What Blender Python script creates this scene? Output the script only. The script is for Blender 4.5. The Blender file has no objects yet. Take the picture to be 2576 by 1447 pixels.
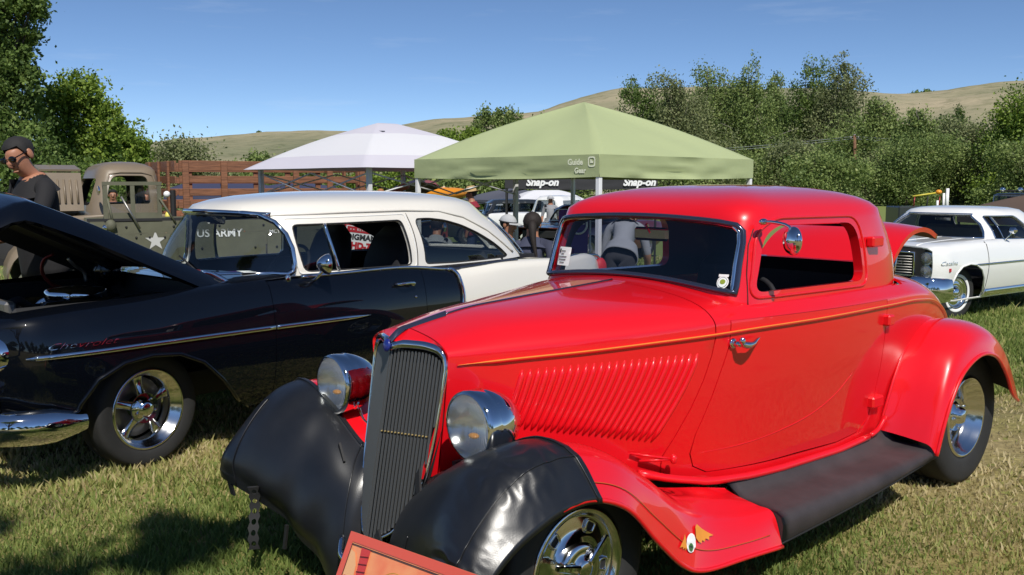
import bpy, math, random
import numpy as np
from mathutils import Vector, Matrix
from mathutils.geometry import delaunay_2d_cdt

SC = bpy.context.scene
COL = SC.collection
rad = math.radians

# ------------------------------------------------------------------ camera, light, exposure
cam_d = bpy.data.cameras.new('camera')
cam_d.sensor_width = 36.0
cam_d.lens = 36.0 * 2360.0 / 2576.0
cam_d.clip_start = 0.05
cam_d.clip_end = 6000.0
cam = bpy.data.objects.new('camera', cam_d)
COL.objects.link(cam)
cam.location = (0.0, 0.0, 1.571)
cam.rotation_euler = (rad(90.0) - 0.1101, 0.0, 0.0)
SC.camera = cam

SUN = Vector((0.20, -0.82, 1.0)).normalized()
SUN_EL = math.asin(SUN.z)
SUN_AZ = math.atan2(SUN.x, SUN.y)          # clockwise from +Y
world = bpy.data.worlds.new('World')
SC.world = world
world.use_nodes = True
wn, wl = world.node_tree.nodes, world.node_tree.links
wn.clear()
w_out = wn.new('ShaderNodeOutputWorld')
w_bg = wn.new('ShaderNodeBackground')
w_sky = wn.new('ShaderNodeTexSky')
w_sky.sky_type = 'NISHITA'
w_sky.sun_disc = False
w_sky.sun_elevation = SUN_EL
w_sky.sun_rotation = SUN_AZ
w_sky.altitude = 1500.0
w_sky.air_density = 0.62
w_sky.dust_density = 0.1
w_sky.ozone_density = 3.0
w_bg.inputs['Strength'].default_value = 0.094
# faint cirrus streaks low in the sky
tc = wn.new('ShaderNodeTexCoord')
mp = wn.new('ShaderNodeMapping')
mp.inputs['Rotation'].default_value = (0.0, rad(-9.0), 0.3)
mp.inputs['Scale'].default_value = (3.0, 3.0, 26.0)
nz = wn.new('ShaderNodeTexNoise')
nz.inputs['Scale'].default_value = 2.3
nz.inputs['Detail'].default_value = 7.0
nz.inputs['Roughness'].default_value = 0.62
rp = wn.new('ShaderNodeValToRGB')
rp.color_ramp.elements[0].position = 0.585
rp.color_ramp.elements[0].color = (0, 0, 0, 1)
rp.color_ramp.elements[1].position = 0.80
rp.color_ramp.elements[1].color = (0.10, 0.10, 0.10, 1)
mx = wn.new('ShaderNodeMixRGB')
mx.inputs['Color2'].default_value = (7.5, 8.0, 8.6, 1)
wl.new(tc.outputs['Generated'], mp.inputs['Vector'])
wl.new(mp.outputs['Vector'], nz.inputs['Vector'])
wl.new(nz.outputs['Fac'], rp.inputs['Fac'])
wl.new(rp.outputs['Color'], mx.inputs['Fac'])
hsv = wn.new('ShaderNodeHueSaturation')
hsv.inputs['Saturation'].default_value = 1.05
wl.new(w_sky.outputs['Color'], hsv.inputs['Color'])
wl.new(hsv.outputs['Color'], mx.inputs['Color1'])
wl.new(mx.outputs['Color'], w_bg.inputs['Color'])
wl.new(w_bg.outputs['Background'], w_out.inputs['Surface'])

sun_d = bpy.data.lights.new('sun', 'SUN')
sun_d.energy = 3.9
sun_d.angle = rad(0.53)
sun_d.color = (1.0, 0.955, 0.88)
sun_o = bpy.data.objects.new('sun', sun_d)
COL.objects.link(sun_o)
sun_o.rotation_euler = SUN.to_track_quat('Z', 'Y').to_euler()
sun_o.location = SUN * 60

SC.view_settings.view_transform = 'Standard'
SC.view_settings.look = 'None'
SC.view_settings.exposure = 0.3
SC.view_settings.gamma = 1.0
SC.view_settings.use_curve_mapping = False
SC.render.engine = 'CYCLES'
SC.cycles.max_bounces = 8
SC.cycles.transparent_max_bounces = 24
SC.cycles.sample_clamp_indirect = 6.0
SC.cycles.use_denoising = True

# ------------------------------------------------------------------ materials
MATS = {}
def node_mat(name):
    m = bpy.data.materials.new(name); m.use_nodes = True
    nt = m.node_tree; nt.nodes.clear()
    out = nt.nodes.new('ShaderNodeOutputMaterial')
    MATS[name] = m
    return m, nt.nodes, nt.links, out

def M(name, col, rough=0.5, metal=0.0, coat=0.0, var=0.0, vscale=6.0, bump=0.0, bscale=40.0, spec=0.5,
      trans=0.0, sheen=0.0, bdist=0.01, stretch=(1, 1, 1), rvar=0.0):
    m, N, L, out = node_mat(name)
    b = N.new('ShaderNodeBsdfPrincipled')
    b.inputs['Base Color'].default_value = (*col, 1)
    b.inputs['Roughness'].default_value = rough
    b.inputs['Metallic'].default_value = metal
    b.inputs['Specular IOR Level'].default_value = spec
    b.inputs['Coat Weight'].default_value = coat
    b.inputs['Coat Roughness'].default_value = 0.015
    b.inputs['Sheen Weight'].default_value = sheen
    L.new(b.outputs[0], out.inputs['Surface'])
    if var > 0 or bump > 0 or rvar > 0:
        t = N.new('ShaderNodeTexCoord'); mpn = N.new('ShaderNodeMapping')
        mpn.inputs['Scale'].default_value = stretch
        L.new(t.outputs['Object'], mpn.inputs['Vector'])
    if var > 0:
        n = N.new('ShaderNodeTexNoise'); n.inputs['Scale'].default_value = vscale
        n.inputs['Detail'].default_value = 6; n.inputs['Roughness'].default_value = 0.6
        L.new(mpn.outputs['Vector'], n.inputs['Vector'])
        r = N.new('ShaderNodeValToRGB')
        r.color_ramp.elements[0].position = 0.3; r.color_ramp.elements[1].position = 0.7
        r.color_ramp.elements[0].color = (*[c * (1 - var) for c in col], 1)
        r.color_ramp.elements[1].color = (*[min(1, c * (1 + var)) for c in col], 1)
        L.new(n.outputs['Fac'], r.inputs['Fac']); L.new(r.outputs['Color'], b.inputs['Base Color'])
    if rvar > 0:
        n3 = N.new('ShaderNodeTexNoise'); n3.inputs['Scale'].default_value = 3.0; n3.inputs['Detail'].default_value = 5
        L.new(mpn.outputs['Vector'], n3.inputs['Vector'])
        mr = N.new('ShaderNodeMapRange'); mr.inputs['To Min'].default_value = max(0, rough - rvar); mr.inputs['To Max'].default_value = rough + rvar
        L.new(n3.outputs['Fac'], mr.inputs['Value']); L.new(mr.outputs['Result'], b.inputs['Roughness'])
    if bump > 0:
        n2 = N.new('ShaderNodeTexNoise'); n2.inputs['Scale'].default_value = bscale; n2.inputs['Detail'].default_value = 4
        L.new(mpn.outputs['Vector'], n2.inputs['Vector'])
        bp = N.new('ShaderNodeBump'); bp.inputs['Strength'].default_value = bump; bp.inputs['Distance'].default_value = bdist
        L.new(n2.outputs['Fac'], bp.inputs['Height']); L.new(bp.outputs['Normal'], b.inputs['Normal'])
        if coat > 0: pass
    if trans > 0:
        tr = N.new('ShaderNodeBsdfTranslucent'); tr.inputs['Color'].default_value = (*col, 1)
        ms = N.new('ShaderNodeMixShader'); ms.inputs[0].default_value = trans
        L.new(b.outputs[0], ms.inputs[1]); L.new(tr.outputs[0], ms.inputs[2]); L.new(ms.outputs[0], out.inputs['Surface'])
    return m

def glass_mat(name, tint, ior=1.45, rough=0.0):
    m, N, L, out = node_mat(name)
    t = N.new('ShaderNodeBsdfTransparent'); t.inputs['Color'].default_value = (*tint, 1)
    g = N.new('ShaderNodeBsdfGlossy'); g.inputs['Roughness'].default_value = rough
    f0 = ((ior - 1) / (ior + 1)) ** 2 * 1.8                      # both faces of the thin sheet
    lw = N.new('ShaderNodeLayerWeight'); lw.inputs['Blend'].default_value = .5
    pw = N.new('ShaderNodeMath'); pw.operation = 'POWER'; pw.inputs[1].default_value = 5.0
    f = N.new('ShaderNodeMath'); f.operation = 'MULTIPLY_ADD'; f.inputs[1].default_value = 1 - f0; f.inputs[2].default_value = f0
    L.new(lw.outputs['Facing'], pw.inputs[0]); L.new(pw.outputs[0], f.inputs[0])
    ms = N.new('ShaderNodeMixShader')
    L.new(f.outputs[0], ms.inputs[0]); L.new(t.outputs[0], ms.inputs[1]); L.new(g.outputs[0], ms.inputs[2])
    L.new(ms.outputs[0], out.inputs['Surface'])
    return m

def leaf_mat(name, dark, light, yellow):
    m, N, L, out = node_mat(name)
    a = N.new('ShaderNodeAttribute'); a.attribute_name = 'tint'
    r = N.new('ShaderNodeValToRGB')
    e = r.color_ramp.elements
    e[0].position = 0.0; e[0].color = (*dark, 1)
    e[1].position = 1.0; e[1].color = (*yellow, 1)
    k = e.new(0.6); k.color = (*light, 1)
    L.new(a.outputs['Fac'], r.inputs['Fac'])
    b = N.new('ShaderNodeBsdfPrincipled'); b.inputs['Roughness'].default_value = 0.55; b.inputs['Specular IOR Level'].default_value = 0.3
    tr = N.new('ShaderNodeBsdfTranslucent'); ms = N.new('ShaderNodeMixShader'); ms.inputs[0].default_value = 0.35
    L.new(r.outputs['Color'], b.inputs['Base Color']); L.new(r.outputs['Color'], tr.inputs['Color'])
    L.new(b.outputs[0], ms.inputs[1]); L.new(tr.outputs[0], ms.inputs[2]); L.new(ms.outputs[0], out.inputs['Surface'])
    return m

RED = M('red_paint', (0.70, 0.0055, 0.012), 0.30, 0, 1.0, spec=0.3)
BLACK = M('black_paint', (0.0018, 0.0026, 0.005), 0.35, 0, 1.0, spec=0.05)
CREAM = M('cream_paint', (0.74, 0.71, 0.64), 0.3, 0, 1.0)
WHITE = M('white_paint', (0.80, 0.80, 0.78), 0.3, 0, 1.0)
CHROME = M('chrome', (0.72, 0.73, 0.75), 0.04, 1.0)
ALU = M('polished_aluminium', (0.70, 0.70, 0.69), 0.12, 1.0, rvar=0.05)
DARKCHROME = M('sky_tinted_chrome', (0.05, 0.06, 0.10), 0.15, 0.6, 0.6)  # chrome with the dark blue of the reflected sky put into its colour
RUBBER = M('rubber', (0.018, 0.018, 0.018), 0.75, bump=0.2, bscale=90, bdist=0.004, var=0.25)
BLACKMATTE = M('black_matte', (0.012, 0.012, 0.013), 0.7)
INTERIOR = M('dark_interior', (0.012, 0.012, 0.015), 0.65, var=0.3)
MATBOARD = M('ribbed_mat', (0.035, 0.028, 0.030), 0.62, var=0.35, vscale=5, bump=0.25, bscale=150, bdist=0.002)
ORANGE = M('orange_stripe', (0.75, 0.20, 0.02), 0.35, 0, 0.8)
GOLD = M('gold_bead', (0.65, 0.50, 0.22), 0.35, 0.8)
GRILLE = M('grille_grey', (0.11, 0.115, 0.12), 0.42, 0.4)
BLUE = M('blue_enamel', (0.01, 0.02, 0.18), 0.3, 0, 0.8)
AMBER = M('amber', (0.8, 0.30, 0.02), 0.3)
WHITEP = M('white_plain', (0.80, 0.80, 0.80), 0.6)
PAPER = M('paper', (0.78, 0.82, 0.80), 0.7)
INK = M('ink', (0.03, 0.03, 0.035), 0.7)
REDP = M('red_print', (0.50, 0.02, 0.03), 0.6)
PURPLE = M('purple_cloth', (0.09, 0.03, 0.22), 0.7)
GLASS_TINT = glass_mat('tinted_glass', (0.50, 0.52, 0.58), 1.42)
GLASS_CLEAR = glass_mat('clear_glass', (0.80, 0.84, 0.84), 1.5)
GLASS_GREY = glass_mat('grey_glass', (0.55, 0.58, 0.58), 1.5)
OLIVE = M('olive_drab', (0.105, 0.105, 0.068), 0.7, var=0.18, vscale=4)
BROWN = M('brown_truck_paint', (0.20, 0.155, 0.105), 0.42, 0, 0.25, var=0.08, vscale=3)
WOOD = M('stained_wood', (0.205, 0.088, 0.044), 0.65, var=0.45, vscale=3.5, bump=0.3, bscale=20, stretch=(1, 1, 14), bdist=0.004)
WOODH = M('stained_wood_long', (0.205, 0.088, 0.044), 0.65, var=0.45, vscale=3.5, bump=0.3, bscale=20, stretch=(1, 14, 14), bdist=0.004)

# ------------------------------------------------------------------ object helpers
def link(o, parent=None):
    COL.objects.link(o)
    if parent is not None: o.parent = parent
    return o

def thing(name, label, cat, loc=(0, 0, 0), rz=0.0, group=None):
    o = bpy.data.objects.new(name, None)
    o.empty_display_size = 0.2
    link(o); o.location = loc; o.rotation_euler = (0, 0, rz)
    o['label'] = label; o['category'] = cat
    if group: o['group'] = group
    return o

def tag(o, label, cat, group=None):
    o['label'] = label; o['category'] = cat
    if group: o['group'] = group
    return o

def mesh(name, V, F, mat, parent=None, smooth=True, mats=None, fm=None):
    me = bpy.data.meshes.new(name)
    me.from_pydata([tuple(map(float, v)) for v in V], [], [tuple(int(i) for i in f) for f in F])
    for mm in (mats or [mat]): me.materials.append(mm)
    if fm is not None: me.polygons.foreach_set('material_index', np.asarray(fm, dtype=np.int32))
    if smooth: me.polygons.foreach_set('use_smooth', np.ones(len(me.polygons), dtype=bool))
    me.update()
    return link(bpy.data.objects.new(name, me), parent)

def dup_mesh(name, me, parent=None, loc=(0, 0, 0), rot=(0, 0, 0), scale=(1, 1, 1)):
    o = bpy.data.objects.new(name, me); link(o, parent)
    o.location = loc; o.rotation_euler = rot; o.scale = scale
    return o

def copy_thing(root, loc, rz, label=None, group=None):
    r = root.copy(); COL.objects.link(r); r.location = loc; r.rotation_euler = (0, 0, rz)
    if label: r['label'] = label
    if group: r['group'] = group
    for ch in list(root.children):
        c = ch.copy(); COL.objects.link(c); c.parent = r
        for g in list(ch.children):
            d = g.copy(); COL.objects.link(d); d.parent = c
    return r

class MB:
    """collects several shapes into one mesh"""
    def __init__(s): s.V = []; s.F = []
    def add(s, V, F):
        o = len(s.V); s.V.extend([tuple(v) for v in V]); s.F.extend([tuple(i + o for i in f) for f in F]); return s
    def build(s, name, mat, parent=None, smooth=False, **k): return mesh(name, s.V, s.F, mat, parent, smooth, **k)

def box(c, size, R=None, bev=0.0):
    """bevelled box as V, F (bev chamfers all edges)"""
    hx, hy, hz = [s / 2 for s in size]
    if bev <= 0:
        V = [(x, y, z) for x in (-hx, hx) for y in (-hy, hy) for z in (-hz, hz)]
        F = [(0, 1, 3, 2), (4, 6, 7, 5), (0, 4, 5, 1), (2, 3, 7, 6), (0, 2, 6, 4), (1, 5, 7, 3)]
    else:
        b = min(bev, hx * .95, hy * .95, hz * .95)
        V = []; idx = {}
        for sx in (-1, 1):
            for sy in (-1, 1):
                for sz in (-1, 1):
                    for a in range(3):
                        p = [sx * (hx - b), sy * (hy - b), sz * (hz - b)]
                        p[a] = (sx * hx, sy * hy, sz * hz)[a]
                        idx[(sx, sy, sz, a)] = len(V); V.append(tuple(p))
        F = []
        for a in range(3):
            o1, o2 = [(1, 2), (2, 0), (0, 1)][a]
            for s in (-1, 1):
                q = []
                for (u, v) in ((-1, -1), (1, -1), (1, 1), (-1, 1)):
                    k = [0, 0, 0]; k[a] = s; k[o1] = u; k[o2] = v
                    q.append(idx[(k[0], k[1], k[2], a)])
                F.append(q if s > 0 else q[::-1])
        for a in range(3):
            o1, o2 = [(1, 2), (2, 0), (0, 1)][a]
            for u in (-1, 1):
                for v in (-1, 1):
                    q = []
                    for (s, ax) in ((-1, o1), (1, o1), (1, o2), (-1, o2)):
                        k = [0, 0, 0]; k[a] = s; k[o1] = u; k[o2] = v
                        q.append(idx[(k[0], k[1], k[2], ax)])
                    F.append(q if u * v < 0 else q[::-1])
        for sx in (-1, 1):
            for sy in (-1, 1):
                for sz in (-1, 1):
                    q = [idx[(sx, sy, sz, a)] for a in range(3)]
                    F.append(q if sx * sy * sz > 0 else q[::-1])
    V = np.array(V, float)
    if R is not None: V = V @ np.array(R).T
    return V + np.array(c), F

def rotm(axis, ang): return np.array(Matrix.Rotation(ang, 3, axis))

def resample(P, n):
    P = np.asarray(P, float); d = np.r_[0, np.cumsum(np.linalg.norm(np.diff(P, axis=0), axis=1))]
    return hermite(d, P, np.linspace(0, d[-1], n))

def hermite(xs, P, x):
    xs = np.asarray(xs, float); P = np.asarray(P, float); x = np.atleast_1d(np.asarray(x, float))
    n = len(xs); h = np.diff(xs); sl = (P[1:] - P[:-1]) / h.reshape((-1,) + (1,) * (P.ndim - 1))
    T = np.empty_like(P); T[0] = sl[0]; T[-1] = sl[-1]
    for i in range(1, n - 1): T[i] = (sl[i] * h[i - 1] + sl[i - 1] * h[i]) / (h[i] + h[i - 1])
    i = np.clip(np.searchsorted(xs, x, side='right') - 1, 0, n - 2)
    s = (1,) * (P.ndim - 1)
    hh = h[i].reshape((-1,) + s); t = np.clip((x - xs[i]) / h[i], 0, 1).reshape((-1,) + s)
    t2, t3 = t * t, t * t * t
    return (2 * t3 - 3 * t2 + 1) * P[i] + (t3 - 2 * t2 + t) * hh * T[i] + (-2 * t3 + 3 * t2) * P[i + 1] + (t3 - t2) * hh * T[i + 1]

def tube(P, r, n=8, closed=False, caps=True, flat=1.0, up=(0, 0, 1)):
    """round bar along points; r may be a list; flat squeezes it along 'up'"""
    P = np.asarray(P, float); m = len(P)
    R = np.broadcast_to(np.asarray(r, float), (m,))
    T = np.empty_like(P)
    if closed: T = np.roll(P, -1, 0) - np.roll(P, 1, 0)
    else:
        T[1:-1] = P[2:] - P[:-2]; T[0] = P[1] - P[0]; T[-1] = P[-1] - P[-2]
    T /= np.linalg.norm(T, axis=1, keepdims=True) + 1e-12
    a = np.array(up, float)
    if abs(T[0] @ a) > 0.95: a = np.array([1.0, 0, 0]) if abs(T[0][0]) < .9 else np.array([0, 1.0, 0])
    V = []
    for i in range(m):
        a = a - T[i] * (a @ T[i]); a /= np.linalg.norm(a) + 1e-12
        b = np.cross(T[i], a)
        for k in range(n):
            th = 2 * math.pi * k / n
            V.append(P[i] + R[i] * (math.cos(th) * a * flat + math.sin(th) * b))
    F = []
    for i in range(m if closed else m - 1):
        j = (i + 1) % m
        for k in range(n):
            l = (k + 1) % n
            F.append((i * n + k, i * n + l, j * n + l, j * n + k))
    if caps and not closed:
        F.append(tuple(range(n))[::-1]); F.append(tuple((m - 1) * n + k for k in range(n)))
    return V, F

def lathe(prof, n=32, axis='Y', ang0=0.0, ang1=2 * math.pi):
    """prof: (radius, height along axis)"""
    full = abs(ang1 - ang0 - 2 * math.pi) < 1e-6
    m = len(prof); V = []; k = n if full else n + 1
    for i in range(k):
        th = ang0 + (ang1 - ang0) * i / n
        c, s = math.cos(th), math.sin(th)
        for r, h in prof:
            V.append({'Y': (r * c, h, r * s), 'Z': (r * c, r * s, h), 'X': (h, r * c, r * s)}[axis])
    F = []
    for i in range(n):
        j = (i + 1) % k
        for a in range(m - 1):
            q = (i * m + a, i * m + a + 1, j * m + a + 1, j * m + a)
            F.append(q if axis != 'Y' else q[::-1])
    return V, F

def place(V, R=None, t=(0, 0, 0)):
    V = np.asarray(V, float)
    if R is not None: V = V @ np.asarray(R).T
    return V + np.asarray(t, float)

def gridF(nu, nv, cu=False, cv=False, flip=False):
    F = []
    for i in range(nu if cu else nu - 1):
        for j in range(nv if cv else nv - 1):
            a, b, c, d = i * nv + j, ((i + 1) % nu) * nv + j, ((i + 1) % nu) * nv + (j + 1) % nv, i * nv + (j + 1) % nv
            F.append((a, d, c, b) if flip else (a, b, c, d))
    return F

def ellipsoid(c, r, nu=14, nv=9, R=None):
    V = []
    for i in range(nu):
        th = 2 * math.pi * i / nu
        for j in range(nv):
            ph = -math.pi / 2 + math.pi * (j + .02) / (nv - 1 + .04)
            V.append((r[0] * math.cos(ph) * math.cos(th), r[1] * math.cos(ph) * math.sin(th), r[2] * math.sin(ph)))
    return place(V, R, c), gridF(nu, nv, cu=True)

def inside(poly, P):
    poly = np.asarray(poly); x, y = P[:, 0], P[:, 1]; c = np.zeros(len(P), bool)
    a = poly; b = np.roll(poly, -1, 0)
    for (x0, y0), (x1, y1) in zip(a, b):
        if y0 == y1: continue
        hit = ((y0 > y) != (y1 > y)) & (x < (x1 - x0) * (y - y0) / (y1 - y0) + x0)
        c ^= hit
    return c

def densify(poly, d, closed=True):
    poly = np.asarray(poly, float); out = []
    q = np.roll(poly, -1, 0) if closed else poly[1:]
    for a, b in zip(poly, q):
        k = max(1, int(math.ceil(np.linalg.norm(b - a) / d)))
        for i in range(k): out.append(a + (b - a) * i / k)
    if not closed: out.append(poly[-1])
    return np.array(out)

def smooth_poly(pts, n=60):
    """closed smooth curve through points"""
    P = np.asarray(pts, float); m = len(P)
    Q = np.vstack([P[-2:], P, P[:3]])
    d = np.r_[0, np.cumsum(np.linalg.norm(np.diff(Q, axis=0), axis=1))]
    return hermite(d, Q, np.linspace(d[2], d[m + 2], n, endpoint=False))

def round_poly(pts, r, k=5):
    """polygon with rounded corners; r a number or per-corner list"""
    P = np.asarray(pts, float); n = len(P); out = []
    for i in range(n):
        ri = r[i] if isinstance(r, (list, tuple)) else r
        a, b, c = P[i - 1], P[i], P[(i + 1) % n]
        u, v = a - b, c - b; lu, lv = np.linalg.norm(u), np.linalg.norm(v)
        if ri <= 0: out.append(b); continue
        e = min(ri, lu * .48, lv * .48)
        p, q = b + u / lu * e, b + v / lv * e
        for t in np.linspace(0, 1, k):
            out.append((1 - t) ** 2 * p + 2 * t * (1 - t) * b + t * t * q)
    return np.array(out)

def cdt(outline, holes=(), d=0.05, grid=True, dv=None):
    """triangulate an outline with holes; returns 2-D points and triangles (counter-clockwise)"""
    dv = dv or d
    loops = [densify(outline, d)] + [densify(h, d) for h in holes]
    pts = []; edges = []
    for lp in loops:
        o = len(pts); pts.extend(map(tuple, lp)); n = len(lp)
        edges += [(o + i, o + (i + 1) % n) for i in range(n)]
    allb = np.array(pts)
    if grid:
        lo, hi = allb.min(0), allb.max(0)
        gx = np.arange(lo[0] + d * .5, hi[0], d); gy = np.arange(lo[1] + dv * .5, hi[1], dv)
        G = np.array([(x + (.25 * d if j % 2 else -.25 * d), y) for j, y in enumerate(gy) for x in gx]) if len(gx) and len(gy) else np.zeros((0, 2))
        if len(G):
            ok = inside(loops[0], G)
            for h in loops[1:]: ok &= ~inside(h, G)
            G = G[ok]
            if len(G):
                keep = np.ones(len(G), bool)
                for s in range(0, len(G), 500):
                    dd = ((G[s:s + 500, None, :] - allb[None]) ** 2).sum(2).min(1)
                    keep[s:s + 500] = dd > (0.38 * min(d, dv)) ** 2
                G = G[keep]
            pts += [tuple(g) for g in G]
    r = delaunay_2d_cdt([Vector(p) for p in pts], edges, [], 0, 1e-6)
    P = np.array([tuple(v) for v in r[0]]); T = np.array([f for f in r[2] if len(f) == 3])
    c = P[T].mean(1); ok = inside(loops[0], c)
    for h in loops[1:]: ok &= ~inside(h, c)
    T = T[ok]
    a, b, cc = P[T[:, 0]], P[T[:, 1]], P[T[:, 2]]
    cr = (b[:, 0] - a[:, 0]) * (cc[:, 1] - a[:, 1]) - (b[:, 1] - a[:, 1]) * (cc[:, 0] - a[:, 0])
    T[cr < 0] = T[cr < 0][:, ::-1]
    return P, T

def solid(o, t, inner=None, rim=0):
    """give a shell thickness inwards"""
    md = o.modifiers.new('thickness', 'SOLIDIFY'); md.thickness = t; md.offset = -1
    md.use_even_offset = False
    sharp_rim(o)
    if inner is not None:
        o.data.materials.append(inner); md.material_offset = len(o.data.materials) - 1; md.material_offset_rim = rim
    return o

def sharp_rim(o):
    me = o.data; cnt = np.zeros(len(me.edges), np.int32)
    ei = np.zeros(len(me.loops), np.int32); me.loops.foreach_get('edge_index', ei); np.add.at(cnt, ei, 1)
    at = me.attributes.get('sharp_edge') or me.attributes.new('sharp_edge', 'BOOLEAN', 'EDGE')
    at.data.foreach_set('value', cnt == 1)

def mirror_y(V, F): return [(v[0], -v[1], v[2]) for v in V], [tuple(f[::-1]) for f in F]

def text_mesh(s, size, shear=0.0, bold=0.0, depth=0.0, align='CENTER'):
    cu = bpy.data.curves.new('txt', 'FONT'); cu.body = s; cu.size = size; cu.align_x = align; cu.align_y = 'CENTER'
    cu.shear = shear; cu.offset = bold; cu.extrude = depth; cu.resolution_u = 3
    o = bpy.data.objects.new('txt', cu); COL.objects.link(o)
    dg = bpy.context.evaluated_depsgraph_get()
    me = bpy.data.meshes.new_from_object(o.evaluated_get(dg))
    V = np.array([tuple(v.co) for v in me.vertices]); F = [tuple(p.vertices) for p in me.polygons]
    bpy.data.objects.remove(o); bpy.data.curves.remove(cu); bpy.data.meshes.remove(me)
    return V, F

def text_on(name, s, size, mat, parent, o, ux, uy, n_off=0.003, **k):
    """flat lettering laid on a plane: origin o, reading direction ux, up uy"""
    V, F = text_mesh(s, size, **k)
    o, ux, uy = np.array(o, float), np.array(ux, float), np.array(uy, float)
    ux /= np.linalg.norm(ux); nn = np.cross(ux, uy); nn /= np.linalg.norm(nn); uy = np.cross(nn, ux)
    W = o + V[:, :1] * ux + V[:, 1:2] * uy + nn * (n_off + V[:, 2:3])
    return mesh(name, W, F, mat, parent, smooth=False)

class Body:
    """lofted car body: stations along x, each a list of (y, z) from sill up and over to the centre line"""
    def __init__(s, st):
        st = sorted(st, key=lambda a: a[0])
        s.xs = np.array([a[0] for a in st]); s.P = np.array([a[1] for a in st], float); s.n = s.P.shape[1]
        s.sc = 0.16
    def __call__(s, uv):
        """uv: x and scaled section parameter; negative parameter folds to the other side"""
        uv = np.asarray(uv, float); C = hermite(s.xs, s.P, uv[:, 0])
        v = np.clip(uv[:, 1] / s.sc, 0, s.n - 1)
        i = np.clip(v.astype(int), 0, s.n - 2); t = (v - i)[:, None]; r = np.arange(len(uv))
        p1, p2 = C[r, i], C[r, i + 1]
        p0 = np.where((i > 0)[:, None], C[r, np.maximum(i - 1, 0)], 2 * p1 - p2)
        mirror = p1 * np.array([-1, 1])
        p3 = np.where((i < s.n - 2)[:, None], C[r, np.minimum(i + 2, s.n - 1)], mirror)
        q = .5 * (2 * p1 + (p2 - p0) * t + (2 * p0 - 5 * p1 + 4 * p2 - p3) * t * t + (3 * p1 - p0 - 3 * p2 + p3) * t ** 3)
        return np.c_[uv[:, 0], q]
    def at(s, x, z):
        """section parameter where the side reaches height z at station x"""
        v = np.linspace(0, (s.n - 1) * s.sc, 160)
        q = s(np.c_[np.full(160, x), v])[:, 2]
        k = np.argmax(q >= z) if (q >= z).any() else len(q) - 1
        if k == 0: return v[0]
        t = (z - q[k - 1]) / (q[k] - q[k - 1] + 1e-9)
        return v[k - 1] + t * (v[k] - v[k - 1])
    def uv(s, pts): return np.array([(x, s.at(x, z)) for x, z in pts])
    def on(s, pts, off=0.0):
        """points on the side at (x, z), pushed outward by off"""
        u = s.uv(pts); P = s(u)
        if off:
            e = 1e-3
            n = np.cross(s(u + [e, 0]) - s(u - [e, 0]), s(u + [0, e]) - s(u - [0, e])); n /= np.linalg.norm(n, axis=1, keepdims=True)
            n[n[:, 1] < 0] *= -1
            P = P + n * off
        return P
    def vmax(s): return (s.n - 1) * s.sc

def both(name, P2, T, fn, mat, parent, flip=False, sides=(1, -1), off=0.0, smooth=True):
    """map a triangulated patch through a surface, and its mirror image"""
    mb = MB(); V = fn(P2)
    T2 = [tuple(t[::-1]) if flip else tuple(t) for t in T]
    if 1 in sides: mb.add(V, T2)
    if -1 in sides:
        a, b = mirror_y(V, T2); mb.add(a, b)
    o = mb.build(name, mat, parent, smooth=smooth)
    if len(sides) == 2:
        import bmesh
        bm = bmesh.new(); bm.from_mesh(o.data)
        mid = [v for v in bm.verts if abs(v.co.y) < 1e-4]
        bmesh.ops.remove_doubles(bm, verts=mid, dist=1e-4); bm.to_mesh(o.data); bm.free(); o.data.update()
    return o

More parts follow.
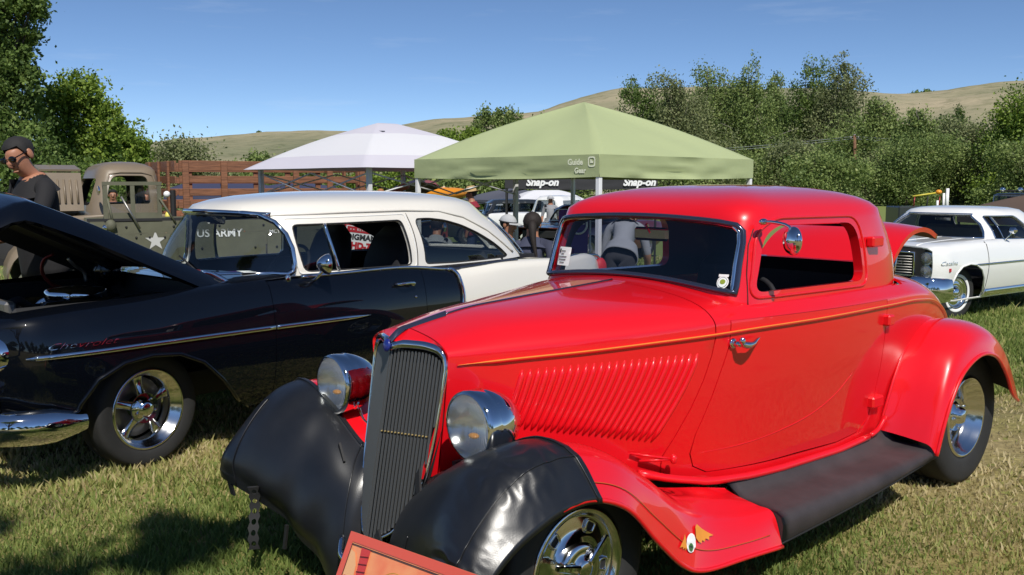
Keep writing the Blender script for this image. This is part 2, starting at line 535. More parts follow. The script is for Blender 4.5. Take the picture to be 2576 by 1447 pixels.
class House:
    """greenhouse and roof of a car: rings of a rounded rectangle in plan, closed by a dome"""
    def __init__(s, levels, ztop, nf=6, nr=4, p=2.4, seam=0.0):
        s.z = np.array([l[0] for l in levels], float); s.L = np.array([l[1:] for l in levels], float)
        s.zt, s.p = ztop, p; s.nl = len(levels)
        a = np.linspace(0, 2 * math.pi, 4001)          # from rear centre through +y
        X, Y = -np.cos(a), np.sin(a)
        n = np.where(X > 0, nf, nr)
        X = np.sign(X) * np.abs(X) ** (2 / n); Y = np.sign(Y) * np.abs(Y) ** (2 / n)
        A = (s.L[0, 0] - s.L[0, 1]) / 2; B = s.L[0, 2]
        d = np.r_[0, np.cumsum(np.hypot(np.diff(X) * A, np.diff(Y) * B))]
        s.per = d[-1]; s.s = d / d[-1]; s.X, s.Y = X, Y; s.h = 0.34; s.s0 = seam
    def ring(s, t):
        tt = np.clip(t, 0, 1) * (s.z[-1] - s.z[0]) + s.z[0]
        L = hermite(s.z, s.L, tt) if s.nl > 2 else s.L[0] + (s.L[1] - s.L[0]) * ((tt - s.z[0]) / (s.z[1] - s.z[0]))[:, None]
        ph = np.clip(t - 1, 0, 1) * math.pi / 2
        k = np.maximum(np.cos(ph), 0) ** (2 / s.p); z = tt + (s.zt - s.z[-1]) * np.sin(ph) ** (2 / s.p)
        return L, k, z
    def __call__(s, uv):
        uv = np.asarray(uv, float); ss = np.where(uv[:, 0] / s.per + s.s0 > 1 + 1e-9, uv[:, 0] / s.per + s.s0 - 1, uv[:, 0] / s.per + s.s0); t = uv[:, 1] / s.h
        L, k, z = s.ring(t)
        X, Y = np.interp(ss, s.s, s.X), np.interp(ss, s.s, s.Y)
        xc, a = (L[:, 0] + L[:, 1]) / 2, (L[:, 0] - L[:, 1]) / 2
        return np.c_[xc + a * k * X, L[:, 2] * k * Y, z]
    def side(s, pts, sgn=1):
        """(x, z) on the side -> parameters"""
        out = []
        hs = s.s <= .5
        for x, z in pts:
            t = (z - s.z[0]) / (s.z[-1] - s.z[0]); L, k, _ = s.ring(np.array([t])); L = L[0]
            X = np.clip((x - (L[0] + L[1]) / 2) / ((L[0] - L[1]) / 2), -1, 1)
            q = np.interp(X, s.X[hs], s.s[hs])
            out.append(((((q if sgn > 0 else 1 - q) - s.s0) % 1.0) * s.per, t * s.h))
        return np.array(out)
    def front(s, pts, rear=False):
        """(y, z) on the front (or rear) face -> parameters"""
        out = []
        for y, z in pts:
            t = (z - s.z[0]) / (s.z[-1] - s.z[0]); L, k, _ = s.ring(np.array([t])); L = L[0]
            Y = min(abs(y) / L[2], 1)
            if not rear:
                m = (s.s <= .5) & (s.X >= 0); q = np.interp(-Y, -s.Y[m], s.s[m]); q = q if y > 0 else 1 - q
            else:
                m = (s.s <= .5) & (s.X <= 0); q = np.interp(Y, s.Y[m], s.s[m]); q = q if y > 0 else 1 - q
            out.append((((q - s.s0) % 1.0) * s.per, t * s.h))
        return np.array(out)
    def normal(s, uv):
        e = 2e-3; uv = np.asarray(uv, float)
        n = np.cross(s(uv + [0, e]) - s(uv - [0, e]), s(uv + [e, 0]) - s(uv - [e, 0])); n /= np.linalg.norm(n, axis=1, keepdims=True) + 1e-12
        P = s(uv); c = np.array([(s.L[0, 0] + s.L[0, 1]) / 2, 0, s.z[0]]); n[((P - c) * n).sum(1) < 0] *= -1
        return n
    def off(s, uv, d):
        return s(uv) + s.normal(uv) * d
    def shell(s, name, holes, mat, parent, d=0.05, t0=0.0, inner=None, thick=0.03):
        out = [(0, t0 * s.h), (s.per, t0 * s.h), (s.per, 2 * s.h), (0, 2 * s.h)]
        P, T = cdt(out, holes, d)
        o = mesh(name, s(P), [t[::-1] for t in T], mat, parent)
        return solid(o, thick, inner)
    def pane(s, name, poly, mat, parent, off=-0.012, d=0.08):
        P, T = cdt(poly, (), d)
        return mesh(name, s.off(P, off), [t[::-1] for t in T], mat, parent)
    def trim(s, name, poly, r, mat, parent, off=0.004, flat=1.0, closed=True, n=8, dens=0.03):
        Q = densify(poly, dens, closed)
        return mesh(name, *tube(s.off(Q, off), r, n, closed=closed, flat=flat), mat, parent)

def ground_z(x, y):
    y = np.asarray(y, float)
    k = np.clip((y - 4.5), 0, 38.0)
    return -0.0165 * np.sqrt(k * k + 1.0) + 0.0165 if np.ndim(y) else float(-0.0165 * math.sqrt(float(k) ** 2 + 1.0) + 0.0165)
# ------------------------------------------------------------------ ground and hills
def ground_mat():
    m, N, L, out = node_mat('meadow')
    t = N.new('ShaderNodeTexCoord')
    def noise(sc, det=6, ro=.6):
        n = N.new('ShaderNodeTexNoise'); n.inputs['Scale'].default_value = sc; n.inputs['Detail'].default_value = det
        n.inputs['Roughness'].default_value = ro; L.new(t.outputs['Object'], n.inputs['Vector']); return n
    def ramp(n, els):
        r = N.new('ShaderNodeValToRGB'); e = r.color_ramp.elements
        for i, (p, c) in enumerate(els):
            k = e[i] if i < 2 else e.new(p)
            k.position = p; k.color = (*c, 1)
        L.new(n.outputs['Fac'], r.inputs['Fac']); return r
    big = ramp(noise(0.55), [(0.36, (0.25, 0.24, 0.085)), (0.66, (0.35, 0.29, 0.15)), (0.5, (0.30, 0.265, 0.11))])
    fine = ramp(noise(26, 9, .75), [(0.30, (0.35, 0.33, 0.30)), (0.72, (1.35, 1.3, 1.2))])
    dirt = noise(1.9, 5); dr = ramp(dirt, [(0.57, (0, 0, 0)), (0.70, (0.75, 0.75, 0.75))])
    mul = N.new('ShaderNodeMixRGB'); mul.blend_type = 'MULTIPLY'; mul.inputs[0].default_value = 1
    L.new(big.outputs[0], mul.inputs[1]); L.new(fine.outputs[0], mul.inputs[2])
    md = N.new('ShaderNodeMixRGB'); md.inputs[2].default_value = (0.125, 0.095, 0.060, 1)
    L.new(dr.outputs[0], md.inputs[0]); L.new(mul.outputs[0], md.inputs[1])
    # the far meadow is greener
    sx = N.new('ShaderNodeSeparateXYZ'); L.new(t.outputs['Object'], sx.inputs[0])
    mr = N.new('ShaderNodeMapRange'); mr.inputs['From Min'].default_value = 6.0; mr.inputs['From Max'].default_value = 10.0
    L.new(sx.outputs['Y'], mr.inputs['Value'])
    gm = N.new('ShaderNodeMixRGB'); gm.inputs[2].default_value = (0.18, 0.22, 0.065, 1)
    L.new(mr.outputs[0], gm.inputs[0]); L.new(md.outputs[0], gm.inputs[1])
    b = N.new('ShaderNodeBsdfPrincipled'); b.inputs['Roughness'].default_value = .9; b.inputs['Specular IOR Level'].default_value = .2
    L.new(gm.outputs[0], b.inputs['Base Color'])
    bp = N.new('ShaderNodeBump'); bp.inputs['Strength'].default_value = .7; bp.inputs['Distance'].default_value = .03
    bn = noise(18, 8, .7); L.new(bn.outputs['Fac'], bp.inputs['Height']); L.new(bp.outputs[0], b.inputs['Normal'])
    L.new(b.outputs[0], out.inputs[0])
    return m

def make_ground():
    xs = np.r_[-1600, -700, -300, -120, -60, np.arange(-30, 31, 1.5), 60, 120, 300, 700, 1600]
    ys = np.r_[-400, -100, -40, np.arange(-15, 45.1, 1.5), 60, 90, 140, 250, 500, 1000, 1700]
    V = [(x, y, ground_z(0, y)) for x in xs for y in ys]
    o = mesh('ground', V, gridF(len(xs), len(ys)), ground_mat())
    o['kind'] = 'structure'
make_ground()

CREST = np.array([(-1.2, 0.036), (-0.666, 0.0378), (-0.5401, 0.0394), (-0.389, 0.0428), (-0.3595, 0.0461), (-0.3218, 0.0469), (-0.2881, 0.0506),
    (-0.2545, 0.0539), (-0.2127, 0.0548), (-0.1708, 0.0535), (-0.1205, 0.0581), (-0.0786, 0.0659), (-0.0368, 0.0684), (0.0301, 0.0725),
    (0.0676, 0.0832), (0.1134, 0.0922), (0.1717, 0.0939), (0.2551, 0.0947), (0.2967, 0.0955), (0.3801, 0.0939), (0.4219, 0.091),
    (0.4552, 0.0922), (0.5049, 0.0988), (0.5364, 0.1013), (0.6709, 0.1066), (1.2, 0.10)])
def make_hills():
    from mathutils import noise as NZ
    m, N, L, out = node_mat('dry_grass_hill')
    t = N.new('ShaderNodeTexCoord')
    n = N.new('ShaderNodeTexNoise'); n.inputs['Scale'].default_value = 0.010; n.inputs['Detail'].default_value = 12; n.inputs['Roughness'].default_value = .62
    L.new(t.outputs['Object'], n.inputs['Vector'])
    r = N.new('ShaderNodeValToRGB'); e = r.color_ramp.elements
    e[0].position = .34; e[0].color = (0.185, 0.190, 0.115, 1); e[1].position = .68; e[1].color = (0.40, 0.335, 0.225, 1)
    k = e.new(.5); k.color = (0.29, 0.265, 0.165, 1)
    L.new(n.outputs['Fac'], r.inputs['Fac'])
    b = N.new('ShaderNodeBsdfPrincipled'); b.inputs['Roughness'].default_value = .95; b.inputs['Specular IOR Level'].default_value = .1
    n4 = N.new('ShaderNodeTexNoise'); n4.inputs['Scale'].default_value = .11; n4.inputs['Detail'].default_value = 6; n4.inputs['Roughness'].default_value = .7
    L.new(t.outputs['Object'], n4.inputs['Vector']); r4 = N.new('ShaderNodeValToRGB'); q4 = r4.color_ramp.elements
    q4[0].position = .50; q4[0].color = (1, 1, 1, 1); q4[1].position = .66; q4[1].color = (.58, .64, .56, 1); L.new(n4.outputs['Fac'], r4.inputs['Fac'])
    m4 = N.new('ShaderNodeMixRGB'); m4.blend_type = 'MULTIPLY'; m4.inputs[0].default_value = 1; L.new(r.outputs[0], m4.inputs[1]); L.new(r4.outputs[0], m4.inputs[2])
    L.new(m4.outputs[0], b.inputs['Base Color'])
    bp = N.new('ShaderNodeBump'); bp.inputs['Strength'].default_value = .5; bp.inputs['Distance'].default_value = 4
    n2 = N.new('ShaderNodeTexNoise'); n2.inputs['Scale'].default_value = .05; n2.inputs['Detail'].default_value = 8
    L.new(t.outputs['Object'], n2.inputs['Vector']); L.new(n2.outputs['Fac'], bp.inputs['Height']); L.new(bp.outputs[0], b.inputs['Normal'])
    L.new(b.outputs[0], out.inputs[0])
    A = np.linspace(-1.15, 1.15, 210); D = np.r_[np.linspace(170, 700, 60), np.linspace(712, 1300, 26)]
    V = []
    for a in A:
        ec = float(np.interp(a, CREST[:, 0], CREST[:, 1]))
        for d in D:
            x, y = a * d, d
            zc = ec * 700
            q = min(1.0, (d - 170) / 530.0)
            z = zc * (q * q * (3 - 2 * q)) ** 0.9 if d <= 700 else zc * (1.0 - 0.25 * ((d - 700) / 600.0))
            g = NZ.fractal(Vector((x * .009, y * .004, 3.3)), 1.0, 2.0, 5) * 7.0 * math.sin(math.pi * min(q, 1)) ** 1.0 if d < 700 else 0
            V.append((x, y, z + g - 0.4))
    o = mesh('hills', V, gridF(len(A), len(D)), m); o['kind'] = 'structure'
make_hills()

# ------------------------------------------------------------------ trees
LEAF_DARK = leaf_mat('leaf_dark', (0.06, 0.10, 0.026), (0.15, 0.225, 0.052), (0.25, 0.32, 0.085))
LEAF_MID = leaf_mat('leaf_mid', (0.11, 0.165, 0.05), (0.235, 0.305, 0.09), (0.36, 0.405, 0.145))
LEAF_LIGHT = leaf_mat('leaf_light', (0.09, 0.155, 0.022), (0.225, 0.32, 0.048), (0.33, 0.41, 0.075))
LEAF_GREY = leaf_mat('leaf_grey_green', (0.115, 0.14, 0.06), (0.23, 0.26, 0.11), (0.33, 0.345, 0.165))
BARK = M('bark', (0.085, 0.068, 0.052), .9, var=.4, vscale=3, bump=.6, bscale=8, bdist=.05)
BARK_PALE = M('pale_bark', (0.26, 0.235, 0.20), .9, var=.3, vscale=2)

def leaves(rs, centres, spread, nper, size, up=0.0, elong=1.6):
    """leaf quads scattered round clump centres"""
    n = len(centres) * nper
    c = np.repeat(centres, nper, 0) + rs.normal(0, 1, (n, 3)) * np.repeat(spread, nper, 0)
    a = rs.normal(0, 1, (n, 3)); a[:, 2] += up * 2; a /= np.linalg.norm(a, axis=1, keepdims=True)
    b = np.cross(a, rs.normal(0, 1, (n, 3))); b /= np.linalg.norm(b, axis=1, keepdims=True) + 1e-9
    s = size * rs.uniform(.6, 1.4, (n, 1))
    P = np.stack([c - a * s * elong * .5, c + b * s * .5, c + a * s * elong * .5, c - b * s * .5], 1).reshape(-1, 3)
    tint = np.repeat(rs.uniform(0.1, .75, len(centres)), nper) + rs.normal(0, .13, n)
    return P, np.clip(tint, 0, 1)

def quad_mesh(name, P, tint, mat, parent):
    n = len(P) // 4
    me = bpy.data.meshes.new(name)
    me.vertices.add(len(P)); me.vertices.foreach_set('co', P.astype(np.float32).ravel())
    me.loops.add(len(P)); me.loops.foreach_set('vertex_index', np.arange(len(P), dtype=np.int32))
    me.polygons.add(n); me.polygons.foreach_set('loop_start', np.arange(0, len(P), 4, dtype=np.int32))
    me.materials.append(mat); me.update(calc_edges=True)
    at = me.attributes.new('tint', 'FLOAT', 'FACE'); at.data.foreach_set('value', tint.astype(np.float32))
    return link(bpy.data.objects.new(name, me), parent)

def tree(name, label, cat, group, x, y, lobes, mat, seed, size=.2, clump=60, nper=26, up=0.0, trunk=.2, bark=None, bare=0, sp=.2):
    """lobes: (dx, z, rx, rz) ellipsoids of foliage; every lobe gets its own limb"""
    rs = np.random.RandomState(seed); z0 = ground_z(x, y)
    root = thing(name, label, cat, (x, y, z0), 0, group)
    Ps, Ts = [], []
    mb = MB(); bark = bark or BARK
    top = max(l[1] + l[3] * .4 for l in lobes)
    pts = [(0, 0, -.1)] + [(rs.normal(0, .03) * top * .3, rs.normal(0, .03) * top * .3, top * f) for f in (.2, .4, .6, .8)]
    mb.add(*tube(resample(pts, 9), np.linspace(trunk, trunk * .3, 9), 7))
    for lb in lobes:
        dx, z, rx, rz = lb[:4]; dy = lb[4] if len(lb) > 4 else 0.0
        w = max(.25, (rx * rx * rz) ** (1 / 3.))
        k = max(8, int(clump * (rx * rz) / max(l[2] * l[3] for l in lobes)))
        d = rs.normal(0, 1, (k, 3)); d /= np.linalg.norm(d, axis=1, keepdims=True)
        r = rs.uniform(.25, 1.0, (k, 1)) ** .6
        c = d * r * np.array([rx, rx * .9, rz]) + np.array([dx, dy + rs.normal(0, rx * .2), z])
        c += rs.normal(0, .12, (k, 3)) * w
        spread = np.ones((k, 3)) * np.array([w * sp, w * sp, w * sp * (1 + up)])
        P, t = leaves(rs, c, spread * rs.uniform(.6, 1.2, (k, 1)), nper, size, up)
        Ps.append(P); Ts.append(t)
        b0 = np.array(pts[2]) * (.6 + .6 * rs.rand()) if z > top * .35 else np.array([0, 0, .1 * top])
        mid = (b0 + np.array([dx, dy, z])) / 2 + rs.normal(0, .1 * w, 3)
        mb.add(*tube(resample([b0, mid, (dx, dy, z), (dx * 1.05, dy, z + rz * .7)], 8), np.linspace(trunk * .45, trunk * .06, 8), 5))
        for q in range(min(6, k // 8)):
            e = c[rs.randint(k)]
            mb.add(*tube([(dx * .85, dy * .85, z - rz * .4), (np.array([dx, dy, z]) + e) / 2, e], [trunk * .16, trunk * .1, trunk * .04], 4))
    mb.build('trunk', bark, root, smooth=True)
    if bare:
        db = MB()
        for q in range(bare):
            l = lobes[rs.randint(len(lobes))]
            s = np.array([l[0], 0, l[1] - l[3] * .2]); e = s + np.array([rs.normal(0, l[2] * .8), -abs(rs.normal(0, l[2] * .6)), l[3] * rs.uniform(.3, 1.25)])
            db.add(*tube([s, (s + e) / 2 + rs.normal(0, .15, 3), e], [trunk * .22, trunk * .14, trunk * .04], 4))
        db.build('bare_limbs', BARK_PALE, root, smooth=True)
    quad_mesh('crown', np.vstack(Ps), np.concatenate(Ts), mat, root)
    return root

def poplar_lobes(rs, H, W, n=9, base=.12):
    L = []
    for i in range(n):
        f = base + (1 - base) * (i + .5) / n
        w = W * (0.55 + .5 * math.sin(math.pi * min(1, f * 1.1))) * rs.uniform(.42, .68)
        for k in range(2 if f < .93 else 1):
            L.append((rs.normal(0, W * .30) * (1.25 - .95 * f), H * f, w * rs.uniform(.8, 1.2) * (1.15 - .30 * f), H / n * rs.uniform(1.0, 1.5)))
    return L

RT = [(17.96, 128, 14.85, 7.59), (21.43, 122, 14.67, 6.2), (27.83, 132, 16.55, 7.27), (31.51, 128, 16.21, 6.51), (38.58, 140, 16.2, 5.34),
      (42.14, 134, 18.15, 6.81), (45.21, 130, 17.49, 6.06), (44.89, 118, 11.73, 5.5), (47.12, 112, 9.6, 5.69), (69.66, 150, 12.94, 5.08),
      (49.42, 100, 8.12, 8.6), (50.2, 92, 10.25, 7.5)]
RL = ['dark cottonwood at the left end of the grove, right of the green canopy peak',
      'cottonwood second from the left in the grove behind the red coupe roof',
      'tall full cottonwood third from the left in the grove, with ragged top',
      'tall grey green cottonwood fourth from the left in the grove, bare twigs at its top',
      'slender cottonwood leaning at the right edge of the left part of the grove',
      'tallest cottonwood of the grove, left one of the twin tops standing above the hill',
      'right one of the twin tall cottonwood tops, with bare grey branches',
      'low bushy tree at the right foot of the twin tall cottonwoods',
      'tree with pale dead limbs just right of the utility pole',
      'small dark far tree standing alone before the hill at right',
      'broad yellow green willow at the right, left of the frame edge',
      'tall yellow green willow at the right edge of the picture']
for i, (x, y, z, w) in enumerate(RT):
    rs = np.random.RandomState(100 + i); H = z - ground_z(x, y)
    if i < 10:
        tree('cottonwood_tree', RL[i], 'tree', 'trees in the grove below the hill', x, y, poplar_lobes(rs, H, w, 9 if H > 12 else 7), (LEAF_DARK, LEAF_MID, LEAF_MID, LEAF_GREY)[(i * 7 + (i > 2)) % 4] if i != 9 else LEAF_DARK,
             200 + i, size=.19, clump=44, nper=52, up=.3, trunk=.38, bare=(10 if i in (3, 5, 6, 8) else 3), bark=BARK_PALE if i in (6, 8) else BARK, sp=.21)
    else:
        L = [(rs.normal(0, w * .3), H * f, w * .42 * (1.1 - f * .5), H * .16) for f in np.linspace(.18, .84, 9)]
        tree('willow_tree', RL[i], 'tree', 'trees in the grove below the hill', x, y, L, LEAF_LIGHT if i == 11 else LEAF_GREY, 200 + i, size=.16, clump=80, nper=50, up=.2, trunk=.3, sp=.25)
# shrubs filling the foot of the grove
rs = np.random.RandomState(7)
for i in range(15):
    u = 0.135 + i * 0.0315; d = 92 + rs.uniform(-14, 16); x = u * d; H = rs.uniform(3.0, 7.6)
    w = rs.uniform(1.9, 3.6)
    L = [(rs.normal(0, w * .5), H * f, w * .75, H * .2) for f in (.15, .3, .45, .6, .75, .85)]
    tree('shrub', ('dark green', 'mid green', 'grey green')[i % 3] + ' shrub ' + ('under the left end of the grove' if i < 3 else 'below the fourth cottonwood' if i < 6 else 'below the twin tall cottonwoods' if i < 9 else 'right of the utility pole foot' if i < 12 else 'in front of the yellow green willow'), 'shrub',
         'shrubs at the foot of the grove', x, d, L, (LEAF_MID, LEAF_MID, LEAF_GREY)[i % 3], 300 + i, size=.14, clump=46, nper=52, trunk=.14, sp=.26)

MT = [(-23.99, 70, 5.0, 6.82, 'w', 'rounded pale willow bush behind the brown truck cab, against the hill'),
      (-19.76, 75, 4.15, 2.86, 'd', 'small bush showing above the stake bed, left of the white canopy'),
      (-17.9, 85, 5.28, 1.9, 'd', 'small dark tree just above the left slope of the white canopy'),
      (-8.19, 110, 8.19, 4.19, 'l', 'light green tree just right of the white canopy top'),
      (-5.4, 105, 8.15, 3.56, 'l', 'light green tree between the two canopy roofs'),
      (-2.21, 115, 11.0, 5.36, 'p', 'dark poplar clump rising behind the left slope of the green canopy'),
      (2.19, 125, 11.46, 4.77, 'p', 'dark poplar clump nearest the green canopy peak, on its left'),
      (-11.5, 60, 2.9, 6.61, 'd', 'green shrub seen under the white canopy, left of its front pole'),
      (-6.2, 58, 2.75, 5.5, 'l', 'light green shrub seen under the white canopy, right of its front pole'),
      (-2.04, 55, 2.5, 5.06, 'd', 'dark shrub behind the man in the red shirt'),
      (2.6, 58, 2.1, 5.08, 'd', 'dark shrub behind the white pole of the green canopy'),
      (-15.5, 62, 3.0, 5.0, 'd', 'green shrub behind the right end of the stake bed')]
for i, (x, y, z, w, k, lab) in enumerate(MT):
    rs = np.random.RandomState(500 + i); H = z - ground_z(x, y)
    if k == 'p':
        L = []
        for s in (-.35, -.12, .12, .36):
            for f in (.3, .5, .68, .84): L.append((w * s + rs.normal(0, .2), H * f * rs.uniform(.9, 1.03), w * .14, H * .12))
        tree('poplar_tree', lab, 'tree', 'trees beyond the canopies', x, y, L, LEAF_MID, 600 + i, size=.20, clump=18, nper=40, up=.6, trunk=.3, sp=.26)
    else:
        L = [(rs.normal(0, w * .22) + w * s * .26, H * f, w * .3, H * .2) for s in (-1, 0, 1) for f in ((.2, .45, .70) if s else (.25, .5, .78))]
        tree('willow_bush' if k == 'w' else 'bush', lab, 'bush', 'trees beyond the canopies', x, y, L, {'w': LEAF_GREY, 'd': LEAF_MID, 'l': LEAF_LIGHT}[k], 600 + i, size=.13 if y < 80 else .20, clump=36, nper=46, trunk=.12, sp=.28)

# big trees on the left
rs = np.random.RandomState(3)
L = [(-3.0, 3.0, 3.0, 1.5), (0.2, 2.6, 2.2, 1.2), (-1.5, 5.0, 2.6, 1.5), (.9, 4.4, 1.7, 1.1), (-2.2, 7.2, 2.8, 1.5), (.4, 6.2, 1.7, 1.1), (-.5, 8.6, 2.6, 1.5), (1.4, 8.1, 1.3, .9), (1.7, 9.6, 1.5, 1.1), (-2, 10.4, 3.0, 1.4), (.9, 7.1, 1.3, .6), (1.9, 6.95, .7, .5), (.8, 10.6, 2.0, 1.3), (2.5, 10.5, 1.0, .9), (2.6, 9.3, .75, .5), (2.3, 8.2, .6, .4), (2.3, 7.6, .5, .35), (2.0, 5.6, .9, .7), (1.2, 3.2, 1.5, 1.2), (1.9, 4.6, 1.0, .8), (1.4, 6.9, 1.1, .8), (2.3, 6.6, .8, .5)]
tree('broadleaf_tree', 'large dark tree at the left edge, overhanging the man in black', 'tree', 'trees behind the army truck', -22.6, 40, L, LEAF_DARK, 700, size=.105, clump=170, nper=52, trunk=.4, sp=.2)
L = [(.1, 6.4, 1.25, .9), (.95, 5.6, .95, .7), (-.9, 5.8, 1.2, .9), (1.35, 4.5, .85, .6), (-.5, 4.4, 1.3, .9), (.2, 3.4, 1.6, .9), (-1.3, 3.0, 1.5, .9), (.9, 2.2, 1.4, .9), (1.6, 5.2, .5, .35)]
tree('broadleaf_tree', 'bright green rounded tree right of the large dark tree, behind the truck cab', 'tree', 'trees behind the army truck', -20.9, 46, L, LEAF_LIGHT, 701, size=.115, clump=90, nper=46, trunk=.25, sp=.22)
L = [(-.2, 4.6, 1.0, .8), (.7, 4.0, .85, .7), (-1.1, 3.9, 1.0, .8), (.2, 3.0, 1.2, .8), (-.9, 2.6, 1.2, .9), (1.0, 2.7, .8, .8), (0, 1.6, 1.5, .9)]
tree('broadleaf_tree', 'low bright green tree directly above the brown truck cab', 'tree', 'trees behind the army truck', -20.6, 50, L, LEAF_LIGHT, 702, size=.12, clump=76, nper=44, trunk=.2, sp=.24)
L = [(-2.0, 2.2, 1.6, 1.1), (0, 2.0, 1.8, 1.1), (1.8, 1.9, 1.5, .9), (-1, 3.4, 1.4, .8), (3.2, 1.3, 1.2, .7)]
tree('bush', 'shaded dark bush behind the open hood of the brown truck', 'bush', 'trees behind the army truck', -18.6, 38, L, LEAF_DARK, 703, size=.10, clump=80, nper=44, trunk=.1, sp=.24)

# shrubs dotted on the hill crest
def hill_pt(a, d):
    ec = float(np.interp(a, CREST[:, 0], CREST[:, 1])); q = (d - 170) / 530.0
    return (a * d, d, ec * 700 * (q * q * (3 - 2 * q)) ** .9)
for i, (a, d, s, lab) in enumerate([(0.4245, 690, 3.0, 'dark juniper on the hill crest, left one of two at right'), (0.436, 668, 2.3, 'dark juniper just below the hill crest, right one of two'),
                                    (-0.2655, 680, 1.5, 'small dark juniper on the left hill crest')]):
    x, y, z = hill_pt(a, d)
    r = thing('juniper_bush', lab, 'bush', (x, y, z), 0, 'junipers on the hill')
    rs = np.random.RandomState(i); c = rs.normal(0, 1, (24, 3)) * np.array([s * .8, s * .8, s * .35]) + [0, 0, s * .6]
    P, t = leaves(rs, c, np.ones((24, 3)) * s * .3, 16, s * .4); quad_mesh('crown', P, t, LEAF_DARK, r)
    mesh('trunk', *tube([(0, 0, -2), (0, 0, s)], [s * .12, s * .06], 6), BARK, r)

# trees standing behind the photographer: they shade the lower left of the lawn and mirror in the cars
L = [(0, 7, 1.4, 1.0), (1.0, 8.0, 1.2, .8, .3), (-1.2, 7.4, 1.2, .9), (1.2, 6.8, .9, .6, .9), (1.75, 7.0, .62, .30, 1.75), (2.55, 7.2, .26, .14, 2.1), (1.35, 7.3, .45, .22, 2.2)]
t = tree('shade_tree', 'shade tree standing right behind the photographer', 'tree', 'trees behind the photographer', -2.6, -4.0, L, LEAF_MID, 720, size=.12, clump=60, nper=30, trunk=.22, sp=.24)
rs = np.random.RandomState(31)
for i in range(13):
    x = -40 + i * 6.6; H = rs.uniform(6, 10); w = rs.uniform(2.6, 3.8)
    L = [(rs.normal(0, w * .35), H * f, w * (.8 - .4 * f), H * .18) for f in (.2, .4, .55, .7, .85)]
    tree('shade_tree', 'one of the row of trees across the field behind the photographer', 'tree', 'trees behind the photographer', x, -30 + rs.uniform(-4, 4), L, (LEAF_DARK, LEAF_MID)[i % 2], 730 + i, size=.4, clump=26, nper=20, trunk=.25, sp=.3)
# ------------------------------------------------------------------ wheels
def tyre_geo(R, W, rr, n=56):
    h = W / 2
    prof = [(rr - .012, -h * .75), (rr, -h * .88), (rr + (R - rr) * .45, -h), (R * .965, -h * .93), (R * .99, -h * .78), (R, -h * .4), (R, -.012), (R - .008, -.010), (R - .008, .0), (R, .004),
            (R, h * .4), (R * .99, h * .78), (R * .965, h * .93), (rr + (R - rr) * .72, h * 1.0), (rr + (R - rr) * .45, h), (rr + (R - rr) * .18, h * .95), (rr, h * .88), (rr - .012, h * .75)]
    return lathe(prof, n, 'Y')

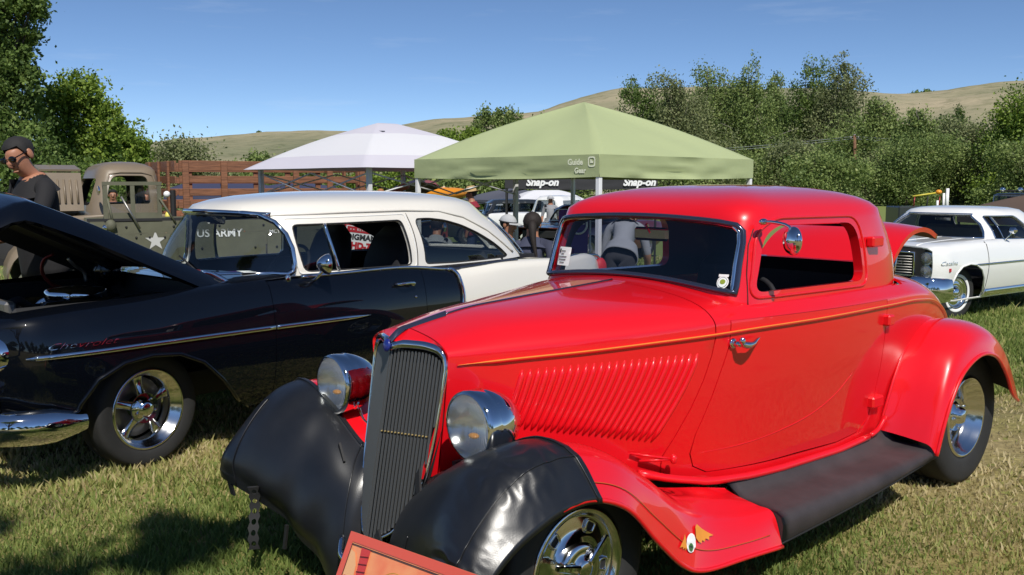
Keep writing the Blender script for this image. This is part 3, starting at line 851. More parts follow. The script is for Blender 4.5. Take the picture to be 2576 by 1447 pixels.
def wheel(parent, pos, R, W, rr, style, steer=0.0, spin=0.3, side=1):
    """wheel facing +y (side=1) or -y"""
    h = W / 2
    rz = steer if side > 0 else math.pi + steer
    if style == 'spinner':
        prof = [(rr, h * .80), (rr + .004, h * .90), (rr - .006, h * .97), (rr - .022, h * .93), (rr - .030, h * .72), (rr - .036, h * .60), (rr - .044, h * .62), (rr * .62, h * .62), (rr * .46, h * .70), (rr * .43, h * .98), (rr * .38, h * 1.08), (rr * .30, h * 1.10), (rr * .20, h * 1.05), (rr * .17, h * 1.22), (rr * .10, h * 1.27), (.0005, h * 1.28)]
        V, F = lathe(prof, 64, 'Y')
        w = mesh('wheel', V, F, ALU, parent)
    elif style == 'fivespoke':
        prof = [(rr, h * .80), (rr + .004, h * .90), (rr - .006, h * .97), (rr - .016, h * .94), (rr - .020, h * .70), (rr - .030, h * .68), (rr - .034, h * .45), (rr - .044, h * .43), (rr - .048, h * .15), (rr - .052, -h * .5)]
        w = mesh('wheel', *lathe(prof, 64, 'Y'), ALU, parent)
    else:
        prof = [(rr, h * .80), (rr + .003, h * .90), (rr - .008, h * .94), (rr - .02, h * .70), (rr * .80, h * .55), (rr * .72, h * .68), (rr * .55, h * .62), (rr * .38, h * .60), (rr * .36, h * .85), (rr * .25, h * .98), (.0005, h * 1.02)]
        w = mesh('wheel', *lathe(prof, 40, 'Y'), CHROME if style == 'cap' else M_STEEL, parent)
    w.location = pos; w.rotation_euler = (0, 0, rz)
    mesh('tyre', *tyre_geo(R, W, rr), RUBBER, w)
    if style == 'spinner':
        for k in range(5):
            a = spin + 2 * math.pi * k / 5 + .55
            Rm = rotm('Y', -a)
            q = round_poly([(rr * .58, -.018), (rr * .58, .018), (rr * .76, .022), (rr * .76, -.022)], .012)
            mb = MB()
            P, T = cdt(q, (), .03, grid=False)
            V = place(np.c_[P[:, 0], np.full(len(P), h * .645), P[:, 1]], Rm); mb.add(V, [t[::-1] for t in T])
            mb.build('slot', BLACKMATTE, w)
            ring = place(np.c_[q[:, 0], np.full(len(q), h * .66), q[:, 1]], Rm)
            mesh('slot_rim', *tube(ring, .006, 6, closed=True), CHROME, w)
        for k in range(3):
            a = spin + 2 * math.pi * k / 3
            Rm = rotm('Y', -a)
            mb = MB(); V, F = box((rr * .40, h * 1.22, 0), (rr * .56, .020, .030), bev=.006)
            V[:, 2] *= 1 - .45 * np.clip((V[:, 0] - rr * .2) / (rr * .5), 0, 1)
            mb.add(place(V, Rm), F); mb.build('spinner_bar', CHROME, w)
    if style == 'fivespoke':
        mesh('brake_disc', *lathe([(rr - .06, -h * .35), (rr - .06, -h * .30), (.06, -h * .28), (.06, -h * .5)], 40, 'Y'), M_STEEL, w)
        for k in range(5):
            a = spin + 2 * math.pi * k / 5
            Rm = rotm('Y', -a)
            st = np.linspace(0, 1, 9); V = []; F = []
            for t in st:
                r = .045 + t * (rr - .085)
                hw = .034 - .052 * t * (1 - t) * 1.1 + .008 * t
                y = h * (.62 - .50 * math.sin(t * math.pi * .62))
                dp = .018
                V += [(r, y - dp, -hw), (r, y, -hw * .80), (r, y + .006, 0), (r, y, hw * .80), (r, y - dp, hw)]
            F = gridF(9, 5, flip=True)
            mesh('spoke', place(V, Rm), F, ALU, w)
            mesh('wheel_nut', *tube(place([(.062, h * .50, 0), (.062, h * .72, 0)], rotm('Y', -(a + .63))), [.0095, .008], 8), CHROME, w)
        mesh('hub_cap', *lathe([(.085, h * .42), (.085, h * .56), (.050, h * .62), (.045, h * .78), (.030, h * .86), (.0005, h * .88)], 24, 'Y'), CHROME, w)
    if style == 'cap':
        ww = [(rr + .012, h * .955), (rr + .016, h * 1.0), (rr + .044, h * 1.005), (rr + .048, h * .99)]
        mesh('whitewall', *lathe(ww, 48, 'Y'), WHITEP, w)
    return w

M_STEEL = M('steel_grey', (0.30, 0.29, 0.27), .4, .8)

# ------------------------------------------------------------------ the red coupe
VINYL = M('black_vinyl', (0.0105, 0.0115, 0.014), .33, 0, 0, var=.2, vscale=8, bump=.12, bscale=260, bdist=.002, spec=.6, rvar=.05)
MIRRORG = M('mirror_glass', (.8, .82, .84), .02, 1.0)

def make_coupe():
    root = thing('coupe', 'bright red vintage hot rod coupe with louvred hood and black fender covers', 'car', (-0.2586, 3.5107, 0.0), 3.8587)
    B = Body([
        (.165, [(.165, .48), (.195, .65), (.218, .80), (.234, .935), (.228, .985), (.165, 1.018), (.08, 1.036), (0, 1.045)]),
        (-.10, [(.27, .50), (.30, .65), (.318, .80), (.325, .945), (.312, 1.0), (.24, 1.052), (.12, 1.083), (0, 1.094)]),
        (-.34, [(.35, .50), (.38, .65), (.402, .80), (.41, .952), (.395, 1.012), (.31, 1.068), (.16, 1.100), (0, 1.112)]),
        (-.62, [(.45, .42), (.475, .62), (.497, .80), (.507, .966), (.492, 1.028), (.39, 1.085), (.2, 1.118), (0, 1.130)]),
        (-.88, [(.54, .365), (.565, .60), (.583, .80), (.593, .980), (.578, 1.044), (.47, 1.100), (.25, 1.134), (0, 1.146)]),
        (-1.05, [(.585, .345), (.60, .60), (.618, .80), (.628, .988), (.612, 1.052), (.52, 1.108), (.28, 1.145), (0, 1.158)]),
        (-1.5, [(.628, .33), (.648, .60), (.668, .80), (.678, .996), (.660, 1.056), (.58, 1.105), (.3, 1.138), (0, 1.148)]),
        (-2.1, [(.628, .33), (.648, .60), (.670, .80), (.680, 1.002), (.660, 1.060), (.57, 1.105), (.3, 1.138), (0, 1.148)]),
        (-2.45, [(.585, .345), (.615, .60), (.645, .80), (.655, .998), (.633, 1.052), (.54, 1.100), (.3, 1.13), (0, 1.14)]),
        (-2.76, [(.52, .40), (.56, .60), (.592, .80), (.602, .955), (.575, 1.01), (.48, 1.06), (.28, 1.095), (0, 1.11)]),
        (-3.04, [(.45, .42), (.49, .58), (.525, .73), (.53, .845), (.50, .90), (.42, .955), (.25, .99), (0, 1.005)]),
        (-3.24, [(.40, .45), (.43, .56), (.455, .66), (.45, .73), (.42, .775), (.35, .83), (.2, .86), (0, .87)]),
        (-3.36, [(.36, .47), (.38, .53), (.39, .58), (.385, .61), (.36, .63), (.3, .64), (.18, .65), (0, .655)])])
    VM = B.vmax(); zb = lambda x: float(np.interp(-x, [-.165, .10, .34, .62, .88, 1.05, 1.5, 2.1], [.935, .945, .952, .966, .98, .988, .996, 1.002]))
    # hood seam with the cowl
    seam = [(-.70, .50), (-.74, .57), (-.80, .69), (-.845, .80), (-.875, .90), (-.89, .975), (-.885, 1.03)]
    su = B.uv(seam); su = np.vstack([su, [(-.89, B.sc * 5), (-.90, B.sc * 6), (-.905, VM)]])
    hood = np.vstack([[(.160, 0), ], su[0:1] * [1, 0], su - [-.004, 0], [(.160, VM)]])
    hood = np.vstack([[(.160, 0)], [(su[0][0] + .004, 0)], su + [.004, 0], [(.160, VM)]])
    P, T = cdt(hood, (), .045); h = both('hood', P, T, B, RED, root, flip=True); solid(h, .012)
    # louvres
    nl = 24
    for i in range(nl):
        f = i / (nl - 1)
        xt = -.108 - f * .70; zt = .903 + .010 * f
        zbm = .695 - .125 * f
        xb = -.050 + f * (-.645 + .050)
        n = 9
        t = np.linspace(0, 1, n)
        px = xt + (xb - xt) * (t ** 1.25); pz = zt + (zbm - zt) * t
        r = .0112 * np.clip(np.minimum(t, 1 - t) * 9 + .25, 0, 1)
        C = B.on(np.c_[px, pz], .0015)
        mesh('louvre', *tube(C, r, 8, caps=True), RED, h)
    # belt stripe
    xs = np.r_[np.linspace(.130, -2.1, 50), np.linspace(-2.2, -3.22, 26)]
    vbelt = np.full(len(xs), 3 * B.sc)
    q = np.c_[xs, vbelt]; Pb = B(q); Pb[:, 1] += .003
    rr_ = np.clip((.13 - xs) * .06, .002, .0085)
    mesh('belt_moulding', *tube(Pb, rr_, 8), RED, root)
    Pb2 = Pb + [0, .0055, .0035]
    mesh('pinstripe', *tube(Pb2, np.minimum(rr_ * .5, .0036), 6), ORANGE, root)
    # cowl, quarters and deck, with door and cabin cut out
    door = [(-.962, 1.032), (-.955, .93), (-.925, .84), (-.885, .72), (-.83, .58), (-.815, .50), (-.835, .445), (-.90, .412), (-1.3, .402), (-1.75, .398), (-1.93, .415), (-2.02, .47), (-2.065, .56), (-2.088, .70), (-2.092, .9), (-2.090, 1.032)]
    du = B.uv(densify(door, .05))
    cab = [(-1.075, VM + .1), (-1.075, B.sc * 5.1), (-1.10, B.sc * 4.45), (-2.36, B.sc * 4.45), (-2.42, B.sc * 5.1), (-2.42, VM + .1)]
    out = np.vstack([[(su[0][0] - .001, 0)], [(-3.36, 0)], [(-3.36, VM)], [(-3.22, VM), (-3.20, B.sc * 5.2), (-2.66, B.sc * 4.95), (-2.64, VM)], [(-2.42, VM)], [(-2.42, B.sc * 5.1), (-2.36, B.sc * 4.45), (-1.10, B.sc * 4.45), (-1.075, B.sc * 5.1), (-1.075, VM)], su[::-1] - [.001, 0]])
    P, T = cdt(out, [du], .05); b = both('body', P, T, B, RED, root, flip=True); solid(b, .012)
    cdoor = du.mean(0); di = cdoor + (du - cdoor) * (1 - .005 / np.linalg.norm(du - cdoor, axis=1, keepdims=True))
    P, T = cdt(di, (), .0537)
    d = both('door', P, T, B, RED, root, flip=True, sides=(1,)); solid(d, .02)
    d2 = both('door', P, T, B, RED, root, flip=True, sides=(-1,)); solid(d2, .02)
    # door handle: stalk, knob and swept lever
    hb = B.on([(-.972, .94)], 0)[0]
    mb = MB(); mb.add(*tube([hb, hb + [0, .045, 0]], [.014, .010], 10)); mb.add(*ellipsoid(hb + [0, .004, 0], (.022, .010, .022)))
    mb.add(*ellipsoid(hb + [.006, .052, .016], (.013, .013, .016)))
    mb.add(*tube(resample([hb + [.004, .05, .004], hb + [-.03, .055, -.004], hb + [-.06, .056, -.002], hb + [-.105, .046, .010], hb + [-.13, .040, .014]], 14), [.012, .013, .014, .015, .014, .012, .010, .009, .008, .007, .006, .005, .004, .003], 8))
    mb.build('door_handle', CHROME, d, smooth=True)
    for (x, z, w_, hh) in ((-2.085, .935, .055, .052), (-2.055, .545, .10, .055), (-2.085, 1.30, .10, .05)):
        p = B.on([(x, min(z, 1.03))], .0)[0]
        if z > 1.1: p = np.array([x, .597, z])
        mb = MB(); mb.add(*box(p + [0, .012, 0], (w_, .04, hh), bev=.008)); mb.build('hinge', RED, d, smooth=False)
    # sill moulding
    xs = np.linspace(-.56, -2.0, 26); zz = np.interp(-xs, [.56, .7, .85, 1.1, 1.75, 2.0], [.475, .435, .405, .385, .378, .395])
    S = np.c_[xs, np.interp(-xs, [.56, .9, 1.3, 2.0], [.49, .60, .645, .66]), zz - .012]
    mesh('sill', *tube(S, .016, 8), RED, root)
    S = np.array([(-2.02, .66, .385), (-2.08, .665, .405), (-2.14, .668, .455)])
    mesh('sill', *tube(resample(S, 8), .012, 8), RED, root)
    # reveal line low on the door
    S = B.on([(-.86, .50), (-1.05, .505), (-1.3, .53), (-1.55, .58), (-1.7, .64), (-1.82, .72)], .0)
    mesh('door_crease', *tube(resample(S, 24), np.r_[.0005, np.full(22, .0022), .0005], 6), RED, d)
    # cowl hinge rod and latch of the hood
    mb = MB(); a = B.on([(-.60, .50)], .012)[0]; c = B.on([(-.72, .51)], .05)[0]
    mb.add(*tube([a, c], .006, 6)); mb.add(*tube([B.on([(-.56, .535)], .01)[0], c], .005, 6)); mb.add(*ellipsoid(c, (.014, .014, .02)))
    mb.build('hood_latch', RED, root, smooth=True)
    # ---- greenhouse
    G = House([(1.062, -1.000, -2.555, .612), (1.15, -1.030, -2.555, .604), (1.30, -1.070, -2.51, .590), (1.42, -1.112, -2.43, .572)], 1.568, nf=9, nr=4.5, p=2.25, seam=.868)
    yy = np.linspace(-.552, .552, 23)
    bot = [(y, 1.128 + .040 * (1 - (y / .552) ** 2)) for y in yy]
    top = [(y, 1.402 + .028 * (1 - (y / .53) ** 2)) for y in np.linspace(.532, -.532, 23)]
    ws2 = np.array(bot + top)
    ws2 = np.array([bot[0]] + bot[1:-1] + [bot[-1]] + [(.545, 1.24), (.540, 1.33)] + [(.531, 1.375), (.505, 1.400)] + top[2:-2] + [(-.505, 1.400), (-.531, 1.375)] + [(-.540, 1.33), (-.545, 1.24)])
    WS = G.front(ws2)
    sw = round_poly([(-1.150, 1.128), (-2.005, 1.122), (-1.955, 1.395), (-1.335, 1.400), (-1.225, 1.352)], [.05, .07, .09, .10, .08], 7)
    SL, SR = G.side(sw), G.side(sw, -1)
    RW = G.front(round_poly([(-.37, 1.165), (.37, 1.165), (.35, 1.375), (-.35, 1.375)], [.05, .05, .10, .10], 7), True)
    shell = G.shell('roof', [WS, SL, SR, RW], RED, root, d=.045, inner=INTERIOR, thick=.045)
    G.trim('windscreen_trim', WS, .013, DARKCHROME, root, off=.004)
    wc = WS.mean(0)
    G.trim('windscreen_seal', wc + (WS - wc) * .972, .010, CHROME, root, off=.000)
    G.pane('windscreen', wc + (WS - wc) * .99, GLASS_TINT, root, off=-.012)
    G.trim('window_reveal', G.side(round_poly([(-1.118, 1.105), (-2.04, 1.098), (-1.985, 1.425), (-1.31, 1.430), (-1.185, 1.372)], [.06, .08, .10, .12, .09], 7)), .007, RED, root, off=.0)
    dr = [(-1.20, 1.09), (-1.19, 1.20), (-1.20, 1.30), (-1.25, 1.385), (-1.34, 1.443), (-1.5, 1.452), (-1.9, 1.447), (-2.02, 1.40), (-2.07, 1.30), (-2.085, 1.09)]
    S = G.side([( -1.105, 1.07), (-1.12, 1.2), (-1.145, 1.32), (-1.18, 1.385)])
    G.trim('door_gap', S, .0022, INTERIOR, root, off=.001, closed=False)
    # roof lip around the base
    base = np.c_[np.linspace(0, G.per, 140, endpoint=False), np.full(140, .004)]
    Pb = G.off(base, .006)
    mesh('roof_base_moulding', *tube(Pb, .011, 6, closed=True), RED, root)
    # ---- inside
    mb = MB(); mb.add(*box((-1.70, 0, .46), (1.3, 1.16, .03))); mb.add(*box((-1.02, 0, .74), (.03, 1.02, .55))); mb.add(*box((-2.52, 0, .78), (.03, 1.0, .62)))
    mb.build('cabin_floor', INTERIOR, root)
    mb = MB(); mb.add(*box((-1.95, 0, .66), (.55, 1.06, .22), bev=.06)); mb.add(*box((-2.24, 0, .93), (.22, 1.06, .50), rotm('Y', -.18), bev=.07)); mb.build('bench_seat', INTERIOR, root)
    mb = MB(); mb.add(*box((-1.10, 0, 1.03), (.10, 1.0, .14), bev=.03)); mb.build('dashboard', INTERIOR, root)
    th = np.linspace(0, 2 * math.pi, 28, endpoint=False)
    R = rotm('Y', .95)
    mb = MB(); mb.add(*tube(place(np.c_[.185 * np.cos(th), .185 * np.sin(th), 0 * th], R, (-1.40, .33, 1.0)), .013, 6, closed=True)); mb.add(*tube([(-1.40, .33, 1.0), (-1.08, .33, .80)], .02, 8))
    for k in range(3): mb.add(*tube(place([(0, 0, 0), (.18 * math.cos(k * 2.1), .18 * math.sin(k * 2.1), 0)], R, (-1.40, .33, 1.0)), .009, 6))
    mb.build('steering_wheel', INTERIOR, root, smooth=True)
    mb = MB(); mb.add(*box((-1.165, .02, 1.345), (.025, .20, .062), bev=.02)); mb.add(*tube([(-1.13, .02, 1.39), (-1.16, .02, 1.35)], .008, 6)); mb.build('rear_view_mirror', CHROME, root)
    # stickers on the screen
    def sticker(name, y0, y1, z0, z1, mat, off=-.004, r=.008):
        q = G.front(round_poly([(y0, z0), (y1, z0), (y1, z1), (y0, z1)], r)); P_, T_ = cdt(q, (), .02)
        return mesh(name, G.off(P_, off), [t[::-1] for t in T_], mat, root)
    st = sticker('windscreen_card', -.482, -.392, 1.180, 1.268, PAPER, r=.006)
    for k, (a, b) in enumerate([(.012, .055), (.012, .045), (.006, .068), (.008, .064), (.02, .055)]):
        z = 1.250 - k * .0135
        q = G.front([(-.482 + a + (.012 if k < 2 else 0), z - .004), (-.482 + b, z - .004), (-.482 + b, z), (-.482 + a + (.012 if k < 2 else 0), z)]); P_, T_ = cdt(q, (), .03, grid=False)
        mesh('printed_line', G.off(P_, -.001), [t[::-1] for t in T_], INK, st)
    q = G.front([(-.474, 1.240), (-.462, 1.240), (-.462, 1.258), (-.474, 1.258)]); P_, T_ = cdt(q, (), .03, grid=False); mesh('printed_mark', G.off(P_, -.001), [t[::-1] for t in T_], INK, st)
    def disc(name, cy, cz, ry, rz, mat, off, par, k=22):
        a = np.linspace(0, 2 * math.pi, k, endpoint=False); q = G.front([(cy + ry * math.cos(t), cz + rz * math.sin(t)) for t in a]); P_, T_ = cdt(q, (), .03, grid=False)
        return mesh(name, G.off(P_, off), [t[::-1] for t in T_], mat, par)
    bd = disc('windscreen_badge', .498, 1.170, .024, .026, WHITEP, -.004, root)
    disc('badge_ring', .498, 1.170, .0195, .021, INK, -.003, bd); disc('badge_disc', .498, 1.170, .0180, .0195, PAPER, -.002, bd); disc('badge_emblem', .499, 1.172, .011, .010, M('badge_green', (.25, .32, .03), .5), -.001, bd)
    q = G.front([(.478, 1.192), (.518, 1.192), (.518, 1.202), (.478, 1.202)]); P_, T_ = cdt(q, (), .03, grid=False); mesh('badge_banner', G.off(P_, -.003), [t[::-1] for t in T_], WHITEP, bd)
    # wing mirror on a stalk from the pillar
    m0 = np.array([-1.165, .598, 1.405]); mc = np.array([-1.185, .735, 1.345])
    mr = mesh('wing_mirror', *place_VF(lathe([(.0005, .030), (.030, .026), (.050, .014), (.058, 0), (.057, -.008), (.050, -.011)], 32, 'X'), rotm('Z', -.45), mc), CHROME, root)
    mesh('mirror_face', *place_VF(lathe([(.052, -.010), (.0005, -.0105)], 32, 'X'), rotm('Z', -.45), mc), MIRRORG, mr)
    mb = MB(); mb.add(*ellipsoid(m0 + [-.01, .006, .012], (.028, .014, .014))); mb.add(*tube(resample([m0 + [-.01, .01, .012], m0 + [-.005, .06, .012], mc + [.012, .0, .045], mc + [.016, 0, .005]], 10), .007, 8)); mb.build('mirror_arm', CHROME, mr, smooth=True)
    # ---- grille
    tz = np.array([.30, .33, .40, .545, .70, .85, .95, .985]); tw = np.array([.035, .085, .143, .188, .205, .213, .214, .205])
    wz_ = lambda z: np.interp(z, tz, tw)
    def gp(a, z, off=0.0):      # a: metres from the centre ridge
        w = wz_(z); xc = .240 + (.985 - z) * .180
        return np.array([xc - .088 * min(1.0, abs(a) / .21) - off, a, z])
    ztop = lambda a: .972 - .030 * max(0, (abs(a) - .13) / .08) ** 2 + .008 * (1 - abs(a) / .21)
    def zbot(a):
        zz = np.linspace(.30, .985, 200); ok = np.interp(zz, tz, tw) >= abs(a)
        return zz[np.argmax(ok)]
    mb = MB()
    nb = 16
    gr = None
    za = np.linspace(.30, .985, 24); V = []
    for z in za:
        for a in (-1, -.5, 0, .5, 1): V.append(gp(a * wz_(z), z, .040))
    gr = mesh('grille', V, gridF(24, 5, flip=True), M('grille_void', (.004, .004, .004), .9), root)
    for s in (-1, 1):
        for i in range(nb):
            a = s * (.0062 + i * .0133)
            if abs(a) > .208: continue
            z0, z1 = zbot(a) + .004, ztop(a)
            p0, p1 = gp(a, z0), gp(a, z1)
            V, F = box((0, 0, 0), (.007, .0058, 1.0)); V = V.copy(); L = z1 - z0
            V[:, 2] = V[:, 2] + .5
            W = np.c_[p0[0] + (p1[0] - p0[0]) * V[:, 2] + V[:, 0] - .003, a + V[:, 1], z0 + L * V[:, 2]]
            mesh('grille_bar', W, F, GRILLE, gr, smooth=False)
    for zc, mt in ((.685, GOLD),):
        for s in (1,):
            for i in range(nb - 1):
                a = s * (.0128 + i * .0133)
                if abs(a) > wz_(zc) - .012: continue
                mesh('bead', *box(gp(a, zc, -.003), (.008, .005, .006), bev=.0015), mt, gr, smooth=False)
    # chrome surround
    def side_path(s):
        zz = np.r_[np.linspace(.302, .40, 7), np.linspace(.45, .93, 12)]
        P_ = [gp(s * (wz_(z) + .010), z, .004) for z in zz]
        P_ += [gp(s * .213, .962, .002), gp(s * .195, .982, 0), gp(s * .150, .996, 0), gp(s * .09, 1.000, -.002), gp(s * .045, .998, -.004), gp(s * .012, .986, -.010)]
        return P_
    for s in (-1, 1):
        Pp = resample(side_path(s), 60); Rr = np.interp(np.linspace(0, 1, 60), [0, .12, .6, .72, .80, .95, 1], [.005, .006, .0065, .010, .0165, .016, .013])
        mesh('grille_surround', *tube(Pp, Rr, 10), CHROME, gr)
    # shell filling between the surround and the hood
    V = []; n1 = 30
    prof = B(np.c_[np.full(n1, .165), np.linspace(B.sc * .3, VM, n1)])
    for i in range(n1):
        q = prof[i]; z = min(q[2], .992) ; a = q[1]
        g = gp(min(a, wz_(min(z, .985)) + .012), z, .004)
        if q[2] > .985: g = gp(a, .985 + (q[2] - .985) * .35, .0)
        for t in (0, .33, .66, 1): V.append(q * (1 - t) + g * t)
    mb = MB(); F = gridF(n1, 4, flip=False); mb.add(V, F); a_, b_ = mirror_y(V, F); mb.add(a_, b_); mb.build('grille_shell', RED, root, smooth=True)
    # badge and hood ornament
    bc = gp(0, .992, -.018)
    bd = mesh('radiator_badge', *ellipsoid(bc, (.010, .021, .024), 18, 9, rotm('Y', -.18)), BLUE, root)
    P_ = B(np.c_[np.linspace(.162, -.01, 12), np.full(12, VM)]); P_[:, 2] += .004
    Pth = np.vstack([[gp(0, 1.008, -.012)], [(.205, 0, 1.040)], P_])
    Pth = resample(Pth, 22); w_ = np.interp(np.linspace(0, 1, 22), [0, .15, .45, .8, .97, 1], [.018, .013, .008, .014, .019, .004])
    V = []
    for p, w in zip(Pth, w_):
        V += [p + [0, -w, -.004], p + [0, -w * .5, .006], p + [0, 0, .011], p + [0, w * .5, .006], p + [0, w, -.004]]
    mesh('hood_ornament', V, gridF(22, 5), DARKCHROME, root)
    P_ = B(np.c_[np.linspace(.0, -.93, 30), np.full(30, VM)]); P_[:, 2] += .002
    mesh('hood_hinge_strip', *tube(P_, 0.0045, 6), DARKCHROME, root)
    # ---- headlights
    for s in (1, -1):
        c = np.array([.228, s * .437, .772])
        hl_ = mesh('headlight', *place_VF(lathe([(.110, .008), (.119, .004), (.122, -.012), (.121, -.045), (.119, -.052), (.121, -.058), (.113, -.095), (.095, -.14), (.065, -.175), (.03, -.195), (.0005, -.20)], 40, 'X'), None, c), CHROME, root)
        mesh('reflector', *place_VF(lathe([(.110, .004), (.10, -.022), (.07, -.05), (.03, -.066), (.0005, -.07)], 36, 'X'), None, c), M_REFL, hl_)
        mesh('lens', *place_VF(lathe([(.111, .004), (.10, .014), (.07, .024), (.035, .029), (.0005, .030)], 40, 'X'), None, c), GLASS_LENS, hl_)
        mesh('bulb', *ellipsoid(c + [-.012, .012, -.030], (.016, .022, .010)), AMBER, hl_)
        mb = MB(); mb.add(*tube(resample([c + [-.05, 0, -.115], c + [-.05, -.0 * s, -.16], c + [-.06, -.05 * s, -.21], c + [-.09, -.10 * s, -.25]], 10), [.022] * 4 + [.017] * 6, 8)); mb.build('headlight_stand', BLACKMATTE, hl_, smooth=True)
        mesh('headlight_wire', *tube(resample([c + [-.10, -.02 * s, -.09], c + [-.10, -.07 * s, -.15], c + [-.12, -.16 * s, -.17]], 8), .006, 6), CHROME, hl_)
    # ---- fenders
    FR = np.array([
        [(.30, .05, .06), (.375, .13, .07), (.395, .30, .18), (.43, .46, .285), (.50, .62, .36), (.548, .765, .402), (.515, .845, .392)],
        [(.29, .06, .17), (.375, .14, .17), (.42, .31, .28), (.47, .47, .38), (.515, .63, .445), (.53, .77, .475), (.48, .855, .455)],
        [(.27, .10, .31), (.355, .16, .31), (.40, .33, .42), (.445, .50, .515), (.468, .64, .565), (.455, .77, .57), (.395, .860, .525)],
        [(.24, .14, .44), (.310, .19, .44), (.345, .36, .55), (.37, .53, .64), (.372, .65, .675), (.35, .775, .665), (.295, .862, .572)],
        [(.20, .20, .53), (.235, .25, .53), (.255, .41, .635), (.265, .55, .705), (.26, .66, .732), (.24, .78, .71), (.20, .862, .598)],
        [(.09, .28, .58), (.10, .32, .60), (.10, .45, .665), (.10, .57, .722), (.10, .67, .742), (.09, .78, .712), (.07, .862, .598)],
        [(-.09, .34, .56), (-.09, .38, .575), (-.09, .50, .635), (-.10, .60, .682), (-.105, .685, .695), (-.11, .785, .658), (-.09, .862, .53)],
        [(-.27, .41, .51), (-.27, .44, .52), (-.28, .54, .555), (-.285, .63, .585), (-.29, .71, .582), (-.285, .795, .538), (-.235, .866, .385)],
        [(-.45, .47, .45), (-.45, .50, .455), (-.455, .58, .468), (-.46, .65, .475), (-.46, .725, .458), (-.45, .80, .410), (-.375, .868, .262)],
        [(-.62, .53, .405), (-.62, .555, .405), (-.62, .61, .408), (-.62, .67, .402), (-.62, .735, .380), (-.60, .805, .335), (-.50, .870, .215)],
        [(-.80, .585, .38), (-.80, .60, .375), (-.80, .64, .362), (-.80, .69, .350), (-.80, .745, .332), (-.79, .815, .300), (-.73, .872, .198)],
        [(-.965, .60, .345), (-.965, .61, .340), (-.965, .65, .330), (-.965, .70, .322), (-.965, .76, .314), (-.965, .83, .300), (-.965, .874, .180)]])
    def sheet(C, nu, nv, off=0.0):
        m, k = C.shape[:2]
        A = hermite(np.arange(m), C, np.linspace(0, m - 1, nu))
        S = np.transpose(hermite(np.arange(k), np.transpose(A, (1, 0, 2)), np.linspace(0, k - 1, nv)), (1, 0, 2))
        if off:
            du_ = np.gradient(S, axis=0); dv_ = np.gradient(S, axis=1); n_ = np.cross(dv_, du_); n_ /= np.linalg.norm(n_, axis=2, keepdims=True) + 1e-9
            if n_[nu // 2, nv // 2, 2] < 0: n_ = -n_
            S = S + n_ * (off if np.isscalar(off) else off[..., None])
        return S
    lip = lambda S: np.concatenate([S, (S[:, -1:] + (S[:, -1:] - S[:, -2:-1]) * .0 + np.array([0, -.012, -.012]))], 1)
    for s in (1, -1):
        S = sheet(FR, 74, 30)
        V = S.reshape(-1, 3).copy(); V[:, 1] *= s
        f = mesh('front_fender', V, gridF(74, 30, flip=(s > 0)), RED, root); solid(f, .010, BLACKMATTE, 0)
        e = S[26:, -1].copy(); e[:, 1] *= s
        mesh('fender_bead', *tube(e, .009, 6), RED, f)
        if s > 0:
            st_ = sheet(FR, 74, 60)[24:72, 55] + [0, .0035, .001]
            mesh('pinstripe', *tube(st_, .0016, 5), ORANGE_DIM, f)
        # black cover
        nu, nv = 120, 90
        k_ = 5.15 if s > 0 else 4.35
        A = hermite(np.arange(12), FR, np.linspace(-0.0, k_, nu))
        edge = np.zeros((nu, nv))
        Cc = np.transpose(hermite(np.arange(7), np.transpose(A, (1, 0, 2)), np.linspace(0, 6, nv)), (1, 0, 2))
        from mathutils import noise as NZ
        offs = np.full((nu, nv), .011)
        for i in range(nu):
            for j in range(nv):
                u_, v_ = i / (nu - 1), j / (nv - 1)
                wr = (.62 - 2.2 * abs(NZ.noise(Vector((u_ * 13.0 + v_ * 9, v_ * 8.0 - u_ * 5, 2.0 + s))))) * .0036 + NZ.noise(Vector((u_ * 4, v_ * 5, 8.0))) * .003
                amp = math.exp(-((v_ - .78) / .12) ** 2) * 2.3 * (.25 + .75 * abs(math.sin(u_ * 5.5 + .8)) ** 2) + .10
                if s < 0:
                    wr = math.sin(v_ * 34 + u_ * 8 + 2.5 * NZ.noise(Vector((u_ * 3, v_ * 3, 1)))) * .0050
                    amp = math.exp(-((v_ - .36) / .22) ** 2) * (1.15 - u_) * 1.25 + .05
                offs[i, j] += wr * amp
                if u_ > .97: offs[i, j] += .003
        du_ = np.gradient(Cc, axis=0); dv_ = np.gradient(Cc, axis=1); n_ = np.cross(dv_, du_); n_ /= np.linalg.norm(n_, axis=2, keepdims=True) + 1e-9
        if n_[nu // 2, nv // 2, 2] < 0: n_ = -n_
        Cc = Cc + n_ * offs[..., None]
        ext = Cc[:, -1] + np.array([-.006, -.004, -.020]); ext2 = ext + [-.012, -.020, -.006]
        Cc = np.concatenate([Cc, ext[:, None], ext2[:, None]], 1)
        fr_ = Cc[:1] + np.array([-.004, 0, -.03]); Cc = np.concatenate([fr_, Cc], 0)
        V = Cc.reshape(-1, 3).copy(); V[:, 1] *= s
        cv = mesh('fender_cover', V, gridF(nu + 1, nv + 2, flip=(s > 0)), VINYL, f); solid(cv, .006)
        # stitched seams
        for jj, i0, i1 in ((74, 0, nu), (34, 0, 44)) if s > 0 else ((66, 0, 84), (14, 40, nu)):
            q = Cc[i0:i1, jj].copy() + n_[10, jj] * .0; q[:, 1] *= s
            q = q + np.array([.0015, 0, .002]); mesh('cover_seam', *tube(q, .0028, 5), VINYL, cv)
        q = Cc[-4, :].copy(); q[:, 1] *= s; q[:, 2] += .002
        mesh('cover_hem', *tube(q, .0035, 5), VINYL, cv)
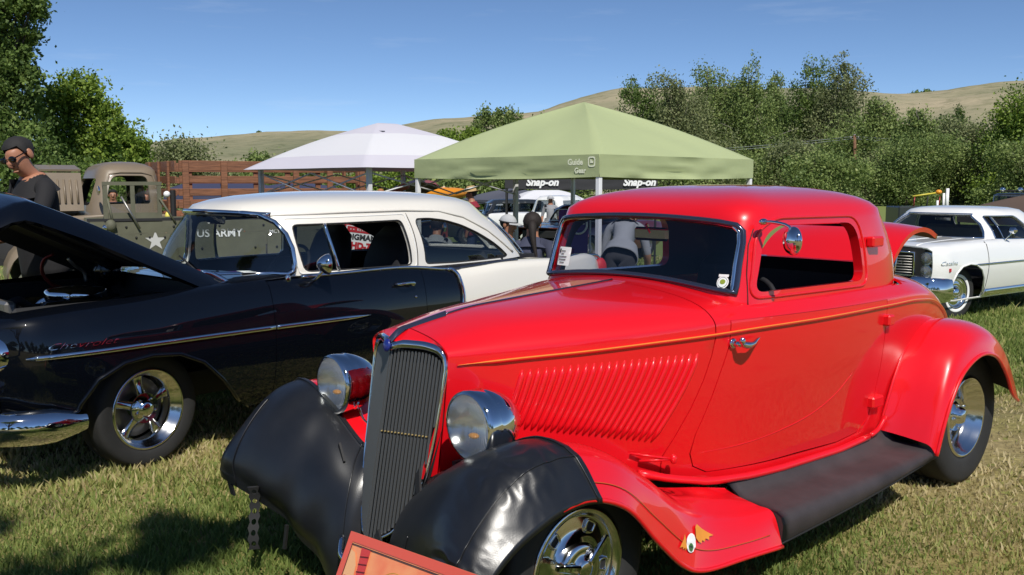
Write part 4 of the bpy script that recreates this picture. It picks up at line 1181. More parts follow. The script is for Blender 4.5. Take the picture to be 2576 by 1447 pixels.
    # straps of the right-hand cover
    def strap(a, b, w, wd=(0, 1, 0)):
        a, b = np.array(a, float), np.array(b, float); wd = np.array(wd, float) * w / 2
        n_ = np.cross(b - a, wd); n_ /= np.linalg.norm(n_); n_ *= .004
        V = [a - wd - n_, a + wd - n_, b + wd - n_, b - wd - n_, a - wd + n_, a + wd + n_, b + wd + n_, b - wd + n_]
        return V, [(0, 1, 2, 3), (7, 6, 5, 4), (0, 4, 5, 1), (1, 5, 6, 2), (2, 6, 7, 3), (3, 7, 4, 0)]
    fl = [o for o in root.children if o.name.startswith('front_fender')]
    for par, a, b, w, wd in ((fl[1], (.515, -.30, .30), (.505, -.345, .19), .042, (.3, 1, .3)), (fl[1], (.29, -.29, .57), (.30, -.24, .51), .03, (.2, .6, .6)), (fl[1], (.545, -.74, .40), (.53, -.73, .31), .035, (0, 1, 0)),
                             (fl[0], (.30, .25, .50), (.245, .17, .56), .05, (0, .5, .7)), (fl[0], (.42, .20, .30), (.375, .10, .35), .045, (0, .6, .7))):
        mesh('cover_strap', *strap(a, b, w, wd), BLACKMATTE, par, smooth=False)
    # perforated rubber tie hanging from the right cover
    zz = np.linspace(0, 1, 25); wv = .030 + .006 * np.cos(zz * 2 * math.pi * 6)
    outl = [(-w_, -t * .25) for t, w_ in zip(zz, wv)] + [(w_, -t * .25) for t, w_ in zip(zz[::-1], wv[::-1])]
    outl = np.array(outl) * [.62, 1]
    holes = [np.array([(.0095 * math.cos(a), -.021 - k * .0415 + .0115 * math.sin(a)) for a in np.linspace(0, 2 * math.pi, 12, endpoint=False)]) for k in range(6)]
    P_, T_ = cdt(outl, holes, .02)
    V = np.c_[.52 + .010 * np.sin(P_[:, 1] * 22) - P_[:, 0] * .9, -.565 + P_[:, 0] * .43 + .010 * np.sin(P_[:, 1] * 20), .385 + P_[:, 1]]
    o = mesh('rubber_tie', V, [t[::-1] for t in T_], BLACKMATTE, fl[1]); solid(o, .010)
    # ---- running boards
    for s in (1, -1):
        xs = np.linspace(-.968, -2.262, 26)
        V = []
        for x in xs:
            f_ = (x + .968) / (-2.262 + .968)
            zt = .308 + .014 * f_ ; zl = .186 + .092 * f_
            yi = np.interp(-x, [.968, 1.3, 2.0, 2.262], [.605, .648, .655, .62])
            bow = .016 * math.sin(math.pi * f_)
            V += [(x, yi, zt + .062), (x, yi + .018, zt + .028), (x, yi + .05, zt + .006), (x, .74, zt), (x, .835 + bow, zt - .004), (x, .862 + bow, zt - .018), (x, .872 + bow, zt - .045), (x, .868 + bow, zl + .008), (x, .860 + bow, zl), (x, .80, zl)]
        V = np.array(V); V[:, 1] *= s
        rb = mesh('running_board', V, gridF(26, 10, flip=(s > 0)) + [tuple(range(10)), tuple(range(250, 260))], MATBOARD, root); sharp_rim(rb)
        e = V.reshape(26, 10, 3)[:, 8]; mesh('board_edge', *tube(e, .007, 6), BLACKMATTE, rb)
    # ---- rear fenders
    RR = np.array([
        [(-2.16, .62, .385), (-2.185, .70, .372), (-2.20, .79, .358), (-2.21, .855, .342), (-2.225, .885, .295)],
        [(-2.19, .635, .50), (-2.225, .71, .50), (-2.245, .80, .495), (-2.26, .86, .485), (-2.275, .892, .440)],
        [(-2.255, .64, .64), (-2.29, .715, .648), (-2.315, .80, .645), (-2.33, .862, .625), (-2.345, .895, .565)],
        [(-2.37, .635, .775), (-2.40, .71, .785), (-2.42, .795, .775), (-2.44, .862, .745), (-2.455, .895, .670)],
        [(-2.56, .61, .862), (-2.59, .69, .872), (-2.61, .785, .858), (-2.63, .858, .815), (-2.64, .893, .728)],
        [(-2.80, .57, .862), (-2.84, .67, .868), (-2.86, .775, .848), (-2.86, .852, .795), (-2.83, .890, .700)],
        [(-3.02, .53, .785), (-3.06, .645, .782), (-3.07, .76, .752), (-3.06, .842, .690), (-2.99, .885, .585)],
        [(-3.18, .50, .655), (-3.22, .62, .640), (-3.23, .745, .605), (-3.21, .832, .545), (-3.10, .878, .465)],
        [(-3.29, .49, .50), (-3.32, .61, .48), (-3.33, .735, .455), (-3.31, .82, .425), (-3.22, .865, .405)]])
    for s in (1, -1):
        S = sheet(RR, 60, 26); V = S.reshape(-1, 3).copy(); V[:, 1] *= s
        f = mesh('rear_fender', V, gridF(60, 26, flip=(s < 0) == False), RED, root); solid(f, .010, BLACKMATTE, 0)
        e = S[:, -1].copy(); e[:, 1] *= s; mesh('fender_bead', *tube(e, .010, 6), RED, f)
        e = S[:, 0].copy() + [0, .01, 0.004]; e[:, 1] *= s; mesh('fender_welt', *tube(e[2:-12], .007, 6), RED, f)
    # ---- deck lid propped open, hinged just behind the back window
    lp = resample([(-2.60, 1.118), (-2.68, 1.19), (-2.76, 1.256), (-2.86, 1.305), (-3.0, 1.330), (-3.15, 1.318), (-3.30, 1.276)], 24)
    V = []
    for i, (x, z) in enumerate(lp):
        t = i / 23; w = .41 - .06 * t * t
        for j in range(25):
            s = -1 + j / 12.0; V.append((x + .03 * t * (1 - s * s) * -1, s * w, z + .028 * (1 - s * s)))
    lid = mesh('deck_lid', V, gridF(24, 25, flip=True), RED, root); solid(lid, .026, M('lid_lining', (.10, .07, .045), .8), 0)
    for s in (1, -1): mesh('lid_stay', *tube([(-2.72, s * .38, 1.05), (-2.80, s * .37, 1.27)], .007, 6), CHROME, lid)
    # ---- chassis and wheels
    mb = MB()
    for s in (1, -1): mb.add(*box((-1.4, s * .33, .33), (3.6, .06, .11)))
    mb.add(*tube([(0, -.6, .30), (0, .6, .30)], .035, 8)); mb.add(*tube([(-2.845, -.6, .35), (-2.845, .6, .35)], .05, 8)); mb.add(*box((-.4, 0, .55), (.9, .36, .5)))
    for s in (1, -1): mb.add(*box((-2.70, s * .47, .50), (.8, .02, .40))); mb.add(*box((-.12, s * .26, .46), (.55, .02, .28)))
    mb.build('chassis', BLACKMATTE, root)
    mb = MB(); mb.add(*tube(resample([(.42, -.06, .30), (.46, 0, .26), (.46, .08, .26), (.42, .12, .30)], 12), .012, 8)); mb.build('front_hoop', CHROME, root, smooth=True)
    for s in (1, -1):
        wheel(root, (0, s * .645, .318), .318, .185, .205, 'spinner', 0, .30, s)
        wheel(root, (-2.845, s * .63, .358), .358, .27, .215, 'fivespoke', 0, .5, s)
    # winged eye decal on the front fender
    def dec(name, pts, mat, o, par):
        P_, T_ = cdt(pts, (), .05, grid=False)
        W = np.array([decal_pt(p, o) for p in P_]); return mesh(name, W, [t[::-1] for t in T_], mat, par, smooth=False)
    Sf = sheet(FR, 200, 60)
    def decal_pt(p, o):
        x, z = -.44 - p[0] * 1.7, .322 + p[1] * 1.08
        reg = Sf[:, 40:].reshape(-1, 3); i = np.argsort((reg[:, 0] - x) ** 2 + (reg[:, 2] - z) ** 2)[:4]
        d2 = (reg[i, 0] - x) ** 2 + (reg[i, 2] - z) ** 2 + 1e-7
        y = (reg[i, 1] / d2).sum() / (1 / d2).sum()
        return (x, y + .006 + o, z)
    el = np.linspace(0, 2 * math.pi, 18, endpoint=False)
    ey = dec('winged_eye_decal', [(.019 * math.cos(a) + .004 * math.sin(a), .027 * math.sin(a)) for a in el], WHITEP, 0, fl[0])
    dec('iris', [(-.005 + .009 * math.cos(a), -.010 + .012 * math.sin(a)) for a in el], M('iris_green', (.05, .16, .04), .5), .002, ey)
    dec('pupil', [(-.006 + .005 * math.cos(a), -.011 + .006 * math.sin(a)) for a in el], INK, .003, ey)
    WOR = M('wing_orange', (.70, .26, .03), .5)
    dec('wing', [(.022, .006), (.030, .036), (.040, .040), (.052, .022), (.068, .005), (.086, -.012), (.070, -.010), (.066, -.018), (.056, -.010), (.050, -.018), (.042, -.010), (.036, -.016), (.028, -.008)], WOR, .0005, ey)
    dec('wing', [(-.018, .010), (-.016, .034), (-.026, .022), (-.046, .006), (-.034, .004), (-.036, -.004), (-.026, -.002), (-.028, -.012), (-.020, -.006)], WOR, .0005, ey)
    return root

def place_VF(VF, R=None, t=(0, 0, 0)): return place(VF[0], R, t), VF[1]
M_REFL = M('reflector', (.80, .81, .82), .18, 1.0, bump=.15, bscale=60, bdist=.003)
ORANGE_DIM = M('orange_stripe_dim', (.50, .10, .02), .4)
def lens_mat():
    m, N, L, out = node_mat('fluted_lens')
    t = N.new('ShaderNodeBsdfTransparent'); t.inputs['Color'].default_value = (.80, .82, .82, 1)
    g = N.new('ShaderNodeBsdfGlossy'); g.inputs['Roughness'].default_value = .12; g.inputs['Color'].default_value = (.9, .9, .9, 1)
    tc_ = N.new('ShaderNodeTexCoord'); w = N.new('ShaderNodeTexWave'); w.inputs['Scale'].default_value = 46; w.bands_direction = 'Y'
    L.new(tc_.outputs['Object'], w.inputs['Vector'])
    b = N.new('ShaderNodeBump'); b.inputs['Strength'].default_value = .7; b.inputs['Distance'].default_value = .003
    L.new(w.outputs['Fac'], b.inputs['Height']); L.new(b.outputs[0], g.inputs['Normal'])
    d = N.new('ShaderNodeBsdfDiffuse'); d.inputs['Color'].default_value = (.72, .73, .72, 1); L.new(b.outputs[0], d.inputs['Normal'])
    m1 = N.new('ShaderNodeMixShader'); m1.inputs[0].default_value = .17; m2 = N.new('ShaderNodeMixShader'); m2.inputs[0].default_value = .16
    L.new(t.outputs[0], m1.inputs[1]); L.new(d.outputs[0], m1.inputs[2]); L.new(m1.outputs[0], m2.inputs[1]); L.new(g.outputs[0], m2.inputs[2]); L.new(m2.outputs[0], out.inputs[0])
    return m
GLASS_LENS = lens_mat()
COUPE = make_coupe()
# ------------------------------------------------------------------ the black and white sedan
def make_sedan():
    root = thing('sedan', 'black and cream two-door vintage sedan with its hood propped open', 'car', (-2.6213, 5.6465, 0.0), 3.97935)
    root.location.z = ground_z(0, 5.6) + .005
    B = Body([
        (.76, [(.66, .40), (.72, .47), (.78, .60), (.80, .72), (.79, .82), (.74, .895), (.45, .93), (0, .94)]),
        (.66, [(.76, .34), (.83, .42), (.875, .58), (.885, .72), (.865, .84), (.80, .915), (.5, .94), (0, .95)]),
        (.45, [(.84, .28), (.90, .40), (.932, .58), (.932, .73), (.905, .855), (.83, .935), (.55, .955), (0, .965)]),
        (.0, [(.86, .26), (.915, .40), (.945, .58), (.94, .74), (.905, .87), (.835, .952), (.6, .97), (0, .985)]),
        (-.46, [(.86, .25), (.92, .40), (.945, .58), (.938, .75), (.905, .89), (.845, .982), (.65, .995), (0, 1.0)]),
        (-.80, [(.86, .25), (.92, .40), (.945, .58), (.938, .76), (.91, .90), (.855, .99), (.7, 1.01), (0, 1.02)]),
        (-1.3, [(.86, .25), (.92, .40), (.945, .58), (.938, .76), (.91, .90), (.855, .995), (.75, 1.0), (0, 1.01)]),
        (-1.9, [(.86, .25), (.92, .40), (.945, .58), (.938, .76), (.91, .90), (.86, .995), (.76, 1.0), (0, 1.01)]),
        (-2.3, [(.86, .25), (.92, .40), (.945, .58), (.94, .74), (.92, .86), (.87, .955), (.74, .985), (0, 1.0)]),
        (-2.9, [(.86, .25), (.92, .40), (.945, .58), (.942, .74), (.925, .88), (.88, .975), (.68, .985), (0, 1.0)]),
        (-3.5, [(.84, .28), (.90, .40), (.935, .58), (.938, .74), (.92, .88), (.87, .965), (.64, .955), (0, .97)]),
        (-4.05, [(.78, .36), (.84, .45), (.89, .58), (.90, .74), (.885, .87), (.83, .935), (.55, .86), (0, .86)]),
        (-4.17, [(.70, .42), (.76, .48), (.82, .58), (.84, .70), (.82, .80), (.76, .85), (.5, .78), (0, .78)])])
    VM = B.vmax(); vc = 5 * B.sc
    arch = [(.475, .0), (.455, .33), (.415, .45), (.33, .565), (.19, .635), (.03, .655), (-.13, .64), (-.27, .575), (-.39, .46), (-.52, .30), (-.60, .0)]
    def archuv(x0): return np.vstack([[(x0 + arch[0][0], -.01)], B.uv(densify([(x0 + a, z) for a, z in arch[1:-1]], .05, False)), [(x0 + arch[-1][0], -.01)]])
    af, ar = archuv(0), archuv(-2.92)
    seamv = lambda x: [(x, 0), (x, vc + .03)]
    dash = 2.26
    # lower body: black ahead of the sash line, cream behind it
    sash = [(-2.335, .68), (-2.345, .78), (-2.335, .86), (-2.32, .925), (-2.275, .965)]
    sv = B.uv(sash)
    front_out = np.vstack([[(.76, 0)], [af[0] * [1, 0]], af, [af[-1] * [1, 0]], [(-.748, 0), (-.748, vc + .02)], [(-.53, vc + .02)], [(-.53, VM)], [(-.42, VM)], [(-.42, vc + .05)], [(.66, vc + .05)], [(.70, VM)], [(.76, VM)]])
    P, T = cdt(front_out, (), .06); fb = both('fender_panel', P, T, B, BLACK, root, flip=True); solid(fb, .012)
    mid_out = np.vstack([[(-.752, 0), (-1.985, 0)], [(-1.985, vc - .005)], [(-.752, vc - .005)]])
    P, T = cdt(mid_out, (), .06); dr = both('door', P, T, B, BLACK, root, flip=True, sides=(1,)); solid(dr, .02)
    P, T = cdt(mid_out, (), .08); dr2 = both('door', P, T, B, BLACK, root, flip=True, sides=(-1,)); solid(dr2, .02)
    q1 = np.vstack([[(-1.989, 0), (-2.40, 0)], B.uv([(-2.375, .33), (-2.45, .46)]), [(-2.33, B.at(-2.33, .62))], sv, [(-2.25, vc - .01), (-1.989, vc - .005)]])
    P, T = cdt(q1, (), .06); qb = both('quarter_lower_panel', P, T, B, BLACK, root, flip=True, sides=(1,)); solid(qb, .012); solid(both('quarter_lower_panel', P, T, B, BLACK, root, flip=True, sides=(-1,)), .012)
    q2 = np.vstack([[(-2.40, 0)], [(-4.17, 0), (-4.17, VM), (-3.62, VM), (-3.62, vc + .16), (-2.9, vc + .04), (-2.25, vc - .006)], (sv[::-1] - [.004, 0]), [(-2.334, B.at(-2.33, .62))], B.uv([(-2.454, .46), (-2.379, .33)])])
    ar2 = ar.copy(); ar2[:, 1] = np.maximum(ar2[:, 1], .03)
    P, T = cdt(q2, [ar2[1:-1]], .06); q2b = both('quarter_panel', P, T, B, CREAM, root, flip=True); solid(q2b, .012)
    # cowl top under the screen
    cw = [(-.535, vc + .02), (-.80, vc + .02), (-1.02, vc + .05), (-.70, VM), (-.535, VM)]
    P, T = cdt(cw, (), .07); cb = both('cowl', P, T, B, BLACK, root, flip=True); solid(cb, .012)
    # wheel arch lips, trim
    for s in (1,):
        S = B(af[1:-1]) + [0, .004, 0]; mesh('arch_lip', *tube(S, .012, 6), BLACK, fb)
    xs = np.linspace(.655, -.745, 30); S = B.on(np.c_[xs, np.interp(xs, [-.745, .655], [.718, .712])], .006)
    mesh('side_trim', *tube(S, np.r_[.004, np.full(28, .0145), .0145], 8, flat=.6, up=(0, 1, 0)), CHROME, fb)
    xs = np.linspace(-.756, -1.475, 20); S = B.on(np.c_[xs, np.full(20, .717)], .006)
    mesh('side_trim', *tube(S, np.r_[np.full(15, .0145), .013, .011, .008, .005, .002], 8, flat=.6, up=(0, 1, 0)), CHROME, dr)
    S = B(np.vstack([sv, [(-2.25, vc - .008)]])) + [0, .008, 0]
    mesh('sash_trim', *tube(resample(S, 20), .016, 8), CHROME, qb)
    xs = np.linspace(-1.0, -2.24, 30); S = np.array([B([(x, vc + .002)])[0] for x in xs]) + [0, .006, .004]
    mesh('belt_trim', *tube(S, .012, 8), CHROME, root)
    xs = np.linspace(-2.24, -3.02, 20); S = np.array([B([(x, vc + .004 + (.02 if x < -2.4 else 0))])[0] for x in xs]) + [0, .004, .006]
    mesh('belt_trim', *tube(S, .008, 8), DARKCHROME, root)
    # script badge on the fender
    V, F = text_mesh('Chevrolet', .090, shear=.5, bold=-.0012)
    x0 = .40
    pts = np.c_[x0 - V[:, 0] * .95, .760 + V[:, 1] * .5]
    mesh('fender_script', B.on(pts, .005), F, CHROME, fb, smooth=False)
    # door handle and lock
    hb = B.on([(-1.80, .895)], .0)[0]
    mb = MB(); mb.add(*tube(resample([hb + [.075, .002, .0], hb + [.07, .035, .004], hb + [-.05, .038, .004], hb + [-.075, .03, -.002]], 14), [.013, .013, .012, .011, .010, .010, .010, .010, .010, .011, .012, .014, .014, .010], 8)); mb.add(*tube([hb + [-.06, 0, 0], hb + [-.06, .036, -.002]], .016, 8))
    mb.build('door_handle', CHROME, dr, smooth=True)
    mesh('door_lock', *ellipsoid(B.on([(-1.89, .80)], .002)[0], (.010, .008, .010)), CHROME, dr)
    # ---- greenhouse
    G = House([(.985, -.60, -3.66, .80), (1.12, -.66, -3.50, .785), (1.26, -.74, -3.30, .745), (1.375, -.835, -3.10, .690)], 1.525, nf=2.75, nr=2.9, p=2.3)
    bt = [(y, 1.008) for y in np.linspace(-.62, .62, 15)]
    WSu = list(map(tuple, G.front(bt)))
    sR = G.side([(-1.035, .998), (-1.072, 1.015), (-1.085, 1.06), (-1.085, 1.16), (-1.070, 1.25), (-1.035, 1.325), (-.975, 1.372), (-.90, 1.388)], -1)
    sL = G.side([(-1.035, .998), (-1.072, 1.015), (-1.085, 1.06), (-1.085, 1.16), (-1.070, 1.25), (-1.035, 1.325), (-.975, 1.372), (-.90, 1.388)], 1)
    topf = G.front([(y, 1.392 - .02 * abs(y / .5) ** 3) for y in np.linspace(.50, -.50, 13)])
    WSu = np.array(list(map(tuple, G.front([(-.62, 1.006)] + [(y, 1.006) for y in np.linspace(-.5, .5, 11)] + [(.62, 1.006)]))) + list(map(tuple, sL)) + list(map(tuple, topf)) + list(map(tuple, sR[::-1])))
    dw = round_poly([(-1.140, 1.010), (-1.985, 1.008), (-1.955, 1.322), (-1.115, 1.310)], [.05, .04, .04, .04], 5)
    qw = [(-2.115, 1.006), (-2.40, .998), (-3.02, 1.000), (-3.06, 1.014), (-2.985, 1.070), (-2.88, 1.130), (-2.72, 1.205), (-2.55, 1.268), (-2.38, 1.310), (-2.22, 1.328), (-2.10, 1.326), (-2.082, 1.30)]
    qw = round_poly(qw, [.03, .03, .02, .01, .05, .05, .05, .05, .05, .04, .015, .02], 4)
    holes = [WSu] + [G.side(w, s) for w in (dw, qw) for s in (1, -1)]
    rl = G.front(round_poly([(.02, 1.03), (.60, 1.03), (.52, 1.30), (.02, 1.33)], [.01, .06, .08, .01]), True)
    rr_ = G.front(round_poly([(-.02, 1.03), (-.02, 1.33), (-.52, 1.30), (-.60, 1.03)], [.01, .01, .08, .06]), True)
    # wrap-round corner lights of the back window
    bl = [(-3.275, 1.015), (-3.34, 1.00), (-3.42, .995), (-3.40, 1.03), (-3.28, 1.13), (-3.16, 1.245), (-3.06, 1.300), (-3.02, 1.295), (-3.10, 1.20), (-3.20, 1.09)]
    blp = [G.side(bl, s) for s in (1, -1)]
    roof = G.shell('roof', holes + [rl, rr_] + blp, CREAM, root, d=.055, inner=INTERIOR, thick=.03)
    G.pane('windscreen', WSu, GLASS_CLEAR, root, off=-.008)
    G.trim('windscreen_trim', WSu, .017, CHROME, root, off=.006)
    for s in (1, -1):
        G.pane('door_window', G.side(round_poly([(-1.140, 1.010), (-1.355, 1.009), (-1.315, 1.313), (-1.115, 1.310)], .03), s), GLASS_GREY, root, off=-.012)
        G.pane('quarter_window', G.side(qw, s), GLASS_GREY, root, off=-.012)
        G.pane('rear_corner_window', blp[0 if s > 0 else 1], GLASS_DARK, root, off=-.006)
        G.trim('window_frame', G.side(round_poly([(-1.110, .998), (-2.025, .996), (-1.995, 1.360), (-1.085, 1.348)], [.02, .03, .03, .02]), s), .004, WHITE, root, off=.003)
        S = G.side([(-1.375, 1.010), (-1.330, 1.312)], s)
        G.trim('vent_post', S, .013, CHROME, root, off=-.002, closed=False)
        G.trim('window_frame', G.side(dw, s), .006, CHROME if s < 0 else BLACKMATTE, root, off=-.004)
        G.trim('window_frame', G.side(qw, s), .006, BLACKMATTE, root, off=-.004)
        dp = [(-.965, 1.362), (-1.06, 1.372), (-1.5, 1.386), (-2.0, 1.390), (-2.34, 1.376), (-2.60, 1.325), (-2.86, 1.215), (-3.0, 1.13), (-3.16, 1.03)]
        G.trim('drip_rail', G.side([p for p in dp], s), .0085, CREAM, root, off=.004, closed=False)
        G.trim('door_gap', G.side([(-2.034, 1.00), (-2.012, 1.372)], s), .003, INTERIOR, root, off=.001, closed=False)
        G.trim('rear_corner_trim', blp[0 if s > 0 else 1], .009, CHROME, root, off=.003)
    G.pane('rear_window', rl, GLASS_GREY, root); G.pane('rear_window', rr_, GLASS_GREY, root)
    # ---- hood propped open
    ang = rad(25.5); hx, hz = -.50, 1.005
    nx, ny = 26, 31
    V = []
    for i in range(nx):
        t = i / (nx - 1); L_ = 1.30 * t
        hw = .80 - .02 * t
        for j in range(ny):
            s = -1 + 2 * j / (ny - 1)
            y = s * hw
            crown = .055 * (1 - abs(s) ** 2.4) + .012 * math.exp(-(s / .12) ** 2)
            drop = -.085 * max(0, (abs(s) - .93) / .07) ** 1.5
            nose = -.17 * max(0, (t - .86) / .14) ** 1.8 - .04 * t * (abs(s) ** 2) * max(0, (t - .6) / .4)
            V.append((hx + L_, y, hz + crown + drop + nose))
    V = np.array(V)
    Rm = rotm('Y', -ang); Vr = (V - [hx, 0, hz]) @ Rm.T + [hx, 0, hz + .0]
    hood = mesh('hood', Vr, gridF(nx, ny), BLACK, root); solid(hood, .028, BLACKMATTE, 0)
    # stiffening ribs under it
    for yy_, w_ in ((-.42, .05), (0, .06), (.42, .05)):
        mb = MB(); Vb, Fb = box((hx + .62, yy_, hz + .005), (1.0, w_, .035), bev=.01); mb.add((Vb - [hx, 0, hz]) @ Rm.T + [hx, 0, hz], Fb); mb.build('hood_rib', BLACKMATTE, hood)
    # hinges
    for y in (.60, .72, -.66):
        mb = MB()
        pts = [(-.60, y, .965), (-.54, y, 1.00), (-.46, y, 1.045), (-.40, y, 1.06)]
        mb.add(*tube(resample(pts, 9), [.016, .02, .022, .022, .02, .018, .018, .016, .014], 8, flat=.5, up=(0, 1, 0)))
        mb.build('hood_hinge', CHROME if y != .60 else M_HINGE, root, smooth=True)
    pts = [(-.02, -.40, 1.13), (.02, -.44, 1.10), (.03, -.46, 1.02), (-.02, -.46, .94), (-.10, -.46, .90)]
    mesh('hood_spring', *tube(resample(pts, 20), .016, 8, flat=.6), M_HINGE, root)
    pts = [(-.16, -.52, 1.09), (-.20, -.52, 1.04), (-.26, -.52, .99), (-.27, -.52, .93)]
    mesh('hood_spring', *tube(resample(pts, 14), .018, 8, flat=.6), M_STEEL, root)
    # ---- engine bay
    mb = MB()
    for s in (1, -1): mb.add(*box((.08, s * .66, .80), (1.10, .05, .28), bev=.02))
    mb.add(*box((-.50, 0, .82), (.03, 1.5, .36))); mb.add(*box((.10, 0, .45), (1.2, 1.3, .03)))
    mb.build('engine_bay', BLACKMATTE, root)
    mb = MB(); mb.add(*box((.02, 0, .68), (.55, .44, .30), bev=.04)); mb.add(*box((.02, 0, .84), (.34, .26, .06), bev=.02)); mb.build('engine_block', M_ENGINE, root)
    for s in (1, -1): mb = MB(); mb.add(*box((.02, s * .20, .845), (.52, .13, .07), rotm('X', -s * .45), bev=.02)); mb.build('valve_cover', CHROME, root)
    mesh('air_cleaner', *place_VF(lathe([(.0005, .09), (.05, .085), (.16, .075), (.175, .06), (.175, .01), (.16, 0)], 30, 'Z'), None, (.02, 0, .875)), CHROME, root)
    mb = MB(); mb.add(*box((.52, 0, .76), (.06, .72, .36), bev=.015)); mb.build('radiator', M_STEEL, root)
    mesh('radiator_hose', *tube(resample([(.49, .18, .90), (.42, .16, .92), (.36, .08, .90), (.30, .03, .86)], 12), .024, 8), RUBBER, root)
    mesh('brake_booster', *place_VF(lathe([(.0005, .10), (.07, .09), (.11, .05), (.11, -.02), (.06, -.06), (.0005, -.06)], 24, 'X'), None, (-.40, -.46, 1.00)), BLACK, root)
    mesh('wiring', *tube(resample([(-.35, .45, .92), (-.15, .40, .93), (.05, .42, .90), (.2, .38, .88)], 16), .008, 6), RUBBER, root)
    # ---- front end
    for s in (1, -1):
        h_ = mesh('headlight', *place_VF(lathe([(.080, .03), (.095, .025), (.108, .0), (.112, -.05), (.105, -.09)], 30, 'X'), None, (.775, s * .73, .735)), CHROME, root)
        mesh('lens', *place_VF(lathe([(.085, .022), (.06, .035), (.0005, .042)], 26, 'X'), None, (.775, s * .73, .735)), GLASS_LENS, h_)
        mesh('reflector', *place_VF(lathe([(.085, .022), (.05, -.03), (.0005, -.045)], 26, 'X'), None, (.775, s * .73, .735)), M_REFL, h_)
        mb = MB(); mb.add(*ellipsoid((.785, s * .745, .545), (.04, .095, .038), 18, 9, rotm('Z', -s * .3))); mb.build('parking_light', CHROME, root, smooth=True)
    V = [(.765, y, z) for y in np.linspace(-.58, .58, 9) for z in np.linspace(.56, .84, 6)]
    gr = mesh('grille', V, gridF(9, 6), BLACKMATTE, root)
    for k in range(9): mesh('grille_bar', *tube([(.778, -.55, .585 + k * .028), (.778, .55, .585 + k * .028)], .006, 6), CHROME, gr)
    for k in range(15): mesh('grille_bar', *tube([(.780, -.53 + k * .0757, .57), (.780, -.53 + k * .0757, .83)], .005, 6), CHROME, gr)
    path = resample([(.40, .925, .36), (.50, .955, .365), (.66, .945, .37), (.80, .86, .375), (.90, .66, .38), (.955, .35, .38), (.965, 0, .38)], 34)
    V = []
    prof = [(-.055, -.095), (-.01, -.085), (.022, -.045), (.030, 0), (.022, .045), (-.008, .078), (-.045, .085)]
    for i, p in enumerate(path):
        t_ = path[min(i + 1, 33)] - path[max(i - 1, 0)]; t_ /= np.linalg.norm(t_); o_ = np.array([t_[1], -t_[0], 0]) * -1
        k_ = min(1, .72 + i / 14.0)
        for a, b in prof: V.append(p + o_ * a + np.array([0, 0, b * k_]))
    mb = MB(); F = gridF(34, 7, flip=False); mb.add(V, F); a_, b_ = mirror_y(V, F); mb.add(a_, b_)
    bp = mb.build('front_bumper', CHROME, root, smooth=True)
    path = np.array([(-4.0, .93, .40), (-4.2, .88, .40), (-4.30, .6, .40), (-4.33, 0, .40)]); V = []
    for i, p in enumerate(resample(path, 14)):
        for a, b in prof: V.append((p[0] - a * (1 if i > 3 else 0), p[1] + a * (1 if i <= 3 else 0), p[2] + b))
    mb = MB(); F = gridF(14, 7); mb.add(V, F); a_, b_ = mirror_y(V, F); mb.add(a_, b_); mb.build('rear_bumper', CHROME, root, smooth=True)
    for s in (1, -1):
        mesh('tail_light', *ellipsoid((-4.10, s * .865, .85), (.07, .05, .09)), REDP, root)
        mb = MB(); mb.add(*tube(resample([(-3.55, s * .865, .975), (-3.9, s * .868, .972), (-4.08, s * .862, .945), (-4.13, s * .855, .90)], 14), .014, 6)); mb.build('fin_trim', CHROME, root, smooth=True)
    # ---- inside
    mb = MB(); mb.add(*box((-1.9, 0, .36), (2.4, 1.6, .04))); mb.add(*box((-2.95, 0, .72), (.06, 1.5, .60))); mb.add(*box((-.86, 0, .86), (.16, 1.45, .24), bev=.05)); mb.add(*box((-3.2, 0, .985), (.55, 1.3, .03)))
    for s in (1, -1): mb.add(*box((-1.9, s * .80, .68), (2.2, .05, .60)))
    mb.build('cabin_trim', INTERIOR, root)
    for s in (1, -1):
        mb = MB()
        n1 = 9; V = []
        for i in range(n1):
            t = i / (n1 - 1); z = .60 + .66 * t; w = .26 * (1 - .05 * t - .55 * max(0, t - .62) ** 1.3 / .38); x = -2.04 - .16 * t
            th = np.linspace(0, 2 * math.pi, 14, endpoint=False); k_ = 1 if t < .96 else .6
            for a in th: V.append((x + .075 * k_ * np.sign(math.cos(a)) * abs(math.cos(a)) ** .7, s * .36 + w * k_ * np.sign(math.sin(a)) * abs(math.sin(a)) ** .7, z))
        mb.add(V, gridF(n1, 14, cv=True) + [tuple((n1 - 1) * 14 + k for k in range(14))]); mb.add(*box((-1.80, s * .36, .58), (.50, .54, .18), bev=.05))
        mb.build('front_seat', INTERIOR, root, smooth=True)
    mb = MB(); mb.add(*box((-2.55, 0, .60), (.55, 1.45, .20), bev=.06)); mb.add(*box((-2.84, 0, .83), (.20, 1.45, .44), rotm('Y', -.2), bev=.06)); mb.build('rear_seat', INTERIOR, root)
    th = np.linspace(0, 2 * math.pi, 28, endpoint=False); Rw = rotm('Y', 1.0)
    mb = MB(); mb.add(*tube(place(np.c_[.21 * np.cos(th), .21 * np.sin(th), 0 * th], Rw, (-1.22, .38, .98)), .012, 6, closed=True)); mb.add(*tube([(-1.22, .38, .98), (-.9, .38, .80)], .02, 6)); mb.build('steering_wheel', BLACKMATTE, root, smooth=True)
    mb = MB(); mb.add(*box((-.92, .02, 1.335), (.02, .22, .06), bev=.015)); mb.add(*tube([(-.90, .02, 1.40), (-.915, .02, 1.34)], .007, 6)); mb.build('rear_view_mirror', CHROME, root)
    # wipers
    for y0, y1, z1 in ((.30, .05, 1.10), (-.25, -.52, 1.06)):
        mesh('wiper', *tube([G.off(G.front([(y0, 1.0)]), .02)[0], G.off(G.front([(y1, z1)]), .02)[0]], .006, 6), BLACKMATTE, root)
    # door mirror
    m0 = B([(-1.06, vc)])[0] + [0, .0, -.03]
